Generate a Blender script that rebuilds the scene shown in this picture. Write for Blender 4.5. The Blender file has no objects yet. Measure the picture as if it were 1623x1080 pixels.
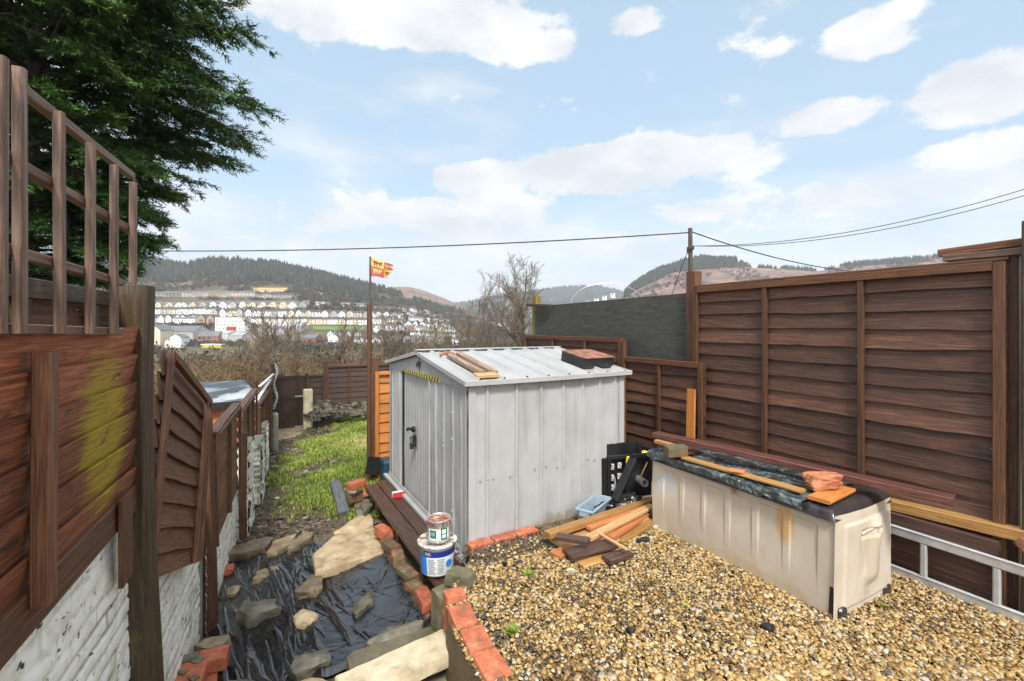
import bpy, math, random
import numpy as np
from mathutils import Vector, Matrix, noise as mnoise

# ------------------------------------------------------------------ camera, sky, sun, exposure
F, HZ, CX, CAMZ = 737.6, 516.0, 811.5, 1.9
S = bpy.context.scene
COL = S.collection
cam_data = bpy.data.cameras.new("camera"); cam = bpy.data.objects.new("camera", cam_data); COL.objects.link(cam)
cam_data.sensor_width = 36.0; cam_data.lens = F / 1623 * 36
cam_data.shift_y = -(540 - HZ) / 1623
cam_data.clip_start = 0.05; cam_data.clip_end = 20000
cam.location = (0, 0, CAMZ); cam.rotation_euler = (math.radians(90), 0, 0)
S.camera = cam
S.view_settings.view_transform = 'Standard'; S.view_settings.look = 'None'
S.view_settings.gamma = 1.0; S.view_settings.use_curve_mapping = False
S.view_settings.exposure = 0.94
S.render.engine = 'CYCLES'
S.cycles.use_denoising = True
S.cycles.denoiser = 'OPENIMAGEDENOISE'
S.cycles.denoising_input_passes = 'RGB_ALBEDO_NORMAL'
S.cycles.max_bounces = 5; S.cycles.diffuse_bounces = 3; S.cycles.glossy_bounces = 3
S.cycles.transparent_max_bounces = 4; S.cycles.volume_bounces = 0
S.cycles.sample_clamp_indirect = 4.0

SUN_EL, SUN_AZ = 48.0, 172.0          # azimuth clockwise from +Y
sd = bpy.data.lights.new("sun", 'SUN'); sd.energy = 2.7; sd.angle = math.radians(11); sd.color = (1.0, 0.95, 0.87)
sun = bpy.data.objects.new("sun", sd); COL.objects.link(sun)
_el, _az = math.radians(SUN_EL), math.radians(SUN_AZ)
_d = Vector((math.sin(_az) * math.cos(_el), math.cos(_az) * math.cos(_el), math.sin(_el)))
sun.rotation_euler = _d.to_track_quat('Z', 'Y').to_euler(); sun.location = _d * 30

world = bpy.data.worlds.new("World"); S.world = world; world.use_nodes = True
def make_sky():
    nt = world.node_tree; nt.nodes.clear(); N = nt.nodes.new; L = nt.links.new
    out = N("ShaderNodeOutputWorld"); bg = N("ShaderNodeBackground"); L(bg.outputs[0], out.inputs[0])
    bg.inputs[1].default_value = 0.1
    sky = N("ShaderNodeTexSky"); sky.sky_type = 'NISHITA'; sky.sun_disc = False
    sky.sun_elevation = _el; sky.sun_rotation = _az
    sky.air_density = 1.0; sky.dust_density = 1.0; sky.ozone_density = 1.0
    tc = N("ShaderNodeTexCoord"); nrm = N("ShaderNodeVectorMath"); nrm.operation = 'NORMALIZE'
    L(tc.outputs["Generated"], nrm.inputs[0])
    sep = N("ShaderNodeSeparateXYZ"); L(nrm.outputs[0], sep.inputs[0])
    def math_(op, a, b=None, clamp=False):
        m = N("ShaderNodeMath"); m.operation = op; m.use_clamp = clamp
        for i, v in enumerate((a, b)):
            if v is None: continue
            if isinstance(v, (int, float)): m.inputs[i].default_value = v
            else: L(v, m.inputs[i])
        return m.outputs[0]
    def smooth(v, lo, hi, a=0.0, b=1.0):
        m = N("ShaderNodeMapRange"); m.interpolation_type = 'SMOOTHSTEP'
        m.inputs[1].default_value = lo; m.inputs[2].default_value = hi; m.inputs[3].default_value = a; m.inputs[4].default_value = b
        L(v, m.inputs[0]); return m.outputs[0]
    def nz(scale, vec_scale, detail=6, rough=.55, off=(0, 0, 0)):
        mp = N("ShaderNodeMapping"); mp.inputs["Scale"].default_value = vec_scale; mp.inputs["Location"].default_value = off
        L(nrm.outputs[0], mp.inputs[0])
        t = N("ShaderNodeTexNoise"); t.inputs["Scale"].default_value = scale; t.inputs["Detail"].default_value = detail
        t.inputs["Roughness"].default_value = rough; L(mp.outputs[0], t.inputs[0]); return t.outputs["Fac"]
    edge = nz(11, (1, 1, 1.8), 10, .62)
    puff = nz(3.2, (1, 1, 3.2), 7, .55, (3.1, 1.7, .4))
    # single cumulus clouds, each a direction with a width and a height
    blobs = [(640, 20, 330, 70, 1.1), (820, 68, 130, 40, .9), (1390, 45, 95, 46, 1), (1560, 140, 125, 60, 1.1), (1310, 186, 95, 34, .8),
             (1000, 262, 240, 50, 1.15), (770, 284, 95, 38, 1), (1570, 238, 125, 36, .9), (800, 328, 110, 34, .9), (640, 345, 260, 42, .75),
             (1230, 330, 270, 42, .6), (60, 60, 200, 90, .7), (1010, 35, 60, 24, .6), (1230, 70, 60, 20, .4), (480, 395, 260, 30, .6), (1000, 385, 200, 26, .6)]
    total = None
    for (px, py, w, h, amp) in blobs:
        v = Vector(((px - CX) / F, 1.0, (HZ - py) / F)); k = 1 / v.length; v.normalize()
        sub = N("ShaderNodeVectorMath"); sub.operation = 'SUBTRACT'; L(nrm.outputs[0], sub.inputs[0]); sub.inputs[1].default_value = v
        right = Vector((v.y, -v.x, 0)).normalized(); up = right.cross(v).normalized()
        ds = []
        for ax, sz in ((right, w / F * k), (up, h / F * k)):
            dt = N("ShaderNodeVectorMath"); dt.operation = 'DOT_PRODUCT'; L(sub.outputs[0], dt.inputs[0]); dt.inputs[1].default_value = ax / sz
            ds.append(math_('POWER', math_('ABSOLUTE', dt.outputs["Value"]), 2.0))
        r2 = math_('ADD', ds[0], ds[1])
        g = math_('MULTIPLY', math_('SUBTRACT', 1.0, r2, True), amp)
        front = math_('GREATER_THAN', sep.outputs[1], 0.0)
        g = math_('MULTIPLY', g, front)
        total = g if total is None else math_('MAXIMUM', total, g)
    d = math_('ADD', math_('MULTIPLY', total, 0.62), math_('MULTIPLY', math_('SUBTRACT', edge, .5), 1.4))
    cum = smooth(d, .13, .36)
    low = smooth(sep.outputs[2], .55, .06)                 # cloud cover grows towards the horizon
    wisp = smooth(math_('ADD', math_('MULTIPLY', low, .25), puff), .55, .85)
    elsewhere = math_('MAXIMUM', smooth(sep.outputs[1], .35, -.2), smooth(sep.outputs[2], .60, .80))    # unseen broken cloud added overhead and behind to whiten the light
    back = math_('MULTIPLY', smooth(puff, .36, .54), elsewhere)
    hz = smooth(sep.outputs[2], .30, .03)
    veil = math_('MULTIPLY', math_('MAXIMUM', wisp, hz), .8)
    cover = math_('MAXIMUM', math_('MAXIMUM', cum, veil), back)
    shade = nz(5, (1, 1, 2.4), 6, .55, (7, 2, 5))
    ramp = N("ShaderNodeValToRGB")
    ramp.color_ramp.elements[0].position = .36; ramp.color_ramp.elements[0].color = (4.0, 4.2, 4.5, 1)
    ramp.color_ramp.elements[1].position = .6; ramp.color_ramp.elements[1].color = (5.5, 5.5, 5.5, 1)
    L(shade, ramp.inputs[0])
    tint = N("ShaderNodeMix"); tint.data_type = 'RGBA'; tint.blend_type = 'MIX'; tint.inputs[0].default_value = .66
    L(sky.outputs[0], tint.inputs[6]); tint.inputs[7].default_value = (3.1, 4.3, 5.2, 1)   # thin high cloud over the blue
    mix = N("ShaderNodeMix"); mix.data_type = 'RGBA'
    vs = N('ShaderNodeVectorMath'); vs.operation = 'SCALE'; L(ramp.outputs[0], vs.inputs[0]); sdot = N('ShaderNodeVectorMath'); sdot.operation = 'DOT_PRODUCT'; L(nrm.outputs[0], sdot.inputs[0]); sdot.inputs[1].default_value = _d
    L(math_('ADD', math_('MULTIPLY', smooth(sdot.outputs['Value'], .05, .95), 1.8), 1.0), vs.inputs['Scale'])   # unseen clouds round the sun, brightened to light the faces turned to them
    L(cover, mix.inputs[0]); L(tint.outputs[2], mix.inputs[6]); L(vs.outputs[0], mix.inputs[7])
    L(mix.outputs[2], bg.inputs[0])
make_sky()

# ------------------------------------------------------------------ pixels of the photograph to points in the place
def U(px): return (px - CX) / F
def P(px, py, Y): return Vector((U(px) * Y, Y, CAMZ - (py - HZ) / F * Y))
def G(px, py, z): return P(px, py, (CAMZ - z) * F / (py - HZ))
def PL(px, py, c, m):                       # point on the upright plane X = c + m*Y
    Y = c / (U(px) - m); return P(px, py, Y)
WC, WM = -0.861, -0.45                      # the left garden wall
def wallx(Y): return WC + WM * Y
def zl(X, Y):                               # lower garden surface
    d = np.clip(X - (WC + WM * Y), 0, 3.2)
    s = 0.17 - 0.05 * np.clip((Y - 6) / 6, 0, 1)
    return -0.80 - 0.048 * np.maximum(0, Y - 5.7) + s * d
def LG(px, py, dz=0.0):
    lo, hi = 1.0, 18.0
    for _ in range(50):
        Y = (lo + hi) / 2; p = P(px, py, Y)
        if p.z > zl(p.x, p.y) + dz: lo = Y
        else: hi = Y
    return P(px, py, (lo + hi) / 2)
YAW = 0.505
AX = Vector((-math.sin(YAW), math.cos(YAW), 0)); BX = Vector((math.cos(YAW), math.sin(YAW), 0)); UP = Vector((0, 0, 1))
R = random.Random(7)

# ------------------------------------------------------------------ noise for shapes
def _h(ix, iy, seed):
    n = (ix.astype(np.int64) * 374761393 + iy.astype(np.int64) * 668265263 + seed * 1442695041) & 0x7fffffff
    n = ((n ^ (n >> 13)) * 1274126177) & 0x7fffffff
    return ((n ^ (n >> 16)) & 0xffff) / 65535.0
def vn(x, y, seed=0):
    x = np.asarray(x, float); y = np.asarray(y, float)
    ix = np.floor(x); iy = np.floor(y); fx = x - ix; fy = y - iy
    fx = fx * fx * (3 - 2 * fx); fy = fy * fy * (3 - 2 * fy)
    a = _h(ix, iy, seed); b = _h(ix + 1, iy, seed); c = _h(ix, iy + 1, seed); d = _h(ix + 1, iy + 1, seed)
    return (a + (b - a) * fx) * (1 - fy) + (c + (d - c) * fx) * fy
def fbm(x, y, seed=0, o=4):
    s = 0; a = .5
    for i in range(o): s = s + a * vn(np.asarray(x) * 2 ** i, np.asarray(y) * 2 ** i, seed + i * 17); a *= .5
    return s / (1 - .5 ** o)

# ------------------------------------------------------------------ mesh builder
class MB:
    def __init__(s): s.v = []; s.uv = []; s.t = []; s.f = {}; s.n = 0
    def add(s, verts, faces, uv=None, tint=.5, mat=0):
        v = np.asarray(verts, float).reshape(-1, 3); k = len(v)
        s.v.append(v)
        s.uv.append(np.asarray(uv, float).reshape(-1, 2) if uv is not None else np.zeros((k, 2)))
        s.t.append(np.broadcast_to(np.asarray(tint, float), (k,)))
        if isinstance(faces, np.ndarray): groups = {faces.shape[1]: faces}
        else:
            groups = {}
            for f in faces: groups.setdefault(len(f), []).append(f)
        for q, fs in groups.items():
            fs = np.asarray(fs, np.int64) + s.n
            s.f.setdefault(q, []).append((fs, mat))
        s.n += k
    def mesh(s, name, mats, off=(0, 0, 0), smooth=False):
        me = bpy.data.meshes.new(name)
        v = np.concatenate(s.v) - np.asarray(off); uv = np.concatenate(s.uv); t = np.concatenate(s.t)
        loops = []; tot = []; mi = []
        for q, lst in s.f.items():
            for fs, m in lst: loops.append(fs.ravel()); tot.append(np.full(len(fs), q)); mi.append(np.full(len(fs), m))
        loops = np.concatenate(loops); tot = np.concatenate(tot); mi = np.concatenate(mi)
        start = np.concatenate([[0], np.cumsum(tot)[:-1]])
        me.vertices.add(len(v)); me.vertices.foreach_set("co", v.ravel().astype(np.float32))
        me.loops.add(len(loops)); me.loops.foreach_set("vertex_index", loops.astype(np.int32))
        me.polygons.add(len(tot)); me.polygons.foreach_set("loop_start", start.astype(np.int32))
        me.polygons.foreach_set("loop_total", tot.astype(np.int32))
        me.polygons.foreach_set("material_index", mi.astype(np.int32))
        me.polygons.foreach_set("use_smooth", np.full(len(tot), bool(smooth)))
        ul = me.uv_layers.new(name="UVMap"); ul.data.foreach_set("uv", uv[loops].ravel().astype(np.float32))
        at = me.attributes.new("tint", 'FLOAT', 'POINT'); at.data.foreach_set("value", t.astype(np.float32))
        me.update(calc_edges=True); me.validate()
        for m in (mats if isinstance(mats, (list, tuple)) else [mats]): me.materials.append(m)
        return me
LOC = {}
def base_of(mb):
    v = np.concatenate(mb.v); a, b = v.min(0), v.max(0)
    return Vector(((a[0] + b[0]) / 2, (a[1] + b[1]) / 2, a[2]))
def obj(name, mb, mats, parent=None, smooth=False):
    loc = LOC[parent.name] if parent else base_of(mb)
    o = bpy.data.objects.new(name, mb.mesh(name, mats, loc, smooth)); COL.objects.link(o)
    if smooth == 'edge': o.data.set_sharp_from_angle(angle=math.radians(32))
    if parent: o.parent = parent
    else: o.location = loc
    LOC[o.name] = loc
    return o
def tag(o, label=None, cat=None, group=None, kind=None):
    for k, v in (("label", label), ("category", cat), ("group", group), ("kind", kind)):
        if v: o[k] = v
    return o
def empty(name, loc, label=None, cat=None, group=None):
    o = bpy.data.objects.new(name, None); COL.objects.link(o); o.location = loc; o.empty_display_size = .1
    LOC[o.name] = Vector(loc); return tag(o, label, cat, group)
def thing(name, mb, mats, label, cat, group=None, smooth=False):
    return tag(obj(name, mb, mats, None, smooth), label, cat, group)
def copy_tree(o, parent=None):
    c = o.copy(); COL.objects.link(c)
    if parent is not None: c.parent = parent
    for ch in list(o.children): copy_tree(ch, c)
    return c

# ------------------------------------------------------------------ shapes
def rectp(w, h, c=.004):
    a, b = w / 2, h / 2; c = min(c, a * .8, b * .8)
    return [(-a + c, -b), (a - c, -b), (a, -b + c), (a, b - c), (a - c, b), (-a + c, b), (-a, b - c), (-a, -b + c)]
def circp(r, n=10): return [(r * math.cos(2 * math.pi * i / n), r * math.sin(2 * math.pi * i / n)) for i in range(n)]
def sweep(mb, pts, prof, up=UP, scale=None, tint=.5, mat=0, caps=True, uoff=None):
    pts = np.array([tuple(p) for p in pts], float); n = len(pts); up = np.array(tuple(up), float)
    T = np.gradient(pts, axis=0); T /= np.linalg.norm(T, axis=1)[:, None] + 1e-12
    side = np.cross(T, up); ln = np.linalg.norm(side, axis=1)
    side[ln < 1e-6] = (1, 0, 0); side /= np.linalg.norm(side, axis=1)[:, None]
    u2 = np.cross(side, T)
    pr = np.array(prof, float); k = len(pr); prc = np.vstack([pr, pr[:1]])
    sc = np.ones(n) if scale is None else np.asarray(scale, float)
    V = pts[:, None, :] + side[:, None, :] * (prc[None, :, 0:1] * sc[:, None, None]) + u2[:, None, :] * (prc[None, :, 1:2] * sc[:, None, None])
    ul = np.concatenate([[0], np.cumsum(np.linalg.norm(np.diff(pts, axis=0), axis=1))])
    vl = np.concatenate([[0], np.cumsum(np.linalg.norm(np.diff(prc, axis=0), axis=1))])
    uo = R.random() * 20 if uoff is None else uoff; vo = R.random() * 20
    uv = np.stack(np.broadcast_arrays(ul[:, None] + uo, vl[None, :] + vo), -1)
    i = np.arange(n - 1)[:, None] * (k + 1) + np.arange(k)[None, :]
    q = np.stack([i, i + 1, i + k + 2, i + k + 1], -1).reshape(-1, 4)
    mb.add(V.reshape(-1, 3), q, uv.reshape(-1, 2), tint, mat)
    if caps:
        for e, flip in ((0, True), (n - 1, False)):
            idx = list(range(k)); idx = idx[::-1] if flip else idx
            mb.add(V[e, :k], [tuple(idx)], pr * 1.0 + (uo, vo), tint * .85 if np.isscalar(tint) else .4, mat)
def plank(mb, p0, p1, w, t, up=UP, seg=1, wob=0, c=.004, tint=None, mat=0, seed=None, taper=None):
    p0, p1 = Vector(p0), Vector(p1); tint = R.random() if tint is None else tint
    n = max(2, seg + 1); sd = R.randrange(9999) if seed is None else seed; L = (p1 - p0).length
    pts = []
    sidev = (p1 - p0).cross(Vector(up)).normalized()
    for i in range(n):
        f = i / (n - 1); p = p0.lerp(p1, f)
        if wob: p = p + sidev * (float(vn(f * L * 1.3, 0, sd)) - .5) * wob + Vector(up) * (float(vn(f * L * 1.1, 9, sd + 3)) - .5) * wob
        pts.append(p)
    sweep(mb, pts, rectp(w, t, c), up, None, tint, mat)
def tube(mb, pts, r, n=8, tint=.5, mat=0, scale=None, caps=True): sweep(mb, pts, circp(r, n), (0.013, 0.017, 1) , scale, tint, mat, caps)
def cbox(mb, c, ax, ay, sx, sy, sz, b=.006, tint=None, mat=0, seg=1):   # upright box standing on c, ax/ay its ground axes
    p = Vector(c); sweep(mb, [p, p + UP * b * .7, p + UP * (sz - b), p + UP * sz] , rectp(sx, sy, b), ay,
                         [1, 1, 1, 1 - b * 1.2 / min(sx, sy)], R.random() if tint is None else tint, mat)
def grid(mb, X, Y, Z, uv=None, tint=.5, mat=0):
    n, m = X.shape; i = np.arange(n - 1)[:, None] * m + np.arange(m - 1)[None, :]
    q = np.stack([i, i + 1, i + m + 1, i + m], -1).reshape(-1, 4)
    if uv is None: uv = np.stack([X, Y], -1)
    mb.add(np.stack([X, Y, Z], -1).reshape(-1, 3), q, np.asarray(uv).reshape(-1, 2), np.broadcast_to(tint, X.shape).ravel(), mat)
def quadsheet(mb, p00, p10, p11, p01, n, m, f=None, thick=None, tint=.5, mat=0, uvs=None):
    """bilinear sheet; f(s,t) -> offset along its normal"""
    s, t = np.meshgrid(np.linspace(0, 1, n), np.linspace(0, 1, m), indexing='ij')
    A, B, C, D = [np.array(tuple(p)) for p in (p00, p10, p11, p01)]
    V = (A * (1 - s[..., None]) + B * s[..., None]) * (1 - t[..., None]) + (D * (1 - s[..., None]) + C * s[..., None]) * t[..., None]
    nr = np.cross(B - A, D - A); nr /= np.linalg.norm(nr)
    if f is not None: V = V + nr * np.asarray(f(s, t))[..., None]
    uv = np.stack([s * np.linalg.norm(B - A), t * np.linalg.norm(D - A)], -1)
    grid(mb, V[..., 0], V[..., 1], V[..., 2], uv, tint, mat)
    return V
def resample(poly, n):
    p = np.array(poly, float); q = np.vstack([p, p[:1]]); d = np.concatenate([[0], np.cumsum(np.linalg.norm(np.diff(q, axis=0), axis=1))])
    # keep true corners: n points per total length plus the corners
    t = np.sort(np.unique(np.concatenate([np.linspace(0, d[-1], n, endpoint=False), d[:-1]])))
    return np.stack([np.interp(t, d, q[:, i]) for i in range(p.shape[1])], 1)
def stone_shape(mb, outline, zt, zb, seed, rough=.012, crown=.0, tint=.5, inset=.0):
    """irregular slab: outline = xy points of the top, from zt down to zb"""
    o = resample([(p[0], p[1]) for p in outline], 30); c = o.mean(0); k = len(o)
    rings = [(0.0, zt + crown), (.3, zt + crown * .9), (.6, zt + crown * .55), (.85, zt + crown * .15), (.975, zt - .001), (1.0, zt - .010),
             (1.02 + inset * .4, (zt * .6 + zb * .4)), (1.0 + inset, zb + .01), (.95 + inset, zb)]
    V = []; size = np.abs(o - c).max()
    for ri, (f, z) in enumerate(rings):
        p = c + (o - c) * f
        n1 = fbm(p[:, 0] * 9 + seed, p[:, 1] * 9 + z * 14, seed, 3) - .5
        n2 = fbm(p[:, 0] * 11 + 7, p[:, 1] * 11 - z * 22, seed + 5, 3) - .5
        jit = (n2 * rough * 4.5)[:, None] * (o - c) / (np.linalg.norm(o - c, axis=1)[:, None] + 1e-9) * (f > .9)
        V.append(np.column_stack([p + jit, np.full(k, z) + n1 * rough * 2.8 * (1 if ri < 7 else .3)]))
    V[0][:] = V[0].mean(0)
    V = np.array(V); n = len(rings)
    i = np.arange(n - 1)[:, None] * k; j = np.arange(k)[None, :]; j2 = (j + 1) % k
    q = np.stack([i + j, i + j2, i + k + j2, i + k + j], -1).reshape(-1, 4)
    mb.add(V.reshape(-1, 3), q, V.reshape(-1, 3)[:, :2], tint)
def brick_shape(mb, c, ax, L=.235, W=.115, H=.078, seed=0, tint=None, tilt=0, rough=.003, up=None):
    """one worn brick; c = centre of its underside, ax its long axis"""
    ax = Vector(ax).normalized(); u = Vector(up or (0, 0, 1)); ay = u.cross(ax).normalized(); u = ax.cross(ay).normalized()
    n = 7; V = []; faces = []; rr = random.Random(seed)
    b = .010
    def sgrid(a0, a1, b0, b1, fn):
        s, t = np.meshgrid(np.linspace(a0, a1, n), np.linspace(b0, b1, n), indexing='ij')
        return fn(s, t)
    tint = rr.random() if tint is None else tint
    for kind in range(6):
        s, t = np.meshgrid(np.linspace(-1, 1, n), np.linspace(-1, 1, n), indexing='ij')
        one = np.ones_like(s)
        p = [(s, t, one), (s, t, -one), (s, one, t), (s, -one, t), (one, s, t), (-one, s, t)][kind]
        q = np.stack(p, -1) * np.array([L / 2, W / 2, H / 2])
        inner = np.clip(q, -np.array([L / 2 - b, W / 2 - b, H / 2 - b]), np.array([L / 2 - b, W / 2 - b, H / 2 - b]))
        dd = q - inner; ln = np.linalg.norm(dd, axis=-1, keepdims=True)
        q = inner + dd / np.maximum(ln, 1e-9) * b
        nn = (fbm(q[..., 0] * 30 + seed * 3.1 + q[..., 2] * 17, q[..., 1] * 30 + q[..., 2] * 23, seed, 3) - .5) * rough * 2
        q = q * (1 + nn[..., None] / W * 1.0)
        w = np.array(c)[None, None] + q[..., 0:1] * np.array(ax) + q[..., 1:2] * np.array(ay) + (q[..., 2:3] + H / 2) * np.array(u)
        grid(mb, w[..., 0], w[..., 1], w[..., 2], np.stack([s + seed, t], -1) * .1, tint)
def lathe(mb, c, prof, n=40, tint=.5, mat=0, uvw=1.0):
    pr = np.array(prof, float); k = len(pr); a = np.linspace(0, 2 * math.pi, n + 1)
    X = c[0] + pr[:, None, 0] * np.cos(a)[None]; Y = c[1] + pr[:, None, 0] * np.sin(a)[None]; Z = c[2] + np.repeat(pr[:, 1:2], n + 1, 1)
    uv = np.stack(np.broadcast_arrays(a[None] / (2 * math.pi) * uvw, pr[:, 1:2]), -1)
    grid(mb, X, Y, Z, uv, tint, mat)

# ------------------------------------------------------------------ materials
def mk(name, ramp, coord='UV', ms=(1, 1, 1), ns=5, det=6, dist=0., rough=.6, rv=.15, bump=.3, bdist=.01, tint=.3, over=(), metal=0, spec=.5, coat=0, tintramp=None, bns=None):
    m = bpy.data.materials.new(name); m.use_nodes = True; nt = m.node_tree; N = nt.nodes.new; L = nt.links.new
    b = nt.nodes["Principled BSDF"]
    tc = N("ShaderNodeTexCoord"); geo = N("ShaderNodeNewGeometry")
    def vec(c, s):
        mp = N("ShaderNodeMapping"); mp.inputs["Scale"].default_value = s
        L(geo.outputs["Position"] if c == 'World' else tc.outputs[c], mp.inputs[0]); return mp.outputs[0]
    def nz(v, sc, d=6, r=.6, ds=0):
        t = N("ShaderNodeTexNoise"); t.inputs["Scale"].default_value = sc; t.inputs["Detail"].default_value = d
        t.inputs["Roughness"].default_value = r; t.inputs["Distortion"].default_value = ds; L(v, t.inputs[0]); return t.outputs["Fac"]
    v0 = vec(coord, ms); n0 = nz(v0, ns, det, .62, dist)
    at = N("ShaderNodeAttribute"); at.attribute_name = "tint"
    def mkramp(stops, fac, interp='LINEAR'):
        cr = N("ShaderNodeValToRGB"); e = cr.color_ramp.elements; cr.color_ramp.interpolation = interp
        while len(e) < len(stops): e.new(.5)
        for i, (p, c) in enumerate(stops): e[i].position = p; e[i].color = (*c, 1)
        L(fac, cr.inputs[0]); return cr.outputs[0]
    col = mkramp(ramp, n0)
    def mixc(f, a, c, mode='MIX'):
        x = N("ShaderNodeMix"); x.data_type = 'RGBA'; x.blend_type = mode
        for i, q in ((0, f), (6, a), (7, c)):
            if isinstance(q, (int, float)): x.inputs[i].default_value = q
            elif isinstance(q, tuple): x.inputs[i].default_value = (*q, 1)
            else: L(q, x.inputs[i])
        return x.outputs[2]
    if tintramp:
        col = mixc(tintramp[1], col, mkramp(tintramp[0], at.outputs["Fac"]), tintramp[2] if len(tintramp) > 2 else 'MIX')
    if tint:
        mr = N("ShaderNodeMapRange"); mr.inputs[3].default_value = 1 - tint; mr.inputs[4].default_value = 1 + tint
        L(at.outputs["Fac"], mr.inputs[0])
        vm = N("ShaderNodeVectorMath"); vm.operation = 'SCALE'; L(col, vm.inputs[0]); L(mr.outputs[0], vm.inputs["Scale"]); col = vm.outputs[0]
    for o in over:
        c, sc, lo, hi = o[:4]; cc = o[4] if len(o) > 4 else 'World'; cs = o[5] if len(o) > 5 else (1, 1, 1)
        f = nz(vec(cc, cs), sc, 7, .65)
        if len(o) > 6 and o[6]:                       # a patch: centre and half-sizes in metres
            sb = N("ShaderNodeVectorMath"); sb.operation = 'SUBTRACT'; L(geo.outputs["Position"], sb.inputs[0]); sb.inputs[1].default_value = o[6][0]
            dv = N("ShaderNodeVectorMath"); dv.operation = 'DIVIDE'; L(sb.outputs[0], dv.inputs[0]); dv.inputs[1].default_value = o[6][1]
            ln = N("ShaderNodeVectorMath"); ln.operation = 'LENGTH'; L(dv.outputs[0], ln.inputs[0])
            m1 = N("ShaderNodeMapRange"); m1.interpolation_type = 'SMOOTHSTEP'; m1.inputs[1].default_value = 1.15; m1.inputs[2].default_value = .3
            m1.inputs[3].default_value = -.35; m1.inputs[4].default_value = .12; L(ln.outputs["Value"], m1.inputs[0])
            ad = N("ShaderNodeMath"); ad.operation = 'ADD'; L(f, ad.inputs[0]); L(m1.outputs[0], ad.inputs[1]); f = ad.outputs[0]
        mr = N("ShaderNodeMapRange"); mr.interpolation_type = 'SMOOTHSTEP'; mr.inputs[1].default_value = lo; mr.inputs[2].default_value = hi
        mr.inputs[4].default_value = o[7] if len(o) > 7 else 1.0
        L(f, mr.inputs[0]); col = mixc(mr.outputs[0], col, c)
    L(col, b.inputs["Base Color"])
    mr = N("ShaderNodeMapRange"); mr.inputs[1].default_value = .3; mr.inputs[2].default_value = .7
    mr.inputs[3].default_value = max(.03, rough - rv); mr.inputs[4].default_value = min(1, rough + rv)
    L(nz(vec(coord, ms), ns * .37 + .3, 4), mr.inputs[0]); L(mr.outputs[0], b.inputs["Roughness"])
    b.inputs["Metallic"].default_value = metal; b.inputs["Specular IOR Level"].default_value = spec
    if coat: b.inputs["Coat Weight"].default_value = coat; b.inputs["Coat Roughness"].default_value = .15
    if bump:
        bp = N("ShaderNodeBump"); bp.inputs["Strength"].default_value = bump; bp.inputs["Distance"].default_value = bdist
        L(nz(v0, bns, 5) if bns else n0, bp.inputs["Height"]); L(bp.outputs[0], b.inputs["Normal"])
    return m
WG = (1.6, 34, 1)       # wood grain: long along the board, fine across
def wood(name, a, b, c, rough=.62, tint=.3, over=(), ns=2.2, bump=.5, ms=WG):
    knots = [(tuple(x * .45 for x in a), 1.0, .69, .76, 'UV', (4.2, 9, 1), None, .85), (tuple(min(1, x * 1.5) for x in c), 2.0, .62, .82, 'UV', (.9, 46, 1), None, .55), (tuple(x * .6 for x in a), 2.0, .60, .74, 'UV', (.5, 60, 1), None, .7)]
    return mk(name, [(.28, a), (.5, b), (.72, c)], 'UV', ms, ns, 10, 1.0, rough, .18, bump, .006, tint, knots + list(over))
MOSS = (.12, .15, .02)
M = {}
M['fence'] = wood('brown stained larch', (.026, .011, .007), (.076, .033, .020), (.145, .072, .044), .6, .42,
                  [((.10, .035, .02), 2.1, .55, .75, 'World', (1, 1, 3)), ((.16, .115, .085), 3.0, .60, .85, 'World', (1, 1, 5), None, .7)])
M['batten'] = wood('orange brown batten', (.035, .014, .007), (.088, .036, .015), (.15, .062, .025), .55, .25)
M['redfence'] = wood('weathered red stained boards', (.06, .017, .008), (.22, .066, .028), (.38, .145, .06), .6, .5,
                     [((.38, .29, .010), 3.0, .36, .70, 'UV', (2.2, 26, 1), ((-1.70, 1.95, 1.47), (.34, .40, .52)), .9),
                      ((.035, .014, .010), 4.5, .56, .74, 'World', (1, 1, 3))])
M['oldfence'] = wood('weathered brown boards', (.042, .017, .009), (.115, .046, .021), (.21, .095, .045), .65, .3,
                     [((.05, .045, .02), 3.0, .6, .8, 'World', (1, 1, 2))])
M['trellis'] = wood('grey brown trellis wood', (.05, .028, .018), (.13, .072, .045), (.24, .155, .11), .55, .25)
M['postdark'] = wood('dark soaked post', (.014, .009, .005), (.042, .026, .013), (.10, .064, .026), .5, .2,
                     [((.16, .10, .025), 2.4, .56, .72, 'World', (1.5, 1.5, .6)), ((.07, .08, .015), 5, .62, .75)])
M['post'] = wood('brown post', (.03, .012, .007), (.080, .033, .016), (.135, .06, .03), .55, .2)
M['farfence'] = wood('dark brown far fence', (.020, .010, .007), (.050, .025, .016), (.085, .046, .031), .65, .2)
M['orange'] = wood('orange stained boards', (.23, .075, .014), (.42, .15, .03), (.52, .22, .055), .6, .2, [((.10, .04, .015), 6, .62, .74)])
M['ply'] = mk('weathered grey plywood', [(.3, (.028, .029, .025)), (.6, (.06, .06, .05)), (.8, (.085, .08, .065))], 'UV', (1.5, 9, 1), 3, 8, 1, .65, .15, .2, .004, 0,
              [((.10, .075, .025), 2.2, .6, .78), ((.15, .14, .12), 8, .68, .76, 'World', (1, 1, 6))])
M['yellowpost'] = wood('lichen covered post', (.05, .035, .01), (.16, .12, .02), (.26, .21, .03), .7)
M['tan'] = wood('pale sawn timber', (.25, .13, .055), (.42, .25, .115), (.55, .37, .2), .55, .25, [((.16, .07, .03), 6, .62, .8)])
M['ochre'] = wood('ochre sawn timber', (.19, .095, .025), (.33, .175, .055), (.45, .265, .10), .5, .25, [((.10, .05, .02), 7, .62, .78)])
M['redtan'] = wood('reddish sawn timber', (.26, .075, .025), (.42, .15, .055), (.52, .24, .11), .5, .25)
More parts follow.
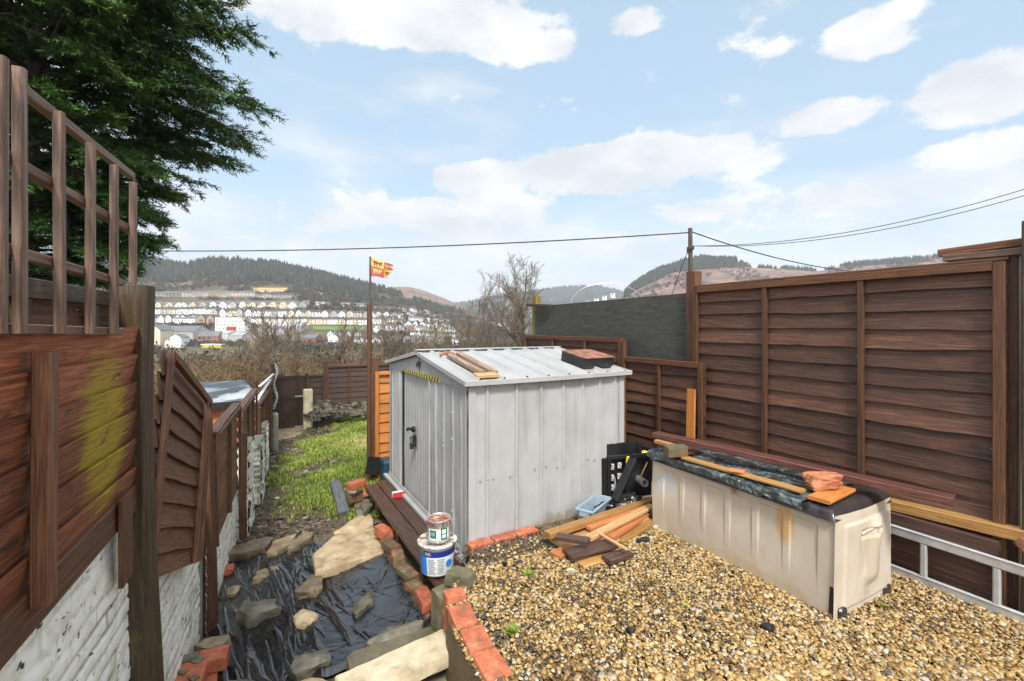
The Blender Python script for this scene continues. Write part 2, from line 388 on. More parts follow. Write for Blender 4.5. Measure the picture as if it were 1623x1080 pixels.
M['umber'] = wood('dark brown painted timber', (.028, .014, .011), (.06, .032, .026), (.10, .06, .05), .35, .2)
M['maroon'] = wood('wet maroon timber', (.045, .016, .013), (.09, .034, .027), (.14, .065, .052), .32, .2)
M['deck'] = wood('wet dark decking', (.018, .009, .007), (.05, .026, .018), (.12, .075, .05), .32, .3, [((.20, .17, .13), 4, .66, .8)])
M['greybeam'] = wood('wet grey beam', (.03, .03, .032), (.075, .075, .078), (.16, .16, .165), .28, .2)
BR = [((.11, .10, .055), 9, .54, .72), ((.34, .29, .22), 16, .58, .76), ((.10, .035, .02), 30, .62, .74)]
M['brick'] = mk('red clay brick', [(.3, (.26, .062, .03)), (.55, (.42, .12, .058)), (.75, (.5, .19, .10))], 'World', (1, 1, 1), 16, 7, 0, .75, .1, .5, .006, .25, BR)
M['oldbrick'] = mk('worn mossy brick', [(.3, (.07, .035, .022)), (.55, (.19, .085, .045)), (.75, (.28, .17, .10))], 'World', (1, 1, 1), 14, 7, 0, .8, .1, .6, .006, .35,
                   [((.085, .08, .04), 8, .42, .62), ((.22, .2, .14), 16, .58, .74)])
M['concrete'] = mk('mossy concrete', [(.3, (.085, .075, .045)), (.6, (.16, .14, .09)), (.8, (.24, .21, .15))], 'World', (1, 1, 1), 9, 8, 0, .85, .1, .6, .008, .2, [((.075, .085, .02), 5, .5, .68)], bns=24)
M['sandstone'] = mk('buff sandstone', [(.3, (.18, .125, .065)), (.5, (.31, .235, .14)), (.72, (.43, .35, .235))], 'World', (1, 1, 1), 7, 8, .4, .72, .15, .5, .006, .25,
                    [((.15, .12, .05), 5, .55, .7), ((.5, .44, .33), 18, .66, .76)], bns=24)
M['wetstone'] = mk('dark wet slate', [(.3, (.05, .046, .034)), (.5, (.13, .12, .088)), (.72, (.25, .225, .165))], 'World', (1, 1, 1), 8, 8, .4, .45, .2, .6, .008, .3,
                   [((.11, .10, .04), 6, .56, .7)], bns=24)
M['darkstone'] = mk('dark mossy bank stone', [(.3, (.03, .027, .02)), (.5, (.075, .066, .048)), (.72, (.15, .13, .09))], 'World', (1, 1, 1), 8, 8, .4, .6, .2, .7, .012, .3, [((.08, .09, .03), 6, .52, .7)], bns=24)
M['brownstone'] = mk('brown pennant stone', [(.3, (.075, .052, .028)), (.5, (.19, .14, .085)), (.72, (.32, .25, .16))], 'World', (1, 1, 1), 9, 8, .4, .5, .2, .6, .008, .3,
                     [((.32, .15, .05), 6, .6, .74)], bns=24)
M['creamstone'] = mk('cream concrete step', [(.3, (.33, .26, .16)), (.5, (.5, .42, .29)), (.72, (.6, .53, .4))], 'World', (1, 1, 1), 8, 8, .2, .7, .15, .5, .005, .15,
                     [((.14, .11, .05), 5, .6, .72), ((.10, .09, .05), 22, .66, .74)], bns=24)
M['steel'] = mk('grey painted shed steel', [(.3, (.30, .303, .303)), (.7, (.37, .373, .373))], 'World', (1, 1, 1), 1.6, 6, 0, .38, .10, .10, .01, 0,
                [((.23, .23, .215), 1.6, .48, .78, 'World', (3.5, 3.5, .4)), ((.44, .44, .43), 3.0, .58, .8, 'World', (1, 1, .8), None, .6), ((.20, .175, .14), 30, .69, .76), ((.22, .17, .10), 9, .42, .72, 'World', (1, 1, .6), ((.5, 4.55, -.12), (1.3, .9, .30)), .75), ((.20, .19, .10), 7, .46, .72, 'World', (2, 2, .5), ((.5, 4.55, 1.42), (1.3, .9, .16)), .6), ((.25, .11, .05), 24, .70, .76)], 0, .5, 0, None, 2.0)
M['steelroof'] = mk('white shed roof sheet', [(.3, (.29, .293, .29)), (.7, (.37, .373, .37))], 'World', (1, 1, 1), 2, 6, 0, .36, .12, .08, .01, 0,
                    [((.27, .27, .25), 2.6, .52, .78), ((.10, .085, .06), 22, .66, .73), ((.2, .21, .15), 8, .62, .76)])
M['gapshade'] = mk('shed gap shadow strip', [(.3, (.02, .02, .02)), (.7, (.03, .03, .03))], rough=.7, bump=0)  # near-black strips painting the shade in the door and ridge gaps
M['oldwood'] = wood('rusty weathered bars', (.10, .055, .035), (.24, .16, .11), (.42, .34, .27), .7, .25, [((.22, .08, .03), 9, .56, .7)])
M['alu'] = mk('dull aluminium', [(.3, (.42, .43, .44)), (.7, (.58, .585, .59))], 'World', (1, 1, 1), 9, 6, 0, .42, .12, .15, .003, 0, [((.2, .19, .17), 12, .6, .8)], .55)
M['black'] = mk('black plastic', [(.3, (.008, .008, .009)), (.7, (.018, .018, .02))], 'World', (1, 1, 1), 8, 4, 0, .4, .15, .1, .003, .2)
M['membrane'] = mk('wet black polythene', [(.3, (.007, .007, .008)), (.7, (.014, .014, .015))], 'World', (1, 1, 1), 5, 5, .6, .21, .08, .38, .012, 0,
                   [((.05, .045, .035), 9, .60, .8, 'World', (1, 1, 1), None, .5), ((.16, .12, .08), 60, .69, .74)], 0, .7, .45, None, 20)
M['beige'] = mk('stained beige plastic', [(.3, (.42, .36, .29)), (.55, (.48, .42, .345)), (.75, (.53, .475, .40))], 'World', (1, 1, 1), 2.2, 6, 0, .48, .1, .08, .004, 0,
                [((.42, .34, .23), 2.5, .50, .78, 'World', (2, 2, .7)), ((.18, .13, .08), 28, .68, .75), ((.36, .30, .22), 60, .62, .72, 'World', (1, 1, .3), None, .6), ((.40, .31, .19), 6, .40, .72, 'World', (1, 1, .8), ((1.75, 3.6, .02), (1.1, 1.1, .16)), .8),
                 ((.46, .24, .05), 5, .34, .66, 'World', (2, 2, .45), ((1.93, 3.30, .50), (.11, .11, .26)), .65),
                 ((.43, .47, .52), 4, .46, .6, 'World', (1, 1, 1), ((1.42, 4.25, .42), (.16, .2, .22)), .6),
                 ((.33, .27, .18), 4, .46, .62, 'World', (3, 3, .6), ((2.4, 3.15, .3), (.25, .2, .4)), .6)])
M['lid'] = mk('dark brown plastic lid', [(.3, (.02, .016, .016)), (.7, (.045, .037, .036))], 'World', (1, 1, 1), 5, 5, 0, .3, .12, .1, .004, 0)
M['felt'] = mk('wet green black felt', [(.3, (.016, .020, .020)), (.5, (.045, .055, .056)), (.72, (.19, .22, .225))], 'World', (1, 1, 1), 11, 8, 1, .28, .15, .7, .012, 0,
               [((.2, .24, .25), 16, .62, .74)])
M['whiteplastic'] = mk('white plastic', [(.3, (.62, .62, .6)), (.7, (.74, .74, .72))], 'World', (1, 1, 1), 9, 5, 0, .4, .1, .05, .003, 0, [((.3, .25, .2), 16, .66, .78)])
M['blue'] = mk('bright blue label print', [(.3, (.02, .15, .52)), (.7, (.03, .2, .6))], rough=.4, bump=0, tint=0)
M['navy'] = mk('navy label print', [(.3, (.012, .022, .17)), (.7, (.02, .03, .22))], rough=.4, bump=0, tint=0)
M['greenprint'] = mk('green label print', [(.3, (.01, .12, .06)), (.7, (.02, .16, .09))], rough=.4, bump=0, tint=0)
M['paper'] = mk('pale label paper', [(.3, (.5, .55, .55)), (.7, (.66, .7, .7))], 'World', (1, 1, 1), 30, 5, 0, .45, .1, 0, .003, 0, [((.16, .05, .03), 22, .6, .68)])
M['greyprint'] = mk('grey print', [(.3, (.2, .21, .23)), (.7, (.26, .27, .29))], rough=.5, bump=0, tint=0)
M['tin'] = mk('dirty paint tin', [(.3, (.32, .31, .29)), (.7, (.5, .5, .48))], 'World', (1, 1, 1), 14, 6, 0, .35, .1, .1, .002, 0, [((.16, .045, .022), 17, .56, .66), ((.08, .05, .03), 30, .64, .74)], .4)
M['redpaint'] = mk('red brown paint skin', [(.35, (.17, .035, .018)), (.55, (.30, .10, .07)), (.68, (.6, .5, .46))], 'World', (1, 1, 1), 18, 6, 1, .4, .1, .3, .004, 0)
M['hazyellow'] = mk('yellow tape', [(.3, (.55, .44, .03)), (.7, (.65, .52, .05))], rough=.5, bump=0, tint=0)
M['bluegrey'] = mk('blue grey plastic', [(.3, (.22, .29, .35)), (.7, (.30, .38, .44))], 'World', (1, 1, 1), 10, 5, 0, .4, .1, .05, .003, 0, [((.1, .1, .09), 12, .62, .8)])
M['teal'] = mk('dark blue plastic crate', [(.3, (.012, .04, .065)), (.7, (.02, .06, .09))], rough=.4, bump=0, tint=0)
M['yellow'] = mk('yellow plastic', [(.3, (.6, .42, .01)), (.7, (.7, .5, .02))], rough=.4, bump=0, tint=0)
M['rust'] = mk('rusty steel', [(.3, (.10, .035, .015)), (.55, (.25, .11, .06)), (.75, (.42, .27, .18))], 'World', (1, 1, 1), 12, 7, 0, .7, .15, .4, .004, 0)
M['terracotta'] = mk('orange rubble', [(.3, (.25, .07, .03)), (.55, (.40, .15, .07)), (.75, (.55, .3, .18))], 'World', (1, 1, 1), 14, 8, 0, .7, .1, .7, .008, 0, [((.12, .06, .04), 12, .6, .74)])
M['whitewall'] = mk('flaking white painted brick', [(.3, (.74, .72, .62)), (.55, (.86, .85, .78)), (.75, (.9, .89, .84))], 'World', (1, 1, 1), 5, 7, 0, .7, .12, .5, .008, 0,
                    [((.30, .28, .08), 3.2, .52, .72, 'World', (1, 1, 1.2), None, .8), ((.42, .38, .25), 8, .55, .7, 'World', (1, 1, 2.5), None, .7), ((.045, .045, .028), 16, .60, .66, 'World', (1, 1, 1.5)), ((.26, .12, .06), 9, .71, .76)], 0, .4, 0,
                    ([(0, (.035, .04, .018)), (.35, (.30, .31, .20)), (.7, (1, 1, 1)), (1, (1, 1, 1))], .8, 'MULTIPLY'))
M['cream'] = mk('mossy cream pillar', [(.3, (.42, .36, .2)), (.6, (.58, .52, .36)), (.8, (.66, .62, .5))], 'World', (1, 1, 1), 5, 7, 0, .8, .1, .5, .006, 0, [((.16, .15, .04), 4, .55, .7)])
M['soil'] = mk('wet leaf litter soil', [(.3, (.03, .022, .014)), (.5, (.085, .062, .04)), (.7, (.17, .13, .09))], 'World', (1, 1, 1), 26, 8, 0, .85, .1, .9, .02, 0,
               [((.07, .10, .015), 1.7, .52, .7), ((.22, .2, .16), 40, .66, .72)])
M['chips'] = mk('stone chips and litter', [(.3, (.6, .6, .6)), (.7, (1, 1, 1))], 'World', (1, 1, 1), 40, 4, 0, .7, .1, 0, .01, 0, (), 0, .4, 0,
                ([(0, (.02, .016, .012)), (.35, (.10, .075, .05)), (.6, (.20, .15, .10)), (.85, (.28, .25, .2)), (1, (.5, .48, .43))], 1.0, 'MULTIPLY'))
M['pebble'] = mk('wet golden pebbles', [(.3, (.7, .7, .7)), (.7, (1, 1, 1))], 'World', (1, 1, 1), 60, 5, 0, .42, .16, .5, .004, 0, (((.14, .10, .05), 55, .60, .72), ((.10, .085, .06), 2.2, .56, .72, 'World', (1, 1, 1), None, .55)), 0, .45, 0,
                 ([(0, (.035, .03, .026)), (.12, (.10, .08, .055)), (.25, (.17, .095, .03)), (.45, (.34, .20, .065)), (.65, (.47, .315, .115)), (.82, (.56, .43, .24)), (.93, (.33, .29, .24)), (1, (.72, .67, .58))], 1.0, 'MULTIPLY'))
M['gravelbase'] = mk('grit between pebbles', [(.3, (.05, .036, .02)), (.6, (.16, .11, .055)), (.8, (.28, .2, .11))], 'World', (1, 1, 1), 70, 6, 0, .8, .1, .8, .01, 0)
M['grass'] = mk('grass blades', [(.3, (.8, .8, .8)), (.7, (1, 1, 1))], 'World', (1, 1, 1), 3, 3, 0, .55, .1, 0, .01, 0, (), 0, .4, 0,
                ([(0, (.09, .13, .014)), (.35, (.19, .265, .03)), (.65, (.31, .35, .06)), (1, (.46, .39, .17))], 1.0, 'MULTIPLY'))
M['needles'] = mk('conifer sprays', [(.3, (.8, .8, .8)), (.7, (1, 1, 1))], 'World', (1, 1, 1), 2, 3, 0, .6, .1, 0, .01, 0, (), 0, .3, 0,
                  ([(0, (.014, .030, .013)), (.5, (.036, .076, .025)), (.8, (.08, .165, .036)), (1, (.15, .27, .055))], 1.0, 'MULTIPLY'))
M['bark'] = mk('grey brown bark', [(.3, (.035, .025, .018)), (.55, (.085, .066, .05)), (.75, (.15, .125, .10))], 'World', (1, 1, .25), 14, 7, 0, .85, .1, .8, .02, 0)
M['twig'] = mk('bare twigs', [(.3, (.8, .8, .8)), (.7, (1, 1, 1))], 'World', (1, 1, 1), 1.5, 3, 0, .8, .1, 0, .01, 0, (), 0, .3, 0,
               ([(0, (.06, .045, .032)), (.5, (.12, .085, .055)), (1, (.17, .13, .095))], 1.0, 'MULTIPLY'))
M['scrub'] = mk('bramble stems and dead bracken', [(.3, (.75, .75, .75)), (.7, (1, 1, 1))], 'World', (1, 1, 1), .7, 3, 0, .8, .1, 0, .01, 0, (), 0, .3, 0,
                ([(0, (.035, .024, .018)), (.3, (.11, .06, .032)), (.5, (.20, .115, .055)), (.7, (.27, .20, .12)), (.82, (.10, .10, .04)), (1, (.17, .20, .04))], 1.0, 'MULTIPLY'))
# ================================================================== VALLEY: terrain, hills, woods, town
def zt(X, Y):                                           # the slope below the garden and the valley floor
    Y = np.asarray(Y, float)
    z = np.interp(Y, [-60, 14, 17, 30, 60, 150, 330, 20000], [-1.4, -1.6, -2.0, -4.5, -9.5, -12.5, -14.5, -14.5])
    return z
def build_terrain():
    mb = MB()
    ys = np.concatenate([np.linspace(-60, 60, 50), np.geomspace(64, 9000, 50)]); xs = np.concatenate([-np.geomspace(9000, 4, 40), np.linspace(-3, 3, 4), np.geomspace(4, 9000, 40)])
    X, Y = np.meshgrid(xs, ys, indexing='ij')
    Z = zt(X, Y) + (fbm(X * .05, Y * .05, 3) - .5) * np.clip((Y - 20) / 30, 0, 1) * 1.2
    grid(mb, X, Y, Z)
    m = mk('valley grass and scrub', [(.3, (.045, .042, .02)), (.5, (.085, .075, .035)), (.7, (.12, .11, .045))], 'World', (1, 1, 1), .08, 8, 0, .9, .05, 0, .1, 0)
    tag(obj('terrain', mb, m, None, True), 'rough grassy valley ground falling away beyond the garden', None, None, 'structure')
build_terrain()

class Hill:
    """a hillside between a foot line and a ridge, as real ground at its own distance"""
    def __init__(s, ridge, Yb, Rr, prof, amp=0, seed=0):
        s.rx = np.array([a for a, b in ridge], float); s.ry = np.array([b for a, b in ridge], float)
        s.Yb, s.R, s.prof, s.amp, s.seed = Yb, Rr, prof, amp, seed
    def ridge(s, px): return np.interp(px, s.rx, s.ry)
    def z(s, px, Y):
        Y = np.asarray(Y, float); zr = CAMZ + (HZ - s.ridge(px)) / F * s.R
        g = np.interp((Y - s.Yb) / (s.R - s.Yb), [a for a, b in s.prof], [b for a, b in s.prof])   # 0 at the foot, 1 at the ridge (picture height)
        foot = (HZ - (HZ + 16.4 / s.Yb * F)) / F
        el = foot + ((HZ - s.ridge(px)) / F - foot) * g
        zz = CAMZ + el * Y
        over = np.clip((Y - s.R) / s.R, 0, 1)
        zz = np.where(Y > s.R, zr - over * s.R * .35, zz)
        X = U(px) * Y
        return zz + (fbm(X * .02, Y * .02, s.seed) - .5) * s.amp * np.clip((Y - s.Yb * 1.3) / (s.R - s.Yb), 0, 1)
    def at(s, px, py):                                   # nearest distance where the slope stands at pixel height py
        ys = np.linspace(s.Yb, s.R, 400); pz = HZ - (s.z(px, ys) - CAMZ) / ys * F
        i = np.argmax(pz <= py) if (pz <= py).any() else 399
        return float(ys[i])
    def pt(s, px, Y): return Vector((U(px) * Y, Y, float(s.z(px, Y))))
    def build(s, mat, label, px0, px1, n=150):
        mb = MB(); px = np.linspace(px0, px1, n); t = np.concatenate([np.linspace(0, 1, 56), np.linspace(1.04, 1.7, 8)])
        PX, T = np.meshgrid(px, t, indexing='ij'); Y = s.Yb + (s.R - s.Yb) * T
        Z = s.z(PX, Y); grid(mb, U(PX) * Y, Y, Z)
        return tag(obj('hill', mb, mat, None, True), label, None, None, 'structure')
hm1 = mk('hillside bracken and grass', [(.32, (.035, .032, .017)), (.45, (.075, .052, .03)), (.56, (.09, .075, .035)), (.68, (.17, .13, .06))], 'World', (1, 1, 1), .02, 9, .6, .95, .03, 0, .1, 0, [((.12, .05, .035), .013, .56, .66)])
hm2 = mk('purple bracken hill', [(.32, (.075, .04, .034)), (.48, (.14, .075, .06)), (.6, (.2, .12, .09)), (.72, (.26, .19, .13))], 'World', (1, 1, 1), .022, 12, .8, .95, .03, 0, .1, 0, [((.05, .055, .03), .03, .54, .62), ((.26, .22, .14), .05, .60, .68)])
hm3 = mk('distant wooded hill', [(.35, (.03, .035, .03)), (.55, (.06, .06, .05)), (.7, (.1, .085, .07))], 'World', (1, 1, 1), .012, 10, .5, .95, .03, 0, .1, 0)
PROF = [(0, 0), (.143, .25), (.196, .333), (.25, .41), (.32, .48), (.393, .555), (.536, .653), (.68, .74), (1, 1)]
H1 = Hill([(-700, 395), (-300, 402), (0, 405), (150, 411), (215, 412), (250, 416), (290, 424), (330, 416), (370, 413), (430, 418), (480, 430), (540, 444), (590, 456), (625, 465), (660, 478), (700, 490), (740, 499), (790, 520), (830, 540)], 340, 900, PROF, 6, 4)
H1.build(hm1, 'broad left hillside with conifer wood above terraces', -700, 830)
H2 = Hill([(480, 474), (560, 466), (620, 455), (645, 454), (680, 463), (710, 475), (740, 490), (775, 508), (800, 525)], 700, 1500, [(0, 0), (1, 1)], 8, 9)
H2.build(hm2, 'bare purple brown hill shoulder behind the left hillside', 480, 800, 60)
H3 = Hill([(500, 490), (640, 486), (700, 487), (740, 483), (770, 477), (800, 471), (860, 463), (900, 458), (950, 457), (975, 463), (1000, 471), (1040, 482), (1200, 490)], 1500, 2900, [(0, 0), (1, 1)], 15, 12)
H3.build(hm3, 'misty hill at the far head of the valley', 500, 1200, 80)
H4 = Hill([(900, 520), (940, 500), (975, 479), (1000, 456), (1020, 442), (1050, 428), (1080, 418), (1110, 412), (1165, 412), (1176, 416), (1190, 423), (1230, 425), (1300, 429), (1340, 420), (1400, 414), (1450, 408), (1500, 405), (1600, 402), (1800, 396), (2400, 392)], 420, 1150, [(0, 0), (.5, .55), (.8, .84), (1, 1)], 10, 21)
H4.build(hm2, 'russet hillside above the brown fence with a conifer cap', 900, 2400)

def cones(mb, pts, h, r, seed):
    rr = np.random.RandomState(seed); n = len(pts); pts = np.array(pts)
    hh = h * (.65 + .7 * rr.rand(n)); ra = r * (.75 + .5 * rr.rand(n)); tint = rr.rand(n); a0 = rr.rand(n) * 6.28
    k = 6; V = []; Fc = []; 
    tiers = [(0.08, 1.0), (.42, .62), (.38, .8), (1.0, 0.0)]
    ang = np.arange(k) * 2 * math.pi / k
    for (f, rad) in tiers:
        jr = .8 + .4 * rr.rand(n, k)
        x = pts[:, None, 0] + np.cos(ang + a0[:, None]) * ra[:, None] * rad * jr
        y = pts[:, None, 1] + np.sin(ang + a0[:, None]) * ra[:, None] * rad * jr
        z = np.repeat(pts[:, 2:3] + hh[:, None] * f, k, 1); V.append(np.stack([x, y, z], -1))
    V = np.stack(V, 1).reshape(-1, 3)
    b = np.arange(n)[:, None, None] * (4 * k); j = np.arange(k)[None, None, :]; j2 = (j + 1) % k
    rows = np.array([0, 2])[None, :, None] * k
    q = np.stack(np.broadcast_arrays(b + rows + j, b + rows + j2, b + rows + k + j2, b + rows + k + j), -1).reshape(-1, 4)
    mb.add(V, q, None, np.repeat(tint, 4 * k))
def clumps(mb, pts, sz, h, seed, n=26, tri=.5):
    """leafless broadleaf crowns far off: loose triangles through each crown's volume"""
    rr = np.random.RandomState(seed); m = len(pts); pts = np.array(pts)
    s = (.6 + .8 * rr.rand(m))
    d = rr.normal(size=(m, n, 3)); d /= np.linalg.norm(d, axis=-1, keepdims=True); d *= rr.rand(m, n, 1) ** .45
    c = pts[:, None, :] + d * np.array([sz, sz, h / 2]) * s[:, None, None] + np.array([0, 0, 1.0]) * (h / 2 * s)[:, None, None]
    e = rr.normal(size=(m, n, 3, 3)) * tri * sz * .5
    V = (c[:, :, None, :] + e).reshape(-1, 3)
    mb.add(V, np.arange(len(V)).reshape(-1, 3), None, np.repeat((rr.rand(m)[:, None] * .6 + rr.rand(m, n) * .4).ravel(), 3))
conm = mk('dark spruce crowns', [(.3, (.8, .8, .8)), (.7, (1, 1, 1))], 'World', (1, 1, 1), .05, 4, 0, .9, .05, 0, .1, 0, (), 0, .2, 0, ([(0, (.014, .019, .013)), (.6, (.032, .040, .025)), (1, (.075, .07, .045))], 1, 'MULTIPLY'))
decm = mk('leafless wood crowns', [(.3, (.8, .8, .8)), (.7, (1, 1, 1))], 'World', (1, 1, 1), .05, 4, 0, .9, .05, 0, .1, 0, (), 0, .2, 0, ([(0, (.034, .03, .024)), (.5, (.075, .06, .045)), (.8, (.085, .08, .045)), (1, (.13, .095, .07))], 1, 'MULTIPLY'))
def scatter(H, n, px0, px1, t0, t1, keep, seed):
    rr = np.random.RandomState(seed); px = rr.uniform(px0, px1, n); Y = np.sqrt(rr.uniform((H.Yb + (H.R - H.Yb) * t0) ** 2, (H.Yb + (H.R - H.Yb) * t1) ** 2, n))
    z = H.z(px, Y); py = HZ - (z - CAMZ) / Y * F; X = U(px) * Y
    k = keep(px, py, Y, X) & (rr.rand(n) < 1.1)
    return np.stack([X, Y, z], 1)[k]
lowline = lambda px: np.interp(px, [0, 150, 300, 420, 500, 560, 640, 760, 800], [440, 440, 446, 449, 462, 470, 482, 505, 520])
n_ = lambda X, Y, s, f=.012: fbm(X * f, Y * f, s, 3)
mb = MB(); cones(mb, scatter(H1, 26000, -600, 800, .5, 1.03, lambda px, py, Y, X: (py < lowline(px) + (n_(X, Y, 5) - .5) * 22) & (n_(X, Y, 8, .02) > .30), 1), 11, 2.6, 2)
tag(obj('conifer_wood', mb, conm), 'dark conifer plantation along the left hill ridge', 'wood', None, 'stuff')
mb = MB(); clumps(mb, scatter(H1, 9000, -600, 820, .36, .95, lambda px, py, Y, X: (py > lowline(px) - 7) & (py < lowline(px) + 14 + (n_(X, Y, 3) - .4) * 30 + np.clip(px - 470, 0, 150) * .16) & (n_(X, Y, 14, .03) > .40) & ~((abs(px - 428) < 30) & (abs(py - 460) < 5)), 3), 3.6, 6.5, 4)
tag(obj('leafless_wood', mb, decm), 'leafless brown woodland below the conifers on the left hillside', 'wood', None, 'stuff')
mb = MB(); cones(mb, scatter(H4, 9000, 990, 1200, .72, 1.03, lambda px, py, Y, X: py < np.interp(px, [990, 1010, 1060, 1100, 1165, 1178], [474, 460, 437, 428, 423, 400]) + (n_(X, Y, 5) - .5) * 8, 6), 11, 2.6, 7)
cones(mb, scatter(H4, 9000, 1172, 2300, .9, 1.03, lambda px, py, Y, X: (py < np.interp(px, [1172, 1290, 1330, 1380, 1470, 1500, 1600, 2300], [424, 431, 427, 422, 415, 408, 408, 405]) + (n_(X, Y, 9) - .5) * 4) & (n_(X, Y, 4, .02) > .38), 8), 9, 2.4, 9)
tag(obj('conifer_wood', mb, conm), 'dark conifer cap on the russet hill beyond the brown fence', 'wood', None, 'stuff')
mb = MB(); clumps(mb, scatter(H4, 5000, 900, 1700, .3, .95, lambda px, py, Y, X: n_(X, Y, 31, .02) > .60, 11), 3.6, 5, 12)
tag(obj('hill_scrub', mb, decm), 'scattered scrub over the russet hillside', 'scrub', None, 'stuff')
mb = MB(); cones(mb, scatter(H3, 14000, 640, 1100, .55, 1.02, lambda px, py, Y, X: n_(X, Y, 41, .004) > .45, 13), 22, 6, 14)
tag(obj('conifer_wood', mb, conm), 'misty conifers on the hill at the head of the valley', 'wood', None, 'stuff')
mb = MB(); clumps(mb, scatter(H2, 2500, 480, 800, .0, .75, lambda px, py, Y, X: (n_(X, Y, 51, .008) > .40) & (py > 492), 15), 7, 9, 16)
tag(obj('leafless_wood', mb, decm), 'leafless wood on the foot of the purple brown hill', 'wood', None, 'stuff')
# scrub, hedges and garden trees between the terraces
def town_scrub():
    mb = MB()
    def keep(px, py, Y, X):
        rows = (abs(py - 474) < 2.5) | (abs(py - 491) < 1.3) | ((py > 515) & (py < 522) & (px < 480)) | (py > 541) | ((px > 600) & (py > 496) & (n_(X, Y, 6, .03) > .40))
        f = (px > 488) & (px < 582) & (abs(py - 521) < 5)
        return rows & (n_(X, Y, 17, .04) > .42) & ~f
    clumps(mb, scatter(H1, 7000, 180, 830, 0, .42, keep, 21), 2.2, 3.0, 22, 22)
    rr = np.random.RandomState(5); px = rr.uniform(620, 1050, 900); Y = rr.uniform(180, 520, 900); X = U(px) * Y
    clumps(mb, np.stack([X, Y, zt(X, Y)], 1)[n_(X, Y, 71, .02) > .42], 3.2, 6.5, 23, 26)
    px = rr.uniform(150, 900, 1100); Y = rr.uniform(150, 330, 1100); X = U(px) * Y
    clumps(mb, np.stack([X, Y, zt(X, Y)], 1)[n_(X, Y, 72, .02) > .5], 2.6, 4.5, 24, 26)
    tag(obj('town_scrub', mb, decm), 'hedges, scrub and leafless garden trees between the terraces', 'scrub', None, 'stuff')
town_scrub()
# two open fields on the far slope
def field(pts, mat, label, H):
    mb = MB(); (x0, y0), (x1, y1) = pts; n = 14
    px, py = np.meshgrid(np.linspace(x0, x1, n), np.linspace(y0, y1, 6), indexing='ij')
    Y = np.array([[H.at(a, b) for a, b in zip(r1, r2)] for r1, r2 in zip(px, py)])
    grid(mb, U(px) * Y, Y, H.z(px, Y) + .5); tag(obj('field', mb, mat, None, True), label, None, None, 'structure')
fg = mk('bright playing field', [(.3, (.085, .15, .025)), (.7, (.12, .19, .035))], 'World', (1, 1, 1), .05, 4, 0, .9, .05, 0, .1, 0)
fy = mk('dry yellow field', [(.3, (.30, .23, .09)), (.7, (.42, .33, .14))], 'World', (1, 1, 1), .05, 5, 0, .9, .05, 0, .1, 0)
field([(496, 524), (578, 518)], fg, 'bright green playing field below the terraces', H1)
field([(402, 464), (456, 457)], fy, 'pale yellow field above the top terrace', H1)
field([(470, 524), (488, 519)], fg, 'small green field edge left of the playing field', H1)
field([(505, 467), (560, 462)], fy, 'thin tan clearing below the conifer wood', H1)

# ---- houses across the valley
def flat(n, c, v=.12, r=.8): return mk(n, [(.3, tuple(x * (1 - v) for x in c)), (.7, tuple(min(1, x * (1 + v)) for x in c))], 'World', (1, 1, 1), .35, 4, 0, r, .05, 0, .01, 0)
WALLS = [flat('white render', (.74, .74, .71)), flat('cream render', (.58, .51, .38)), flat('grey pebbledash', (.38, .37, .34)), flat('pink render', (.55, .34, .30)), flat('red brick houses', (.26, .12, .08)), flat('buff stone houses', (.33, .26, .18))]
SLATE = flat('grey slate roof', (.125, .125, .135), .25, .6); SLATE2 = flat('dark slate roof', (.06, .058, .06), .25, .6); GLASS = mk('dark window glass', [(.3, (.02, .022, .028)), (.7, (.05, .055, .06))], 'World', (1, 1, 1), .5, 3, 0, .15, .05, 0, .01, 0)
CHIM = flat('chimney brick', (.2, .12, .09))
def gable_roof(mb, x0, x1, y0, y1, z, h, ov=.3, along='x'):
    """pitched roof of real thickness; ridge along x or y"""
    th = .22
    if along == 'x':
        ym = (y0 + y1) / 2; pr = [(y0 - ov, z - ov * h / (ym - y0)), (ym, z + h), (y1 + ov, z - ov * h / (ym - y0)), (y1 + ov, z - ov * h / (ym - y0) + th), (ym, z + h + th), (y0 - ov, z - ov * h / (ym - y0) + th)]
        A = [(x0 - .05, a, b) for a, b in pr]; B = [(x1 + .05, a, b) for a, b in pr]
    else:
        xm = (x0 + x1) / 2; pr = [(x0 - ov, z - ov * h / (xm - x0)), (xm, z + h), (x1 + ov, z - ov * h / (xm - x0)), (x1 + ov, z - ov * h / (xm - x0) + th), (xm, z + h + th), (x0 - ov, z - ov * h / (xm - x0) + th)]
        A = [(a, y0 - .05, b) for a, b in pr]; B = [(a, y1 + .05, b) for a, b in pr]
    f = [(i, (i + 1) % 6, (i + 1) % 6 + 6, i + 6) for i in range(6)] + [(0, 1, 4, 5), (1, 2, 3, 4), (6, 7, 10, 11), (7, 8, 9, 10)]
    mb.add(A + B, f)
def house_walls(mb, x0, x1, y0, y1, z0, z1, h, along='x'):
    if along == 'x':
        ym = (y0 + y1) / 2; e = [(y0, z0), (y0, z1), (ym, z1 + h), (y1, z1), (y1, z0)]; A = [(x0, a, b) for a, b in e]; B = [(x1, a, b) for a, b in e]
    else:
        xm = (x0 + x1) / 2; e = [(x0, z0), (x0, z1), (xm, z1 + h), (x1, z1), (x1, z0)]; A = [(a, y0, b) for a, b in e]; B = [(a, y1, b) for a, b in e]
    mb.add(A + B, [(0, 1, 2, 3, 4), (5, 6, 7, 8, 9)] + [(i, (i + 1) % 5, (i + 1) % 5 + 5, i + 5) for i in range(5)])
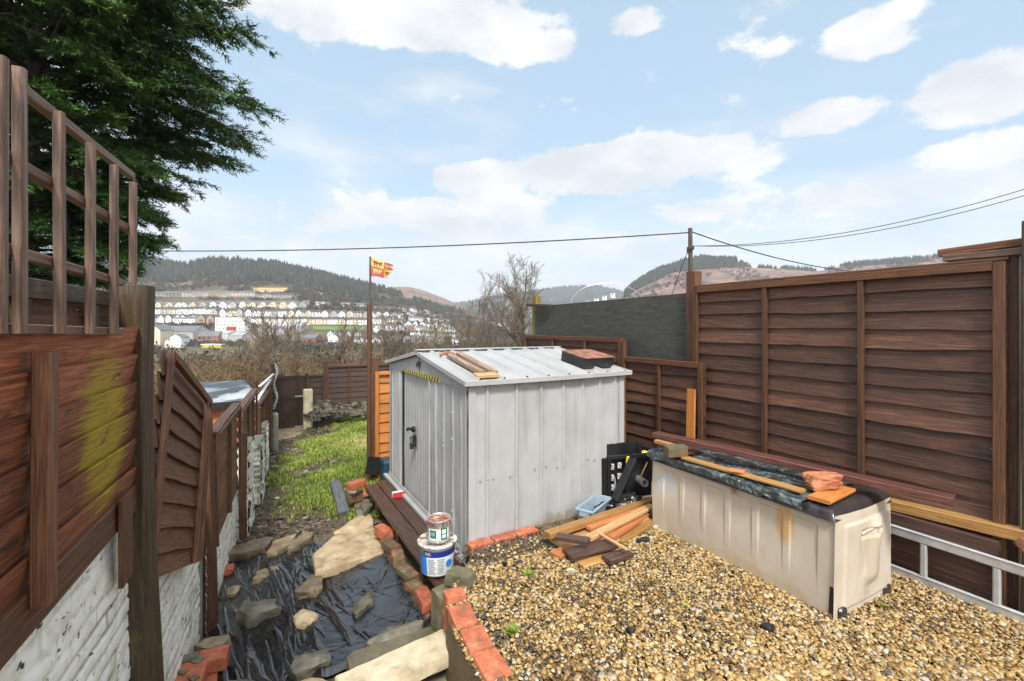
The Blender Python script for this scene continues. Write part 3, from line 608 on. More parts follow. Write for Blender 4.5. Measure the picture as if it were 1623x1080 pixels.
def abox(mb, x0, x1, y0, y1, z0, z1, tint=.5, mat=0):
    v = [(x, y, z) for z in (z0, z1) for y in (y0, y1) for x in (x0, x1)]
    mb.add(v, [(0, 1, 3, 2), (4, 5, 7, 6), (0, 1, 5, 4), (2, 3, 7, 6), (0, 2, 6, 4), (1, 3, 7, 5)], None, tint, mat)
def window_at(root, x, y, z, w, h, data):
    o = bpy.data.objects.new('window', data); COL.objects.link(o); o.parent = root; o.location = (x, y, z); o.scale = (w, 1, h); LOC[o.name] = Vector((0, 0, 0)); return o
_wm = MB(); abox(_wm, -.5, .5, -.06, .06, 0, 1); WIN = _wm.mesh('window', GLASS)
def house_proto(w, style, wall, slate=SLATE):
    e = empty('terraced_house', (0, 0, 0)); mb = MB(); rf = MB(); D = 7.5; zw = 5.0
    house_walls(mb, 0, w, 0, D, -4, zw, 1.9); gable_roof(rf, 0, w, 0, D, zw, 1.9)
    wins = [(w * .27, -.0, 3.2), (w * .72, 0, 3.2), (w * .27, 0, .8), (w * .72, 0, .8)]
    if style == 1:
        house_walls(mb, w * .18, w * .82, -4.2, 0, -4, 4.3, w * .24, 'y'); gable_roof(rf, w * .18, w * .82, -4.2, .4, 4.3, w * .24, .25, 'y')
        wins = [(w * .40, -4.2, 2.4), (w * .62, -4.2, -.4), (w * .09, 0, 3.2), (w * .91, 0, 3.2)]
    elif style == 2:
        abox(mb, 0, w * .55, -3, -.001, -4, 2.4); abox(rf, -.1, w * .55 + .1, -3.2, -.002, 2.401, 2.62); wins = [(w * .28, -3, .8), (w * .27, 0, 3.2), (w * .72, 0, 3.2), (w * .78, 0, .8)]
    obj('wall', mb, wall, e); r = obj('roof', rf, slate, e)
    c = MB(); abox(c, w - .45, w + .45, D / 2 - .4, D / 2 + .4, zw + 1.2, zw + 3.3); ch = obj('chimney', c, CHIM, r)
    for x, y, z in wins: window_at(e, x, y, z, 1.0, 1.25, WIN)
    return e
PROTO = {}
def house(w, style, wall, loc, rz, label, group, slate=0):
    k = (style, wall, slate)
    if k not in PROTO: o = PROTO[k] = house_proto(9.0, style, WALLS[wall], (SLATE, SLATE2)[slate])
    else: o = copy_tree(PROTO[k])
    o.location = loc; o.rotation_euler = (0, 0, rz); o.scale = (w / 9.0, min(1, w / 7), min(1, w / 7 + .1)); tag(o, label, 'house', group); return o
def row(pts, wpx, styles, walls, label, group, seed, skip=0, slate=0, H=H1):
    rr = random.Random(seed); (x0, y0), (x1, y1) = pts; px = x0
    while px < x1:
        py = y0 + (y1 - y0) * (px - x0) / (x1 - x0); Y = H.at(px, py); p = H.pt(px, Y)
        q = H.pt(px + wpx, H.at(px + wpx, y0 + (y1 - y0) * (px + wpx - x0) / (x1 - x0)))
        w = min((q - p).length, wpx * Y / F * 1.15)
        if rr.random() > skip:
            house(w * (.98 if not skip else .85), rr.choice(styles), rr.choice(walls), (p.x, p.y, p.z + rr.uniform(-.2, .3)), math.atan2(q.y - p.y, q.x - p.x) * .8 + (rr.uniform(-.5, .5) if skip else 0), label, group, slate)
        px += wpx
W, CR, GR, PK, RB, BF = range(6)
row([(212, 471), (400, 470)], 12, [0, 0, 2], [BF, GR, PK, GR], 'dull stone terraced house in the highest row under the hill', 'highest terrace under the hill', 1)
row([(405, 473), (475, 473)], 12, [0, 2], [BF, GR], 'brown stone terraced house in the short row under the yellow field', 'short terrace under the yellow field', 2, 0, 1)
row([(215, 489), (480, 488)], 15, [1], [GR, W, CR, GR, CR, W], 'gabled pale house in the long row below the highest terrace', 'long row of gabled houses', 3)
row([(478, 486), (575, 489)], 13, [0, 1, 2], [W, W, CR, GR], 'white house with grey roof at the end of the gabled row', 'end of the gabled row', 4, .1)
row([(212, 498), (332, 498)], 14, [0, 2], [W, GR, CR], 'low cream terraced house in the row left of the dark tree', 'row left of the dark tree', 5, 0, 1)
row([(338, 501), (575, 503)], 13, [1, 1, 2, 0], [W, W, CR, GR, W], 'white house with rear gable in the middle terrace', 'middle terrace of the far town', 6, 0, 1)
row([(212, 511), (300, 511)], 13, [1, 0], [W, GR, W], 'grey roofed house left of the twin gabled house', 'row left of the twin gabled house', 7, 0, 1)
row([(389, 514), (578, 515)], 12, [0, 0, 2], [CR, W, BF, W, CR], 'cream house in the lowest long terrace behind the playing field', 'lowest long terrace', 8, 0, 1)
row([(596, 493), (642, 494)], 13, [0], [W, CR, W], 'white house in the short straight row right of the flagpole', 'straight row right of the flagpole', 9, 0, 1)
row([(592, 503), (640, 505)], 12, [0, 1], [W, W, GR], 'white house in the second row right of the flagpole', 'second row right of the flagpole', 10, 0, 1)
row([(592, 514), (634, 515)], 12, [0, 2], [W, W, CR], 'white house in the third row right of the flagpole', 'third row right of the flagpole', 11)
for i, (yy, a, b) in enumerate(((496, 655, 692), (503, 640, 700), (511, 638, 705), (519, 640, 712), (527, 648, 716), (535, 650, 720))):
    row([(a, yy), (b, yy + 3)], 11, [0, 1], [W, W, W, GR, CR], 'white house on the steep hillside above the shed roof' , 'white houses stepping down the hillside', 20 + i, .18, i % 2)
row([(760, 512), (805, 510)], 12, [0, 1], [W, BF, W], 'small white house far behind the bare tree', 'houses behind the bare tree', 30, .1)
row([(505, 547), (582, 548)], 15, [1, 0, 1, 2], [W, W, GR, W], 'white house below the playing field', 'houses below the playing field', 31, .1, 1)
row([(505, 537), (575, 537)], 14, [0, 1], [W, GR, W], 'grey roofed house right under the playing field', 'houses right under the playing field', 32, .15, 1)
row([(592, 526), (650, 528)], 16, [1], [RB, W, W, RB], 'brick gabled house right of the flagpole', 'brick and white houses right of the flagpole', 33)
row([(600, 546), (735, 548)], 13, [0, 2], [GR, W, GR, BF], 'grey terraced house just above the shed roof', 'terraces just above the shed roof', 34, .12)
row([(410, 530), (480, 531)], 14, [0, 2], [W, BF, GR], 'low grey roofed building behind the scrub', 'buildings behind the scrub', 35, .2)
for px in (906, 918, 931, 944, 957, 970):
    Y = 640; z = CAMZ + (HZ - (490.5 - (px - 906) * .33)) / F * Y
    house(4.2, 1, W, (U(px) * Y, Y, z), .4, 'tiny white house in the row seen under the white hoop', 'white houses seen under the hoop')
# single buildings that stand out
def block(name, px0, px1, py, h, D, wall, label, cat, wins, roofh=0, roof=SLATE, flatroof=False):
    Y = H1.at((px0 + px1) / 2, py); p = H1.pt(px0, Y); w = (px1 - px0) / F * Y
    e = empty(name, (p.x, Y, p.z), label, cat); L0 = LOC[e.name]
    mb = MB(); rf = MB(); x, y, z = p
    if flatroof: abox(mb, x, x + w, y, y + D, z - 4, z + h); abox(rf, x - .2, x + w + .2, y - .2, y + D + .2, z + h + .003, z + h + .5)
    else: house_walls(mb, x, x + w, y, y + D, z - 4, z + h, roofh); gable_roof(rf, x, x + w, y, y + D, z + h, roofh)
    obj('wall', mb, wall, e); obj('roof', rf, roof, e)
    for (fx, fz, ww, wh) in wins: window_at(e, w * fx, 0, fz, ww, wh, WIN)
    return e, (x, y, z, w)
e, (x, y, z, w) = block('school_building', 341, 388, 525, 11.5, 10, WALLS[W], 'large white flat roofed building with a red panel', 'school',
    [(.06 + .135 * i, 8.2, 1.1, 1.1) for i in range(8)] + [(.06 + .135 * i, 5.0, 1.1, 1.1) for i in range(8)] + [(.14, 1.5, 1.1, 1.1), (.27, 1.5, 1.1, 1.1), (.82, 1.5, 1.1, 1.1), (.95, 1.5, 1.1, 1.1)], 0, flat('pale flat roof', (.6, .6, .6)), True)
mb = MB(); abox(mb, x + w * .38, x + w * .72, y - .35, y - .01, z - 1, z + 4.2); rp = obj('red_panel', mb, flat('red cladding', (.45, .07, .04)), e)
for i in range(3): 
    o = window_at(e, w * (.46 + .09 * i), -.4, 1.6, 1.1, 1.1, WIN)
e, (x, y, z, w) = block('twin_gabled_house', 314, 342, 514, 6, 9, WALLS[BF], 'tall stone house with two front gables beside the white school', 'house', [(.2, 3.6, 1.3, 1.8), (.35, 3.6, 1.3, 1.8), (.72, 3.6, 1.3, 1.8), (.86, 3.6, 1.3, 1.8)], 3, SLATE2)
for a, b in ((.06, .46), (.56, .96)):
    mb = MB(); rf = MB(); house_walls(mb, x + w * a, x + w * b, y - 2, y + .5, z - 4, z + 5.6, 3.2, 'y'); gable_roof(rf, x + w * a, x + w * b, y - 2.1, y + 3, z + 5.6, 3.2, .4, 'y')
    g = obj('gable_bay', mb, WALLS[BF], e); obj('gable_roof', rf, SLATE2, g)
    for fx in (.35, .65): 
        o = window_at(e, w * (a + (b - a) * fx), -2.05, 2.6, 1.1, 2.0, WIN)
block('church_hall', 274, 309, 514, 4.5, 9, WALLS[W], 'long white hall with a row of small windows', 'hall', [(.1 + .16 * i, 2, .8, 1.3) for i in range(6)], 1.8)
block('warehouse', 237, 306, 541, 7, 22, WALLS[GR], 'long grey roofed warehouse behind the white house', 'warehouse', [], 4.5)
def gable_front(name, px0, px1, py, h, gh, D, wall, label, cat, wins, Hh=H1):
    Y = Hh.at((px0 + px1) / 2, py); p = Hh.pt(px0, Y); w = (px1 - px0) / F * Y; x, y, z = p
    e = empty(name, tuple(p), label, cat); mb = MB(); rf = MB()
    house_walls(mb, x, x + w, y, y + D, z - 4, z + h, gh, 'y'); gable_roof(rf, x, x + w, y - .2, y + D, z + h, gh, .35, 'y')
    obj('wall', mb, wall, e); obj('roof', rf, SLATE, e)
    for (fx, fz, ww, wh) in wins: window_at(e, w * fx, -.02, fz, ww, wh, WIN)
gable_front('cream_chapel', 231, 254, 557, 13, 4, 14, WALLS[CR], 'tall cream gabled building beside the big fence post', 'chapel', [(.75, 3, 1.4, 2)])
gable_front('white_house', 269, 287, 553, 7.5, 2.5, 9, WALLS[W], 'white gable ended house among the grey warehouses', 'house', [])
gable_front('white_house', 261, 269.5, 552, 5, 1.5, 7, WALLS[CR], 'narrow cream lean-to house left of the white gable', 'house', [(.5, 1.2, 1.6, 1.4)])
gable_front('white_house', 520, 535, 553, 8, 2.4, 9, WALLS[W], 'white gable ended house with a blue sign by the scrub', 'house', [(.3, 4.5, 1, 1.4)])
Y = H1.at(527, 553); p = H1.pt(529, Y)
mb = MB(); abox(mb, p.x, p.x + 3.2, Y - .22, Y - .08, p.z + .9, p.z + 3.3); thing('wall_sign', mb, M['blue'], 'blue sign on the white gable wall below the playing field', 'sign')
block('shop_row', 313, 346, 545, 5.5, 9, WALLS[RB], 'brick building with a dark shopfront left of the metal sheds', 'shop', [(.1, 3.4, 2, 1.4), (.3, 3.4, 2, 1.4), (.55, 3.4, 2, 1.4)], 3.4)
block('metal_shed', 346, 362, 543, 7, 16, flat('pale metal cladding', (.42, .46, .48)), 'pale blue metal clad shed below the school', 'shed', [], 1.5, flat('pale metal roof', (.4, .44, .47)))
block('metal_shed', 363, 384, 543, 5, 18, WALLS[GR], 'wide grey metal shed below the school', 'shed', [], 3, flat('grey metal roof', (.27, .28, .29)))
block('industrial_unit', 386, 416, 545, 4, 14, WALLS[BF], 'low brown industrial unit behind the branches', 'warehouse', [], 3)
block('industrial_unit', 421, 476, 526, 4, 16, WALLS[GR], 'long pale roofed unit left of the playing field', 'warehouse', [], 4, flat('pale weathered roof', (.33, .33, .34)))
block('industrial_unit', 462, 500, 545, 4, 14, WALLS[RB], 'low brick unit with pale front behind the twigs', 'warehouse', [], 2.5)
block('hoarding', 318, 350, 566, 2.2, 6, flat('yellow hoarding', (.55, .42, .03)), 'long yellow hoarding low behind the scrub', 'hoarding', [], 0, WALLS[W], True)
block('brick_hall', 520, 552, 572, 4, 12, WALLS[RB], 'brick hall with a sloping roof behind the back fence', 'hall', [], 4.5, flat('brown tile roof', (.13, .08, .06)))

# ---- bare trees and scrub on the slope below the garden
def bare_tree(name, base, h, seed, label, group=None, spread=.55, trunk=None, n0=9, lean=0, tw=.006, depth=4, wob0=.10):
    rr = random.Random(seed); tr = trunk or h * .018; T = MB(); C = MB()
    e = empty(name, base, label, 'tree', group); b = Vector(base)
    def branch(p, d, L, r, lev):
        n = 5 if lev < 3 else 4; pts = [p]; q = p.copy(); dd = d.copy()
        for i in range(n):
            dd = (dd + Vector((rr.gauss(0, .13 if lev else wob0), rr.gauss(0, .13 if lev else wob0), rr.gauss(.05, .09)))).normalized(); q = q + dd * L / n; pts.append(q.copy())
        sc = [1 - .62 * i / n for i in range(n + 1)]
        sweep(T if lev <= 1 else C, pts, circp(r, 7 if lev == 0 else (5 if lev == 1 else 3)), (.013, .017, 1), sc, .25 + .15 * lev + rr.random() * .3, 0, False)
        if lev >= depth: return
        k = (n0, 7, 6, 5, 4)[lev]
        for i in range(k):
            f = (.28 + .72 * (i + rr.random() * .8) / k) if lev == 0 else (.2 + .8 * (i + rr.random()) / k)
            f = min(f, .99); j = int(f * n); a = pts[j].lerp(pts[j + 1], f * n - j); td = (pts[j + 1] - pts[j]).normalized()
            ax = Vector((rr.gauss(0, 1), rr.gauss(0, 1), rr.gauss(0, .5))); ax = (ax - td * ax.dot(td)).normalized()
            ang = rr.uniform(spread * .6, spread * 1.25); nd = (td * math.cos(ang) + ax * math.sin(ang) + Vector((0, 0, .16))).normalized()
            branch(a, nd, L * (.62 if lev == 0 else .58) * rr.uniform(.7, 1.1) * (1.1 - .35 * f), max(tw, r * (1 - .62 * f) * .55), lev + 1)
        if lev == 0: branch(pts[-1], td, L * .4, r * .38, 1)
    branch(b, Vector((lean, 0, 1)).normalized(), h * .72, tr, 0)
    obj('trunk', T, M['bark'], e); obj('crown', C, M['twig'], e); return e
bare_tree('bare_tree', tuple(P(836, 640, 42)), 12.2, 11, 'large leafless tree with a round crown behind the shed', None, .74, .19, 15, 0, .015, 4, .04)
bare_tree('bare_tree', tuple(P(880, 640, 48)), 10, 12, 'small reddish leafless tree right behind the yellow post', None, .4, .1, 9, 0, .012, 3)
bare_tree('bare_tree', tuple(P(770, 640, 40)), 9.5, 13, 'low leafless tree just left of the large bare tree', None, .6, .1, 9, .1, .011, 4)
tb = [(402, 600, 26, 4.2, 21), (440, 600, 24, 4.6, 22), (352, 600, 28, 3.6, 23), (508, 600, 30, 5.2, 24), (548, 600, 27, 3.8, 25), (640, 600, 34, 6.3, 26), (690, 600, 36, 6.4, 27), (735, 600, 38, 6.8, 28), (470, 600, 33, 5.6, 29), (300, 600, 30, 2.8, 30), (605, 600, 31, 5.0, 31), (668, 600, 30, 4.6, 32)]
labs = ['upright leafless sapling with forked stem beyond the outbuilding roof', 'twisted dark leafless tree behind the gate', 'thin leafless sapling left of the twisted tree', 'pale leafless tree above the back fence', 'small leafless bush tree left of the flagpole', 'leafless tree with fine twigs behind the shed gable', 'leafless tree above the shed roof ridge', 'wide leafless tree at the middle of the shed roof', 'tall thin leafless tree between gate and flagpole', 'low leafless shrub beside the big fence post', 'leafless tree just right of the flagpole', 'short leafless tree behind the shed roof hook']
for (px, py, Y, h, sd), lb in zip(tb, labs):
    b = P(px, py, Y); b.z = float(zt(b.x, b.y)) + .0
    top = h + (P(px, 600, Y).z - b.z) * .5
    bare_tree('bare_tree', tuple(b), top, sd, lb, None, .55, .075, 9, R.uniform(-.15, .25), .015, 3)
def thicket():
    rr = np.random.RandomState(3); mb = MB(); n = 5200
    px = rr.uniform(150, 800, n); Y = rr.uniform(17.5, 36, n); X = U(px) * Y; z0 = zt(X, Y) 
    top = CAMZ - (np.interp(px, [150, 240, 330, 420, 480, 560, 640, 800], [594, 597, 593, 585, 592, 598, 596, 592]) + rr.normal(0, 9, n) + (fbm(px * .05, Y * .3, 5) - .5) * 60 - HZ) / F * Y
    L = np.clip(top - z0, .6, 9); d = rr.normal(size=(n, 2)) * .38; col = np.clip(.42 + (fbm(X * .35, Y * .35, 8) - .5) * 1.0 + rr.normal(-.06, .22, n), 0, .84)
    k = 7; t = np.linspace(0, 1, k)
    bend = rr.uniform(.2, 1.3, n)
    x = X[:, None] + d[:, :1] * L[:, None] * (t ** 1.6)[None] + (rr.rand(n, k) - .5) * .12
    y = Y[:, None] + d[:, 1:] * L[:, None] * (t ** 1.6)[None] + (rr.rand(n, k) - .5) * .12
    z = z0[:, None] + L[:, None] * (t[None] * (1.25) - .25 * bend[:, None] * t[None] ** 3)
    C = np.stack([x, y, z], -1); r = rr.uniform(.006, .016, n)[:, None] * (1 - .7 * t)[None]
    ang = np.arange(3) * 2.094
    V = C[:, :, None, :] + np.stack([np.cos(ang), np.sin(ang), 0 * ang], -1)[None, None] * r[:, :, None, None]
    i = np.arange(n)[:, None, None] * (k * 3) + np.arange(k - 1)[None, :, None] * 3 + np.arange(3)[None, None, :]
    j = np.arange(n)[:, None, None] * (k * 3) + np.arange(k - 1)[None, :, None] * 3 + (np.arange(3)[None, None, :] + 1) % 3
    mb.add(V.reshape(-1, 3), np.stack([i, j, j + 3, i + 3], -1).reshape(-1, 4), None, np.repeat(col, k * 3))
    # side twigs
    m = n * 7; s = rr.randint(0, n, m); f = rr.uniform(.35, 1, m); kk = np.minimum((f * (k - 1)).astype(int), k - 2); a = C[s, kk] + (C[s, kk + 1] - C[s, kk]) * (f * (k - 1) - kk)[:, None]
    dv = rr.normal(size=(m, 3)) * np.array([1, 1, .7]) + np.array([0, 0, .35]); dv /= np.linalg.norm(dv, axis=1)[:, None]; l = rr.uniform(.15, .8, m)[:, None]
    sd = rr.normal(size=(m, 3)) * .006
    V = np.stack([a - sd, a + sd, a + dv * l], 1).reshape(-1, 3); mb.add(V, np.arange(3 * m).reshape(-1, 3), None, np.repeat(np.clip(col[s] + rr.normal(0, .1, m), 0, .84), 3))
    # few leaves
    m = 9000; s = rr.randint(0, n, m); kk = rr.randint(2, k, m); a = C[s, kk] + rr.normal(size=(m, 3)) * .2; green = fbm(a[:, 0] * .3, a[:, 1] * .3, 33) > .48
    e = rr.normal(size=(m, 3, 3)) * .045; V = (a[:, None, :] + e)[green].reshape(-1, 3); mb.add(V, np.arange(len(V)).reshape(-1, 3), None, np.repeat(rr.uniform(.8, 1, green.sum()), 3))
    tag(obj('bramble_thicket', mb, M['scrub']), 'tangle of brown brambles and scrub below the back fence', 'scrub', None, 'stuff')
thicket()

# ---- the big conifer over the left fence
def conifer():
    rr = np.random.RandomState(12); b = Vector((-7.7, 7.4, -1.3)); H = 12.5
    e = empty('conifer_tree', tuple(b), 'huge dark green conifer overhanging the trellis', 'tree')
    T = MB(); N = MB()
    for k, (dx, dy, r, lean) in enumerate(((0, 0, .24, 0), (.35, -.15, .15, .05), (-.4, .1, .16, -.06), (.15, .35, .12, .03))):
        pts = [Vector((b.x + dx + lean * i * 1.0 + .06 * math.sin(i * 1.3 + k), b.y + dy + .05 * math.cos(i), b.z + H * (.95 if k == 0 else .6) * i / 10)) for i in range(11)]
        tube(T, pts, r, 10, .5, 0, [1 - .085 * i for i in range(11)])
    VS, TS = [], []
    prof = [(0.0, .0), (.30, .0), (.31, 1.2), (.37, 1.6), (.43, 2.1), (.49, 2.6), (.54, 3.15), (.59, 3.3), (.65, 3.0), (.75, 2.6), (.9, 1.5), (1, .3)]
    nl = 300
    for li in range(nl):
        f = .31 + .69 * ((li + rr.rand()) / nl) ** 1.15; z = b.z + H * f
        az = li * 2.39996 + rr.normal() * .2
        Rm = np.interp(f, [a for a, _ in prof], [c for _, c in prof]) * rr.uniform(.72, 1.08)
        if Rm < .25: continue
        rise = rr.uniform(.02, .32); n = 9
        out = np.array([math.cos(az), math.sin(az), 0]); t = np.linspace(0, 1, n)
        sway = rr.normal() * .15
        perp = np.array([-out[1], out[0], 0])
        pts = np.array([b.x, b.y, z]) + out * (Rm * t)[:, None] + perp * (sway * Rm * t ** 2)[:, None] + np.array([0, 0, 1]) * (Rm * (rise * t - .30 * t ** 2.2 * rr.uniform(.2, 1)))[:, None]
        tube(T, [Vector(p) for p in pts], .045 * (Rm / 4) + .008, 5, .35, 0, [1 - .85 * x for x in t], False)
        # side boughs, then sprays on each
        nb = int(10 + Rm * 9)
        for bi in range(nb):
            s = rr.uniform(.22, 1) ** .8; k = min(int(s * (n - 1)), n - 2); a = pts[k] + (pts[k + 1] - pts[k]) * (s * (n - 1) - k)
            tdir = pts[k + 1] - pts[k]; tdir /= np.linalg.norm(tdir)
            sg = rr.choice([-1, 1]); bd = tdir * rr.uniform(.5, 1.1) + perp * sg * rr.uniform(.4, 1.0) + np.array([0, 0, rr.uniform(-.30, .22)]); bd /= np.linalg.norm(bd)
            bl = rr.uniform(.35, .95) * (.45 + .2 * Rm) * (1.12 - .55 * s)
            ns = int(10 + bl * 17)
            q = rr.uniform(.1, 1, ns); base = a + bd * (bl * q)[:, None] + np.array([0, 0, -1]) * (.16 * bl * q ** 2)[:, None]
            u = np.cross(bd, [0, 0, 1]); u /= np.linalg.norm(u) + 1e-9
            sd = bd * rr.uniform(.55, 1.1, ns)[:, None] + u * (rr.choice([-1, 1], ns) * rr.uniform(.25, 1.0, ns))[:, None] + np.array([0, 0, 1]) * rr.normal(-.08, .26, ns)[:, None]
            sd /= np.linalg.norm(sd, axis=1)[:, None]; ln = rr.uniform(.10, .26, ns) * (1.1 - .35 * q)
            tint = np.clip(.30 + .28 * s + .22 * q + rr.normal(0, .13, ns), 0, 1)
            # each spray: a spine of small leaf-scale wings
            m = 4
            for w in range(m):
                g0 = w / m; p0 = base + sd * (ln * g0)[:, None]
                wv = np.cross(sd, rr.normal(size=(ns, 3)) * .6 + np.array([0, 0, 1])); wv /= np.linalg.norm(wv, axis=1)[:, None] + 1e-9
                sgn = 1 if w % 2 else -1
                tip = p0 + (sd * .75 + wv * sgn * .55) * (ln * (.62 - .09 * w))[:, None]; tip[:, 2] -= .012
                mid = p0 + (sd * .5 + wv * sgn * .12) * (ln * .35)[:, None] 
                wd = (np.cross(tip - p0, wv)); wd /= np.linalg.norm(wd, axis=1)[:, None] + 1e-9
                VS.append(np.stack([p0 - wv * .014, p0 + wv * .016, tip], 1)); TS.append(np.repeat(tint, 3))
            VS.append(np.stack([base, base + sd * (ln * .5)[:, None] + u * .014, base + sd * (ln * 1.15)[:, None]], 1)); TS.append(np.repeat(np.clip(tint + .1, 0, 1), 3))
    V = np.concatenate([v.reshape(-1, 3) for v in VS]); N.add(V, np.arange(len(V)).reshape(-1, 3), None, np.concatenate(TS))
    obj('trunk', T, M['bark'], e); obj('crown', N, M['needles'], e); print('needles', len(V) // 3)
conifer()

# ---- telegraph pole and wires
def wire(p0, p1, sag, r, label, n=40):
    mb = MB(); pts = [p0.lerp(p1, i / n) - UP * sag * 4 * (i / n) * (1 - i / n) for i in range(n + 1)]
    tube(mb, pts, r, 6); return thing('overhead_wire', mb, M['black'], label, 'wire')
pb = P(1097, 600, 16); pt = P(1094, 362, 16)
e = empty('telegraph_pole', (pb.x, pb.y, -1.6), 'slim wooden telegraph pole behind the grey board', 'pole')
mb = MB(); tube(mb, [Vector((pb.x, 16, -1.6)), Vector((pt.x, 16, pt.z))], .085, 12, .5, 0, [1.1, .82]); obj('shaft', mb, M['bark'], e)
mb = MB(); cbox(mb, (pt.x - .07, 15.87, P(0, 398, 16).z), BX, AX, .16, .05, .07); tube(mb, [P(1090, 402, 15.85), P(1090, 392, 15.85)], .035, 8); tube(mb, [P(1099, 396, 15.85), P(1099, 390, 15.85)], .03, 8); obj('insulator', mb, M['black'], e)
wire(P(-300, 372, 24), P(1091, 369, 16), .74, .022, 'long black cable crossing the sky left of the pole')
wire(P(1097, 390, 16), P(1900, 215, 11), .75, .011, 'lower of two thin wires rising to the right')
wire(P(1097, 390, 16), P(1900, 202, 11), .72, .011, 'upper of two thin wires rising to the right')
wire(P(1097, 368, 16), P(1420, 432, 24), .42, .020, 'black cable sagging right from pole to hillside')
wire(P(1091, 395, 16), P(1060, 480, 18), .0, .011, 'taut stay wire slanting down left of the pole')
# ================================================================== GARDEN GROUND
def Z4(x, y): return (250 + x / 3.1765, 740 + y / 3.1765)
def Z6(x, y): return (980 + x / 2.524, 640 + y / 2.524)
def Z7(x, y): return (640 + x / 3.859, 800 + y / 3.859)
def ZP(x, y): return (880 + x / 4.5, 680 + y / 4.5)
SA = Vector((-.386, 4.10, -.17)); SY = .512                       # shed corner and heading
SAX = Vector((-math.sin(SY), math.cos(SY), 0)); SBX = Vector((math.cos(SY), math.sin(SY), 0))
def SH(a, b, z=0): return SA + SAX * a + SBX * b + UP * z
SW, SL, SHH, SRG = 2.57, 1.80, 1.575, 1.77                         # gable width, length, wall and ridge heights

def lower_ground():
    mb = MB(); Y = np.linspace(.6, 15.6, 190); d = np.linspace(-.25, 5.2, 90)
    YY, D = np.meshgrid(Y, d, indexing='ij'); X = wallx(YY) + D
    Z = zl(X, YY) + (fbm(X * 2.2, YY * 2.2, 4) - .5) * .07 + (fbm(X * 9, YY * 9, 9) - .5) * .02 - np.where(YY < 5.4, .03, 0)
    Z = np.minimum(Z, -.24)
    grid(mb, X, YY, Z); tag(obj('garden_ground', mb, M['soil'], None, True), 'wet soil and leaf litter of the lower garden', None, None, 'structure')
lower_ground()
# gravel terrace: top sheet with a real drop on its left
GP = [(-.05, 2.28), (-.33, 2.80), (-.44, 3.16), (-.50, 3.50), (-.36, 3.86), (1.30, 4.80), (2.05, 5.55), (4.0, 1.9), (4.4, -1.6), (.9, -1.6)]
FC, FM = 5.05, -.55
def fx(Y, c=FC): return c + FM * Y
GP = [(.42, 1.3), (-.05, 2.28), (-.33, 2.80), (-.45, 3.16), (-.40, 3.50), (-.33, 3.93), (1.35, 4.88), (2.02, 5.30), (fx(5.2), 5.2), (fx(-1.6), -1.6), (.9, -1.6)]
def inpoly(x, y, poly):
    r = np.zeros(np.shape(x), bool); n = len(poly)
    for i in range(n):
        (x0, y0), (x1, y1) = poly[i], poly[(i + 1) % n]
        c = ((y0 > y) != (y1 > y)); r ^= c & (x < (x1 - x0) * (y - y0) / (y1 - y0 + 1e-12) + x0)
    return r
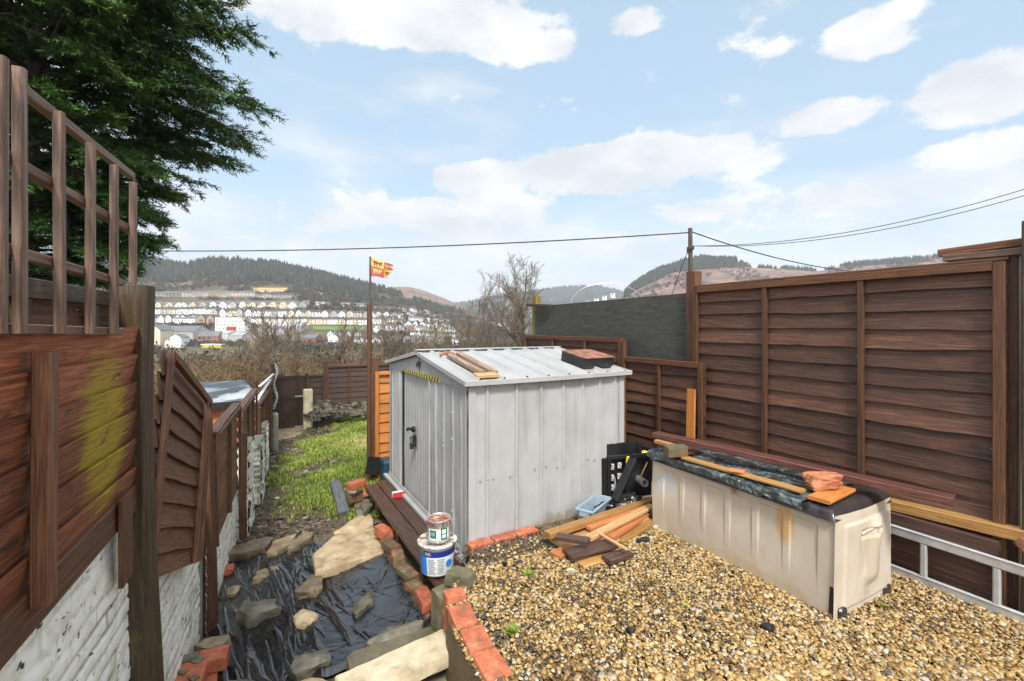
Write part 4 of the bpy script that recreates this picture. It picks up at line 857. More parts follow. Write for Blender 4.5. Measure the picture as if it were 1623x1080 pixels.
def gravel():
    mb = MB(); n = len(GP); top = [(x, y, -.012) for x, y in GP]; bot = [(x, y, -1.2) for x, y in GP]
    mb.add(top + bot, [tuple(range(n))] + [(i, (i + 1) % n, (i + 1) % n + n, i + n) for i in range(n)])
    tag(obj('gravel_bed', mb, M['gravelbase']), 'grit bed of the raised gravel terrace', None, None, 'structure')
    rr = np.random.RandomState(1)
    t = (1 + 5 ** .5) / 2
    iv = np.array([(-1, t, 0), (1, t, 0), (-1, -t, 0), (1, -t, 0), (0, -1, t), (0, 1, t), (0, -1, -t), (0, 1, -t), (t, 0, -1), (t, 0, 1), (-t, 0, -1), (-t, 0, 1)], float); iv /= np.linalg.norm(iv[0])
    fi = np.array([(0, 11, 5), (0, 5, 1), (0, 1, 7), (0, 7, 10), (0, 10, 11), (1, 5, 9), (5, 11, 4), (11, 10, 2), (10, 7, 6), (7, 1, 8), (3, 9, 4), (3, 4, 2), (3, 2, 6), (3, 6, 8), (3, 8, 9), (4, 9, 5), (2, 4, 11), (6, 2, 10), (8, 6, 7), (9, 8, 1)])
    def sub(v, f):
        v = list(map(tuple, v)); cache = {}; out = []
        def mid(a, b):
            k = (min(a, b), max(a, b))
            if k not in cache:
                p = (np.array(v[a]) + np.array(v[b])) / 2; v.append(tuple(p / np.linalg.norm(p))); cache[k] = len(v) - 1
            return cache[k]
        for a, b, c in f: x, y, z = mid(a, b), mid(b, c), mid(c, a); out += [(a, x, z), (b, y, x), (c, z, y), (x, y, z)]
        return np.array(v), np.array(out)
    iv2, fi2 = sub(iv, fi)
    mb = MB()
    def strew(x, y, z, s, tint, hi):
        v0, f0 = (iv2, fi2) if hi else (iv, fi); n = len(x); k = len(v0)
        V = v0[None] * (1 + rr.normal(0, .17 if not hi else .10, (n, k, 1)))
        V = V * np.stack([s * rr.uniform(.8, 1.35, n), s * rr.uniform(.65, 1.0, n), s * rr.uniform(.38, .65, n)], 1)[:, None]
        a, b = rr.uniform(0, 6.28, n), rr.normal(0, .32, n); ca, sa, cb, sb = np.cos(a), np.sin(a), np.cos(b), np.sin(b)
        x1 = V[..., 0] * cb[:, None] - V[..., 2] * sb[:, None]; z1 = V[..., 0] * sb[:, None] + V[..., 2] * cb[:, None]
        X = x1 * ca[:, None] - V[..., 1] * sa[:, None] + x[:, None]; Y = x1 * sa[:, None] + V[..., 1] * ca[:, None] + y[:, None]; Zc = z1 + z[:, None]
        mb.add(np.stack([X, Y, Zc], -1).reshape(-1, 3), (f0[None] + (np.arange(n) * k)[:, None, None]).reshape(-1, 3), None, np.repeat(tint, k))
    n = 120000; y = rr.uniform(1.25, 5.3, n); x = rr.uniform(-.6, 4.2, n)
    ok = inpoly(x, y, GP) & (np.abs(x / y) < 1.25) & (x < fx(y, 5.0)); x, y = x[ok], y[ok]
    # bare muddy strip along the shed, darker litter by the brick edge
    dsh = (x - SA.x) * SAX.x + (y - SA.y) * SAX.y                # behind 0 = inside the shed line
    bare = (dsh > -.42 + (fbm(x * 4, y * 4, 6) - .5) * .3) & (x < .55)
    keep = ~(bare & (rr.rand(len(x)) < .93)) & (dsh < -.03); x, y = x[keep], y[keep]
    n = len(x); z = rr.uniform(-.008, .016, n) + (fbm(x * 1.6, y * 1.6, 3) - .5) * .03 + .004
    d = fbm(x * 1.3, y * 1.3, 8) * .55 + fbm(x * 5, y * 5, 2) * .45
    dark = np.clip((d - .52) * 6, 0, 1) + np.clip(.75 - (x + .33 + (y - 2.8) * .45), 0, .6) * .7
    tint = np.clip(rr.beta(2.2, 1.7, n), .12, 1); isd = rr.rand(n) < dark * .45; tint = np.where(isd, rr.uniform(0, .28, n), tint)
    s = (.0076 + .0115 * rr.rand(n) ** 1.5) * np.where(isd, .8, 1) * np.where(rr.rand(n) < .06, 1.5, 1) * (1.0 + .12 * (y < 2.6))
    hi = y < 2.55
    strew(x[hi], y[hi], z[hi], s[hi], tint[hi], True); strew(x[~hi], y[~hi], z[~hi], s[~hi], tint[~hi], False)
    print('pebbles', n)
    # gravel spilled on the step foot
    m = 420; x = rr.uniform(-.75, -.25, m); y = rr.uniform(2.45, 2.85, m); strew(x, y, np.full(m, -.50) + rr.uniform(0, .02, m), rr.uniform(.009, .022, m), rr.beta(2, 2, m), True)
    tag(obj('gravel', mb, M['pebble'], None, True), 'wet golden gravel covering the raised terrace', 'gravel', None, 'stuff')
gravel()

def litter_and_grass():
    rr = np.random.RandomState(4); mb = MB(); n = 16000
    Y = rr.uniform(5.6, 13.6, n); d = rr.uniform(.05, 3.6, n); X = wallx(Y) + d
    g = fbm(X * .9, Y * .9, 2) + .22 * np.clip(d - .75, -1, 1)
    k = (g < .62) | (rr.rand(n) < .12); X, Y = X[k], Y[k]; n = len(X)
    s = rr.uniform(.008, .034, n) * np.where(rr.rand(n) < .06, 1.7, 1); e = rr.normal(size=(n, 4, 3)) * np.array([1, 1, .35]); c = np.stack([X, Y, zl(X, Y) + .012], 1)
    V = (c[:, None] + e * s[:, None, None]).reshape(-1, 3); b = np.arange(n)[:, None, None] * 4
    mb.add(V, (b + np.array([(0, 1, 2), (0, 1, 3), (0, 2, 3), (1, 2, 3)])[None]).reshape(-1, 3), None, np.repeat(np.clip(rr.beta(1.6, 2.4, n), 0, 1), 4))
    # mud and dark chips under the gravel terrace's bare strip
    n = 1500; t = rr.uniform(-.2, 1.0, n); o = rr.uniform(-.55, -.06, n); p = np.array(SA)[None] + np.outer(o, np.array(SAX)) + np.outer(t, np.array(SBX)); p[:, 2] = -.004
    s = rr.uniform(.004, .016, n); e = rr.normal(size=(n, 4, 3)) * np.array([1, 1, .4]); V = (p[:, None] + e * s[:, None, None]).reshape(-1, 3); b = np.arange(n)[:, None, None] * 4
    mb.add(V, (b + np.array([(0, 1, 2), (0, 1, 3), (0, 2, 3), (1, 2, 3)])[None]).reshape(-1, 3), None, np.repeat(rr.beta(1.5, 3, n), 4))
    tag(obj('ground_litter', mb, M['chips']), 'stone chips and leaf litter strewn over the soil path', 'litter', None, 'stuff')
    mb = MB(); n = 190000
    Y = rr.uniform(5.75, 14.2, n); d = rr.uniform(.25, 4.2, n); X = wallx(Y) + d
    g = fbm(X * .9, Y * .9, 2) * .8 + fbm(X * 3.5, Y * 3.5, 5) * .2 + .26 * np.clip(d - .82 - .06 * np.clip(Y - 8, 0, 3), -1, 1)
    k = (g > .595 + rr.normal(0, .05, n)) & (rr.rand(n) < np.clip(12 / Y, 0, 1)); X, Y, d = X[k], Y[k], d[k]; n = len(X)
    yel = np.clip((fbm(X * .8, Y * .8, 14) - .42) * 3, 0, 1) * np.clip((Y - 8.5) / 2, 0, 1) * .45 + ((abs(Y - 10.6) < 1.0) & (d > 2.0)) * .25
    hgt = rr.uniform(.02, .065, n) * (.7 + .9 * fbm(X * 2.5, Y * 2.5, 61)) * (1 + .8 * yel) ; a = rr.uniform(0, 6.28, n); ln = rr.uniform(.2, .9, n) * hgt; w = rr.uniform(.004, .008, n)
    z = zl(X, Y) + (fbm(X * 2.2, Y * 2.2, 4) - .5) * .07 + .01
    dx, dy = np.cos(a), np.sin(a); p = np.stack([X, Y, z], 1); sd = np.stack([-dy, dx, 0 * dx], 1) * w[:, None]; o = np.stack([dx * ln, dy * ln, hgt], 1)
    mid = p + o * np.array([.35, .35, .6])
    V = np.stack([p - sd, p + sd, mid + sd * .7, mid - sd * .7, p + o], 1).reshape(-1, 3); b = np.arange(n)[:, None] * 5
    tint = np.clip(.26 + rr.normal(0, .17, n) + yel + .9 * (fbm(X * 1.6, Y * 1.6, 77) - .5) + (rr.rand(n) < .08) * .5, 0, 1)
    mb.add(V, np.concatenate([b + np.array([0, 1, 2]), b + np.array([0, 2, 3]), b + np.array([3, 2, 4])]), None, np.repeat(tint, 5))
    tag(obj('grass', mb, M['grass']), 'patchy bright green grass of the lower lawn', 'grass', None, 'stuff'); print('blades', n)
litter_and_grass()

# ================================================================== WALLS AND FENCES
def brick_relief(s, z, seed=0, bl=.235, bh=.082, mort=.012):
    row = np.floor(z / bh); fz = z / bh - row; off = (row % 2) * .5 + _h(row, row * 0, seed) * .06
    u = s / bl + off; iu = np.floor(u); fu = u - iu
    dz = np.minimum(fz, 1 - fz) * bh; du = np.minimum(fu, 1 - fu) * bl
    e = np.clip(np.minimum(dz, du) / mort, 0, 1); e = e * e * (3 - 2 * e)
    return e, _h(iu, row, seed + 3)
def white_wall():
    e = empty('garden_wall', (wallx(4), 4, -1), 'flaking white painted brick wall under the left fence panels', 'wall')
    segs = [(.7, 2.42, 1.10, .016, 0), (2.42, 4.0, .40, .022, -.03), (4.0, 6.0, -.02, .022, .02), (6.0, 8.2, -.22, .03, .0), (8.2, 13.2, -.32, .05, .0)]
    front = MB(); body = MB(); nv = Vector((1, -WM, 0)).normalized() * -1    # away from the garden
    nx, ny = -nv.x, -nv.y
    for (y0, y1, top, step, out) in segs:
        Ls = (y1 - y0) * math.hypot(1, WM); n = int(Ls / step) + 2; zb = -1.5; m = int((top - zb) / step) + 2
        s, z = np.meshgrid(np.linspace(0, Ls, n), np.linspace(zb, top, m), indexing='ij')
        f, cell = brick_relief(s + y0 * 1.1, z, 5)
        broken = fbm(s * 1.4 + y0, z * 1.4, 31)
        dep = f * .010 + (cell - .5) * .007 + (fbm(s * 5 + y0 * 5, z * 5, 7) - .5) * .016 + (fbm(s * 28, z * 28, 8) - .5) * .008 + out
        Yc = y0 + (y1 - y0) * s / Ls; Xc = wallx(Yc)
        tint = np.clip(.30 + .55 * f + (fbm(s * 6, z * 6, 4) - .5) * .7 + (cell - .5) * .2, 0, 1)
        grid(front, Xc + nx * dep, Yc + ny * dep, z, np.stack([s, z], -1), tint)
        a, b = Vector((wallx(y0), y0, zb)), Vector((wallx(y1), y1, zb)); t = nv * .22; h = UP * (top - zb - .004)
        v = [a, b, b + t, a + t]; v = [tuple(q) for q in v] + [tuple(q + h) for q in v]
        body.add(v, [(4, 5, 6, 7), (0, 3, 7, 4), (1, 2, 6, 5), (2, 3, 7, 6)], None, .4)
    obj('brick_face', front, M['whitewall'], e, True); obj('wall_core', body, M['whitewall'], e)
    # broken lower courses where the paint stops: rough stepped piers on the garden side
    for i, (px, y0, y1, hz, w) in enumerate(((389, 5.85, 6.45, .0, .15), (399, 7.0, 7.6, -.25, .2), (411, 8.4, 9.1, -.32, .16))):
        mb = MB(); st = .02; Yc = (y0 + y1) / 2; c = Vector((wallx(Yc), Yc, -1.4)); ax = Vector((WM, 1, 0)).normalized(); L = y1 - y0; top = hz + .35
        for (p, u, Lu, nrm) in ((c - ax * L / 2, ax, L, -nv), (c - ax * L / 2, -nv, w, -ax), (c + ax * L / 2, -nv, w, ax)):
            n = int(Lu / st) + 3; m = int((top + 1.0) / st) + 2; s, z = np.meshgrid(np.linspace(0, Lu, n), np.linspace(-1.4, top, m), indexing='ij')
            f, cell = brick_relief(s + i, z, 11 + i); dep = f * .02 + (cell - .5) * .02 + (fbm(s * 9 + i, z * 9, 3) - .5) * .03 + (w if nrm == -nv else 0)
            X = p.x + u.x * s + nrm.x * dep; Y = p.y + u.y * s + nrm.y * dep
            grid(mb, X, Y, z, np.stack([s, z], -1), np.clip(.18 + .45 * f + (fbm(s * 5 + i, z * 5, 4) - .5) * .6, 0, 1))
        v = [c - ax * L / 2, c + ax * L / 2, c + ax * L / 2 - nv * w, c - ax * L / 2 - nv * w]; mb.add([(q.x, q.y, top - .01) for q in v], [(0, 1, 2, 3)], None, .3)
        obj('brick_pier', mb, M['whitewall'], e, True)
white_wall()

def fence_panel(name, o, u, w, W, Hh, nb, nrm, mats, label, group=None, batt=(1 / 3, 2 / 3), fr=.05, wav=.014, rail=True, seed=0, bt=.03, cap=False, bw=.045, lap=.042, stiles=(0, 1), rev=False):
    """waney lap panel: o lower corner, u along, w up, nrm towards the viewer"""
    o, u, w, nrm = Vector(o), Vector(u).normalized(), Vector(w).normalized(), Vector(nrm).normalized()
    rr = random.Random(seed); e = empty(name, o, label, 'fence', group); B = MB(); bh = Hh / nb; ns = max(8, int(W / .05))
    s = np.linspace(0, W, ns)
    for i in range(nb):
        sd = rr.randrange(999); lo = i * bh - .02 + (vn(s * 1.6, s * 0, sd) - .5) * wav * 2 + (vn(s * 6, s * 0, sd + 1) - .5) * wav * .7
        if i == 0: lo = np.maximum(lo, 0)
        hi = np.full(ns, min((i + 1) * bh + .008, Hh)); t = .016; tint = rr.random()
        prof = [(lo, lap + 0 * s), (lo, lap - .017 + 0 * s), (hi, .000 + 0 * s), (hi, .012 + 0 * s)]
        if rev: prof = [(lo - .004, .013 + 0 * s), (lo - .004, 0 * s), (hi, lap - .016 + 0 * s), (hi, lap + 0 * s)]
        V = []
        for z, d in prof: V.append(np.array(o)[None] + np.outer(s, np.array(u)) + np.outer(z, np.array(w)) + np.outer(d, np.array(nrm)))
        V = np.array(V); uo, vo = rr.random() * 30, rr.random() * 30
        uv = np.stack(np.broadcast_arrays(s[None] + uo, np.array([lo, lo - .02, hi + .02, hi]) + vo), -1)
        i0 = (np.arange(4)[:, None] * ns + np.arange(ns - 1)[None]); i1 = ((np.arange(4)[:, None] + 1) % 4 * ns + np.arange(ns - 1)[None])
        # face quads with their own verts so that the uv does not wrap
        for a, b in ((3, 0), (0, 1), (1, 2), (2, 3)):
            vv = np.concatenate([V[a], V[b]]); uu = np.concatenate([uv[a], uv[b]])
            k = np.arange(ns - 1); B.add(vv, np.stack([k, k + 1, k + 1 + ns, k + ns], -1), uu, tint)
        B.add(np.array([V[j][0] for j in range(4)]), [(0, 1, 2, 3)], None, tint); B.add(np.array([V[j][-1] for j in range(4)]), [(0, 1, 2, 3)], None, tint)
    obj('boards', B, mats[0], e)
    at = lambda a, b, d: o + u * a + w * b + nrm * d
    d0 = lap + .004
    K = MB()
    for i in range(nb):
        for f in list(batt) + [fr * .5 / W, 1 - fr * .5 / W]:
            for sg in (-1, 1):
                a = W * f + sg * (bw * .5 + .018 + rr.random() * .01); b = i * bh + bh * rr.uniform(.3, .5)
                if not .01 < a < W - .01: continue
                fr_ = (b - i * bh + .02) / (bh + .028); dd = (lap * fr_ if rev else lap * (1 - fr_)) + .001
                c = at(a, b, dd); r_ = .0036; V = [c + u * (r_ * math.cos(k * 1.047)) + w * (r_ * math.sin(k * 1.047)) + nrm * q for q in (0, .003) for k in range(6)]
                K.add([tuple(v) for v in V], [(6, 7, 8, 9, 10, 11)] + [(k, (k + 1) % 6, (k + 1) % 6 + 6, k + 6) for k in range(6)], None, rr.random())
    if K.v: obj('nail_heads', K, M['alu'], e)
    for a in [(fr / 2, W - fr / 2)[q] for q in stiles]:
        m = MB(); plank(m, at(a, .003, d0 + bt / 2), at(a, Hh - .003, d0 + bt / 2), fr, bt, nrm, 8, .004); obj('stile', m, mats[1], e)
    for f in batt:
        m = MB(); plank(m, at(W * f, .003, d0 + bt / 2), at(W * f, Hh - fr, d0 + bt / 2), bw, bt, nrm, 8, .006); obj('batten', m, mats[1], e)
    if rail:
        m = MB(); plank(m, at(fr + .002, Hh - fr / 2, d0 + bt * .6), at(W - fr - .002, Hh - fr / 2, d0 + bt * .6), fr, bt * 1.2, nrm, 10, .005); obj('rail', m, mats[1], e)
    if cap:
        m = MB(); plank(m, at(-.01, Hh + .012, .02), at(W + .01, Hh + .012, .02), .09, .022, w, 10, .006); obj('cap', m, mats[1], e)
    return e
def post(name, px_or_pt, z0, z1, w, d, ax, mat, label, cat='post', group=None, top_lean=(0, 0), seg=12, wob=.012, c=.008, chamf=True):
    p = Vector(px_or_pt); mb = MB(); a = Vector((p.x, p.y, z0)); b = Vector((p.x + top_lean[0], p.y + top_lean[1], z1))
    plank(mb, a, b, w, d, ax, seg, wob, c); return thing(name, mb, mat, label, cat, group)

# ---- right side: big brown fence
fu = Vector((-FM, -1, 0)).normalized() ; fn = Vector((-1, FM, 0)).normalized()       # along towards the camera, facing the garden
fu = Vector((FM * -1, -1, 0)).normalized()
pL = PL(1105, 500, FC, FM); pR = PL(1600, 500, FC, FM); Wf = (Vector((pR.x, pR.y, 0)) - Vector((pL.x, pL.y, 0))).length
fence_panel('lap_fence', (pL.x, pL.y, -.02), fu, UP, Wf, 2.35, 16, fn, (M['fence'], M['batten']), 'large dark brown lap fence panel behind the storage box', None, (.337, .665), .062, .012, True, 3, .035, True)
post('fence_post', (fx(pL.y + .07, FC + .03), pL.y + .07, 0), -.1, P(0, 431, 5.40).z, .14, .11, fn, M['post'], 'tall brown fence post between grey board and big fence panel')
q = PL(1608, 500, FC + .02, FM); post('fence_post', (q.x, q.y, 0), -.1, 2.36, .055, .06, fn, M['post'], 'narrow brown post closing the right end of the big fence panel')
q = PL(1640, 500, FC - .06, FM); post('fence_post', (q.x, q.y, 0), -.1, P(0, 350, q.y).z, .10, .10, fn, M['postdark'], 'dark tall post at the far right edge')
q0 = PL(1650, 500, FC, FM); fence_panel('lap_fence', (q0.x, q0.y, -.02), fu, UP, 2.6, 2.35, 16, fn, (M['fence'], M['batten']), 'dark brown lap fence panel right of the far right post', None, (.337, .665), .062, .016, True, 8, .035, True)
# grey plywood board on posts
a = PL(848, 500, FC + .06, FM); b = PL(1098, 500, FC + .06, FM)
mb = MB(); zt0, zt1 = P(0, 486, a.y).z, P(0, 464, b.y).z
def plyf(s, t): return (fbm(s * 4, t * 2, 3) - .5) * .02
quadsheet(mb, (a.x, a.y, .9), (b.x, b.y, .9), (b.x, b.y, zt1), (a.x, a.y, zt0), 40, 14, plyf)
quadsheet(mb, (a.x + .02, a.y + .02, .9), (b.x + .02, b.y + .02, .9), (b.x + .02, b.y + .02, zt1 - .001), (a.x + .02, a.y + .02, zt0 - .001), 40, 14, plyf)
plank(mb, (a.x + .01, a.y + .01, zt0 - .008), (b.x + .01, b.y + .01, zt1 - .008), .022, .015, UP, 12, .004)
thing('plywood_board', mb, M['ply'], 'weathered grey plywood sheet fixed above the low fence panels', 'board')
q = PL(851, 500, FC + .14, FM); post('fence_post', (q.x, q.y, 0), -.3, P(0, 470, q.y).z, .13, .12, fn, M['yellowpost'], 'lichen yellow post holding the left end of the grey board')
mb = MB(); r0 = PL(836, 484, FC - .02, FM); r1 = PL(872, 485, FC - .02, FM); plank(mb, r0, r1, .07, .05, UP, 4, .01); thing('timber_offcut', mb, M['postdark'], 'short dark rail across the top of the yellow post', 'timber')
# low panels in front
pa = PL(992, 500, 4.93, FM); pb_ = PL(1120, 500, 4.93, FM)
fence_panel('lap_fence', (pa.x, pa.y, -.03), fu, UP, (Vector((pb_.x - pa.x, pb_.y - pa.y, 0))).length, 1.52, 11, fn, (M['fence'], M['batten']), 'low brown fence panel between shed and storage box', None, (.5,), .06, .016, True, 13)
pa2 = PL(836, 500, 4.96, FM); pb2 = PL(991, 500, 4.96, FM)
fence_panel('lap_fence', (pa2.x, pa2.y, -.2), fu, UP, (Vector((pb2.x - pa2.x, pb2.y - pa2.y, 0))).length, 1.93, 13, fn, (M['fence'], M['batten']), 'low brown fence panel directly behind the shed roof', None, (.36, .69), .06, .014, True, 14)
q = PL(989, 500, 4.88, FM); post('fence_post', (q.x, q.y, 0), -.1, 1.70, .06, .05, fn, M['batten'], 'thin brown post where the two low fence panels meet')
mb = MB(); l0 = PL(1096, 617, 4.80, FM); plank(mb, Vector((l0.x - .03, l0.y - .02, .0)), l0, .11, .022, fn, 6, .006); thing('timber_plank', mb, M['orange'], 'orange plank leaning upright on the low fence panel', 'plank')
# timbers on the top of the right fence
for i, (x0, y0, x1, y1, c, mt, lb, w, t) in enumerate(((1492, 409, 1640, 386, FC + .10, 'tan', 'upper weathered board lying on the right fence top', .14, .05), (1500, 412, 1640, 398, FC + .02, 'postdark', 'lower grey board lying on the right fence top', .13, .045))):
    p0, p1 = PL(x0, y0, c, FM), PL(x1, y1, c, FM); p0.z = max(p0.z, 2.385 + .05 * (1 - i)); p1.z = max(p1.z, 2.385 + .07 * (1 - i)); mb = MB(); plank(mb, p0, p1, w, t, UP, 8, .01); thing('timber_board', mb, M['trellis' if i else 'oldfence'], lb, 'timber')
# white hoop behind the board
mb = MB(); hp = [P(905 + 115 * (1 - math.cos(math.pi * i / 30)) / 2, 482 - 33 * math.sin(math.pi * i / 30), 9.2) for i in range(31)]
hp = [Vector((hp[0].x, 9.2, -.6))] + hp + [Vector((hp[-1].x, 9.2, -.6))]
tube(mb, hp, .005, 8); thing('tunnel_hoop', mb, M['alu'], 'thin white arched hoop rising behind the grey board', 'hoop')

# ---- left side
ln_ = Vector((1, -WM, 0)).normalized(); lu = Vector((WM, 1, 0)).normalized()          # facing the garden, running away
def lw(Y, z=0, out=0): return Vector((wallx(Y), Y, z)) + ln_ * out
e = fence_panel('lap_fence', lw(.55, 1.06), lu, UP, (2.35 - .55) * math.hypot(1, WM), .83, 6, ln_, (M['redfence'], M['oldfence']), 'red stained near left fence panel with a yellow lichen patch', None, (.46,), .07, .010, False, 21, .045, bw=.06, stiles=(0,), lap=.046, rev=True)
mb = MB(); plank(mb, lw(.55, 1.03, .02), lw(2.36, 1.06, .02), .13, .05, ln_, 8, .008); obj('gravel_board', mb, M['oldfence'], e)
mb = MB(); plank(mb, lw(2.07, .75, .06), lw(2.05, 1.14, .065), .13, .02, ln_, 4, .004); thing('board_offcut', mb, M['oldfence'], 'short brown board hanging below the near panel beside the big post', 'board')
# the neighbour's higher panel behind the trellis
fence_panel('lap_fence', lw(.4, 1.5, -.14), lu, UP, 2.35, .56, 4, ln_, (M['oldfence'], M['postdark']), 'old brown panel standing behind the trellis', None, (.3, .55, .8), .07, .008, True, 22, .04)
# trellis
e = empty('trellis', lw(1.2, 1.86, .06), 'square grey brown trellis standing on the near left fence panel', 'trellis')
ups = [(0, .105), (31, .105), (94, .095), (143, .08), (181, .07), (211, .06)]
def lpx(px, out): 
    u = U(px); c = WC + out * math.hypot(1, WM); return c / (u - WM)
zts = 2.50
for (px, w_) in [(-95, .1)] + ups:
    Y = lpx(px, .10); m = MB(); zz = P(0, np.interp(px, [-60, 0, 30, 94, 143, 181, 211], [20, 90, 107, 178, 227, 262, 289]), Y).z
    zb = P(0, 529, Y).z if px < 200 else P(0, 450, Y).z
    xo = .10 * math.hypot(1, WM); plank(m, Vector((wallx(Y) + xo, Y, zb)), Vector((wallx(Y) + xo, Y, zz)), .025, .026, ln_, 10, .004); obj('upright', m, M['trellis'], e)
for (yy0, yy1) in ((143, 276), (262, 365), (400, 0), (519, 0)):
    Ya, Yb = lpx(31, .07), lpx(205 if yy1 else 184, .07); za = P(0, yy0, Ya).z; zb = P(0, yy1, Yb).z if yy1 else za + (-.02)
    Y0 = .8; z0_ = za + (za - zb) / (Yb - Ya) * (Ya - Y0) * .3
    m = MB(); plank(m, lw(Y0, z0_, .07), lw(Yb, zb, .07), .032, .03, ln_, 10, .005); obj('crosspiece', m, M['trellis'], e)
post('fence_post', lw(2.30, 0, .075), -1.1, 2.10, .105, .15, Vector((1, .25, 0)).normalized(), M['postdark'], 'massive dark weathered post at the end of the trellis', 'post', None, (-.07, .0), 16, .03, .014)
# slipped panel
ang = math.radians(-21); uu = (lu * math.cos(ang) + UP * math.sin(ang)); ww = (UP * math.cos(ang) - lu * math.sin(ang))
fence_panel('lap_fence', lw(2.29, .62, .025), uu, ww, 1.38, 1.22, 9, ln_, (M['oldfence'], M['oldfence']), 'slipped tilted brown panel between the big post and the next post', None, (.86,), .05, .008, True, 23, .03)
post('fence_post', lw(4.05, 0, .06), -1.2, P(0, 668, 4.0).z, .10, .10, Vector((1, .25, 0)).normalized(), M['post'], 'reddish brown post left of the black plastic sheet', 'post', None, (-.06, .0), 12, .015, .006)
fence_panel('lap_fence', lw(4.16, -.10, .02), lu, UP, 1.72, 1.02, 8, ln_, (M['oldfence'], M['post']), 'first low brown panel along the white wall past the reddish post', 'low panels along the white wall', (.5,), .04, .014, True, 24, .03, True)
post('fence_post', lw(5.85, 0, .10), -1.1, P(0, 688, 5.8).z, .085, .085, ln_, M['post'], 'thin brown post between the first and second low panels')
fence_panel('lap_fence', lw(5.92, -.33, .02), lu, UP, 2.1, 1.14, 8, ln_, (M['oldfence'], M['post']), 'second low brown panel along the white wall', 'low panels along the white wall', (.36, .7), .04, .014, True, 25, .03, True)
post('fence_post', lw(8.1, 0, .08), -1.2, P(0, 650, 7.9).z, .10, .10, ln_, M['post'], 'brown post between the second and third low panels')
fence_panel('lap_fence', lw(8.25, -.36, .02), (lu * 1 + UP * -.03), UP, 2.4, .86, 6, ln_, (M['oldfence'], M['post']), 'third low brown panel with a pale top strip near the outbuilding', 'low panels along the white wall', (.36, .7), .04, .012, True, 26, .03, True)
post('fence_post', lw(10.6, 0, .08), -1.3, .42, .10, .10, ln_, M['post'], 'brown post between the third and last low panels')
fence_panel('lap_fence', lw(10.7, -.45, .02), (lu * 1 + UP * -.0), UP, 2.1, .95, 6, ln_, (M['oldfence'], M['post']), 'last low brown panel before the gate', 'low panels along the white wall', (.5,), .04, .012, True, 27, .03, True)
for i, (x0, y0, x1, y1, lb) in enumerate(((403, 641, 428, 602, 'longer white strip lying on the fence top by the outbuilding'), (412, 612, 433, 593, 'shorter white strip standing up near the gate post'))):
    mb = MB(); plank(mb, P(x0, y0, 8.3 + i * 1.2), P(x1, y1, 11.2 + i * .8), .06, .018, UP, 5, .006); thing('white_strip', mb, M['whiteplastic'], lb, 'trim strip')
# outbuilding next door
def outbuilding():
    zr = .49; c0 = G(303, 640, zr); x = -BX; y = (AX * 1 - BX * .12).normalized(); W, D = 1.02, 3.0; a = Vector((c0.x, c0.y, 0)) + BX * W
    e = empty('outbuilding', (a.x, a.y, -1.5), 'flat roofed brick outbuilding beyond the left fence', 'outbuilding')
    mb = MB()
    for (p, q) in ((a, a + x * W), (a + x * W, a + x * W + y * D), (a + x * W + y * D, a + y * D), (a + y * D, a)):
        L = (q - p).length; n = int(L / .03); m = 74; s, z = np.meshgrid(np.linspace(0, L, n), np.linspace(-1.5, zr - .14, m), indexing='ij'); d = (q - p).normalized(); nn = d.cross(UP)
        f, cell = brick_relief(s, z, 3); dep = f * .008 + (cell - .5) * .005
        grid(mb, p.x + d.x * s + nn.x * dep, p.y + d.y * s + nn.y * dep, z, np.stack([s, z], -1), np.clip(cell * .8 + .2 * f, 0, 1))
    obj('wall', mb, M['brick'], e)
    mb = MB(); A = a - x * .12 - y * .14; 
    quadsheet(mb, A + UP * zr, A + x * (W + .24) + UP * zr, A + x * (W + .24) + y * (D + .28) + UP * (zr + .06), A + y * (D + .28) + UP * (zr + .06), 60, 60, lambda s, t: (fbm(s * 7, t * 7, 4) - .5) * .03)
    rm = mk('patched felt roof', [(.46, (.02, .022, .025)), (.5, (.05, .055, .06)), (.54, (.40, .42, .44)), (.7, (.55, .57, .58))], 'World', (1, .4, 1), 1.6, 7, .3, .3, .15, .3, .01, 0)
    r = obj('roof', mb, rm, e)
    mb = MB(); 
    for p, q in ((A, A + x * (W + .24)), (A, A + y * (D + .28))): plank(mb, p + UP * (zr - .06), q + UP * (zr - .06 + (.06 if q == A + y * (D + .28) else 0)), .025, .14, UP, 2)
    obj('fascia', mb, M['black'], r)
outbuilding()
# chain post, white pillar, gate
gp = P(440, 660, 13.2); gl = Vector((gp.x, gp.y, 0))
q = P(434, 600, 12.6); post('fence_post', (q.x, q.y, 0), -1.3, P(0, 577, 12.6).z, .13, .13, BX, M['postdark'], 'dark slim post with a white chain left of the gate')
mb = MB()
for i in range(22):
    c = P(437 - (1 if i % 2 else 0) + (2.5 * math.sin(i * .5)), 579 + i * 3.2, 12.5); ring = [c + Vector((.022 * math.cos(k * .785) * (1 if i % 2 else .35), .02 * math.cos(k * .785) * (.35 if i % 2 else 1), .042 * math.sin(k * .785))) for k in range(9)]
    tube(mb, ring, .008, 5)
thing('chain', mb, M['whiteplastic'], 'pale chain hanging down the slim dark post by the gate', 'chain')
c = P(436, 715, 10.9); mb = MB(); cbox(mb, (c.x, c.y, -1.25), BX, AX, .13, .2, P(0, 655, 10.9).z + 1.25, .03); thing('gate_pillar', mb, M['whitewall'], 'short white painted pillar at the end of the white wall', 'pillar')
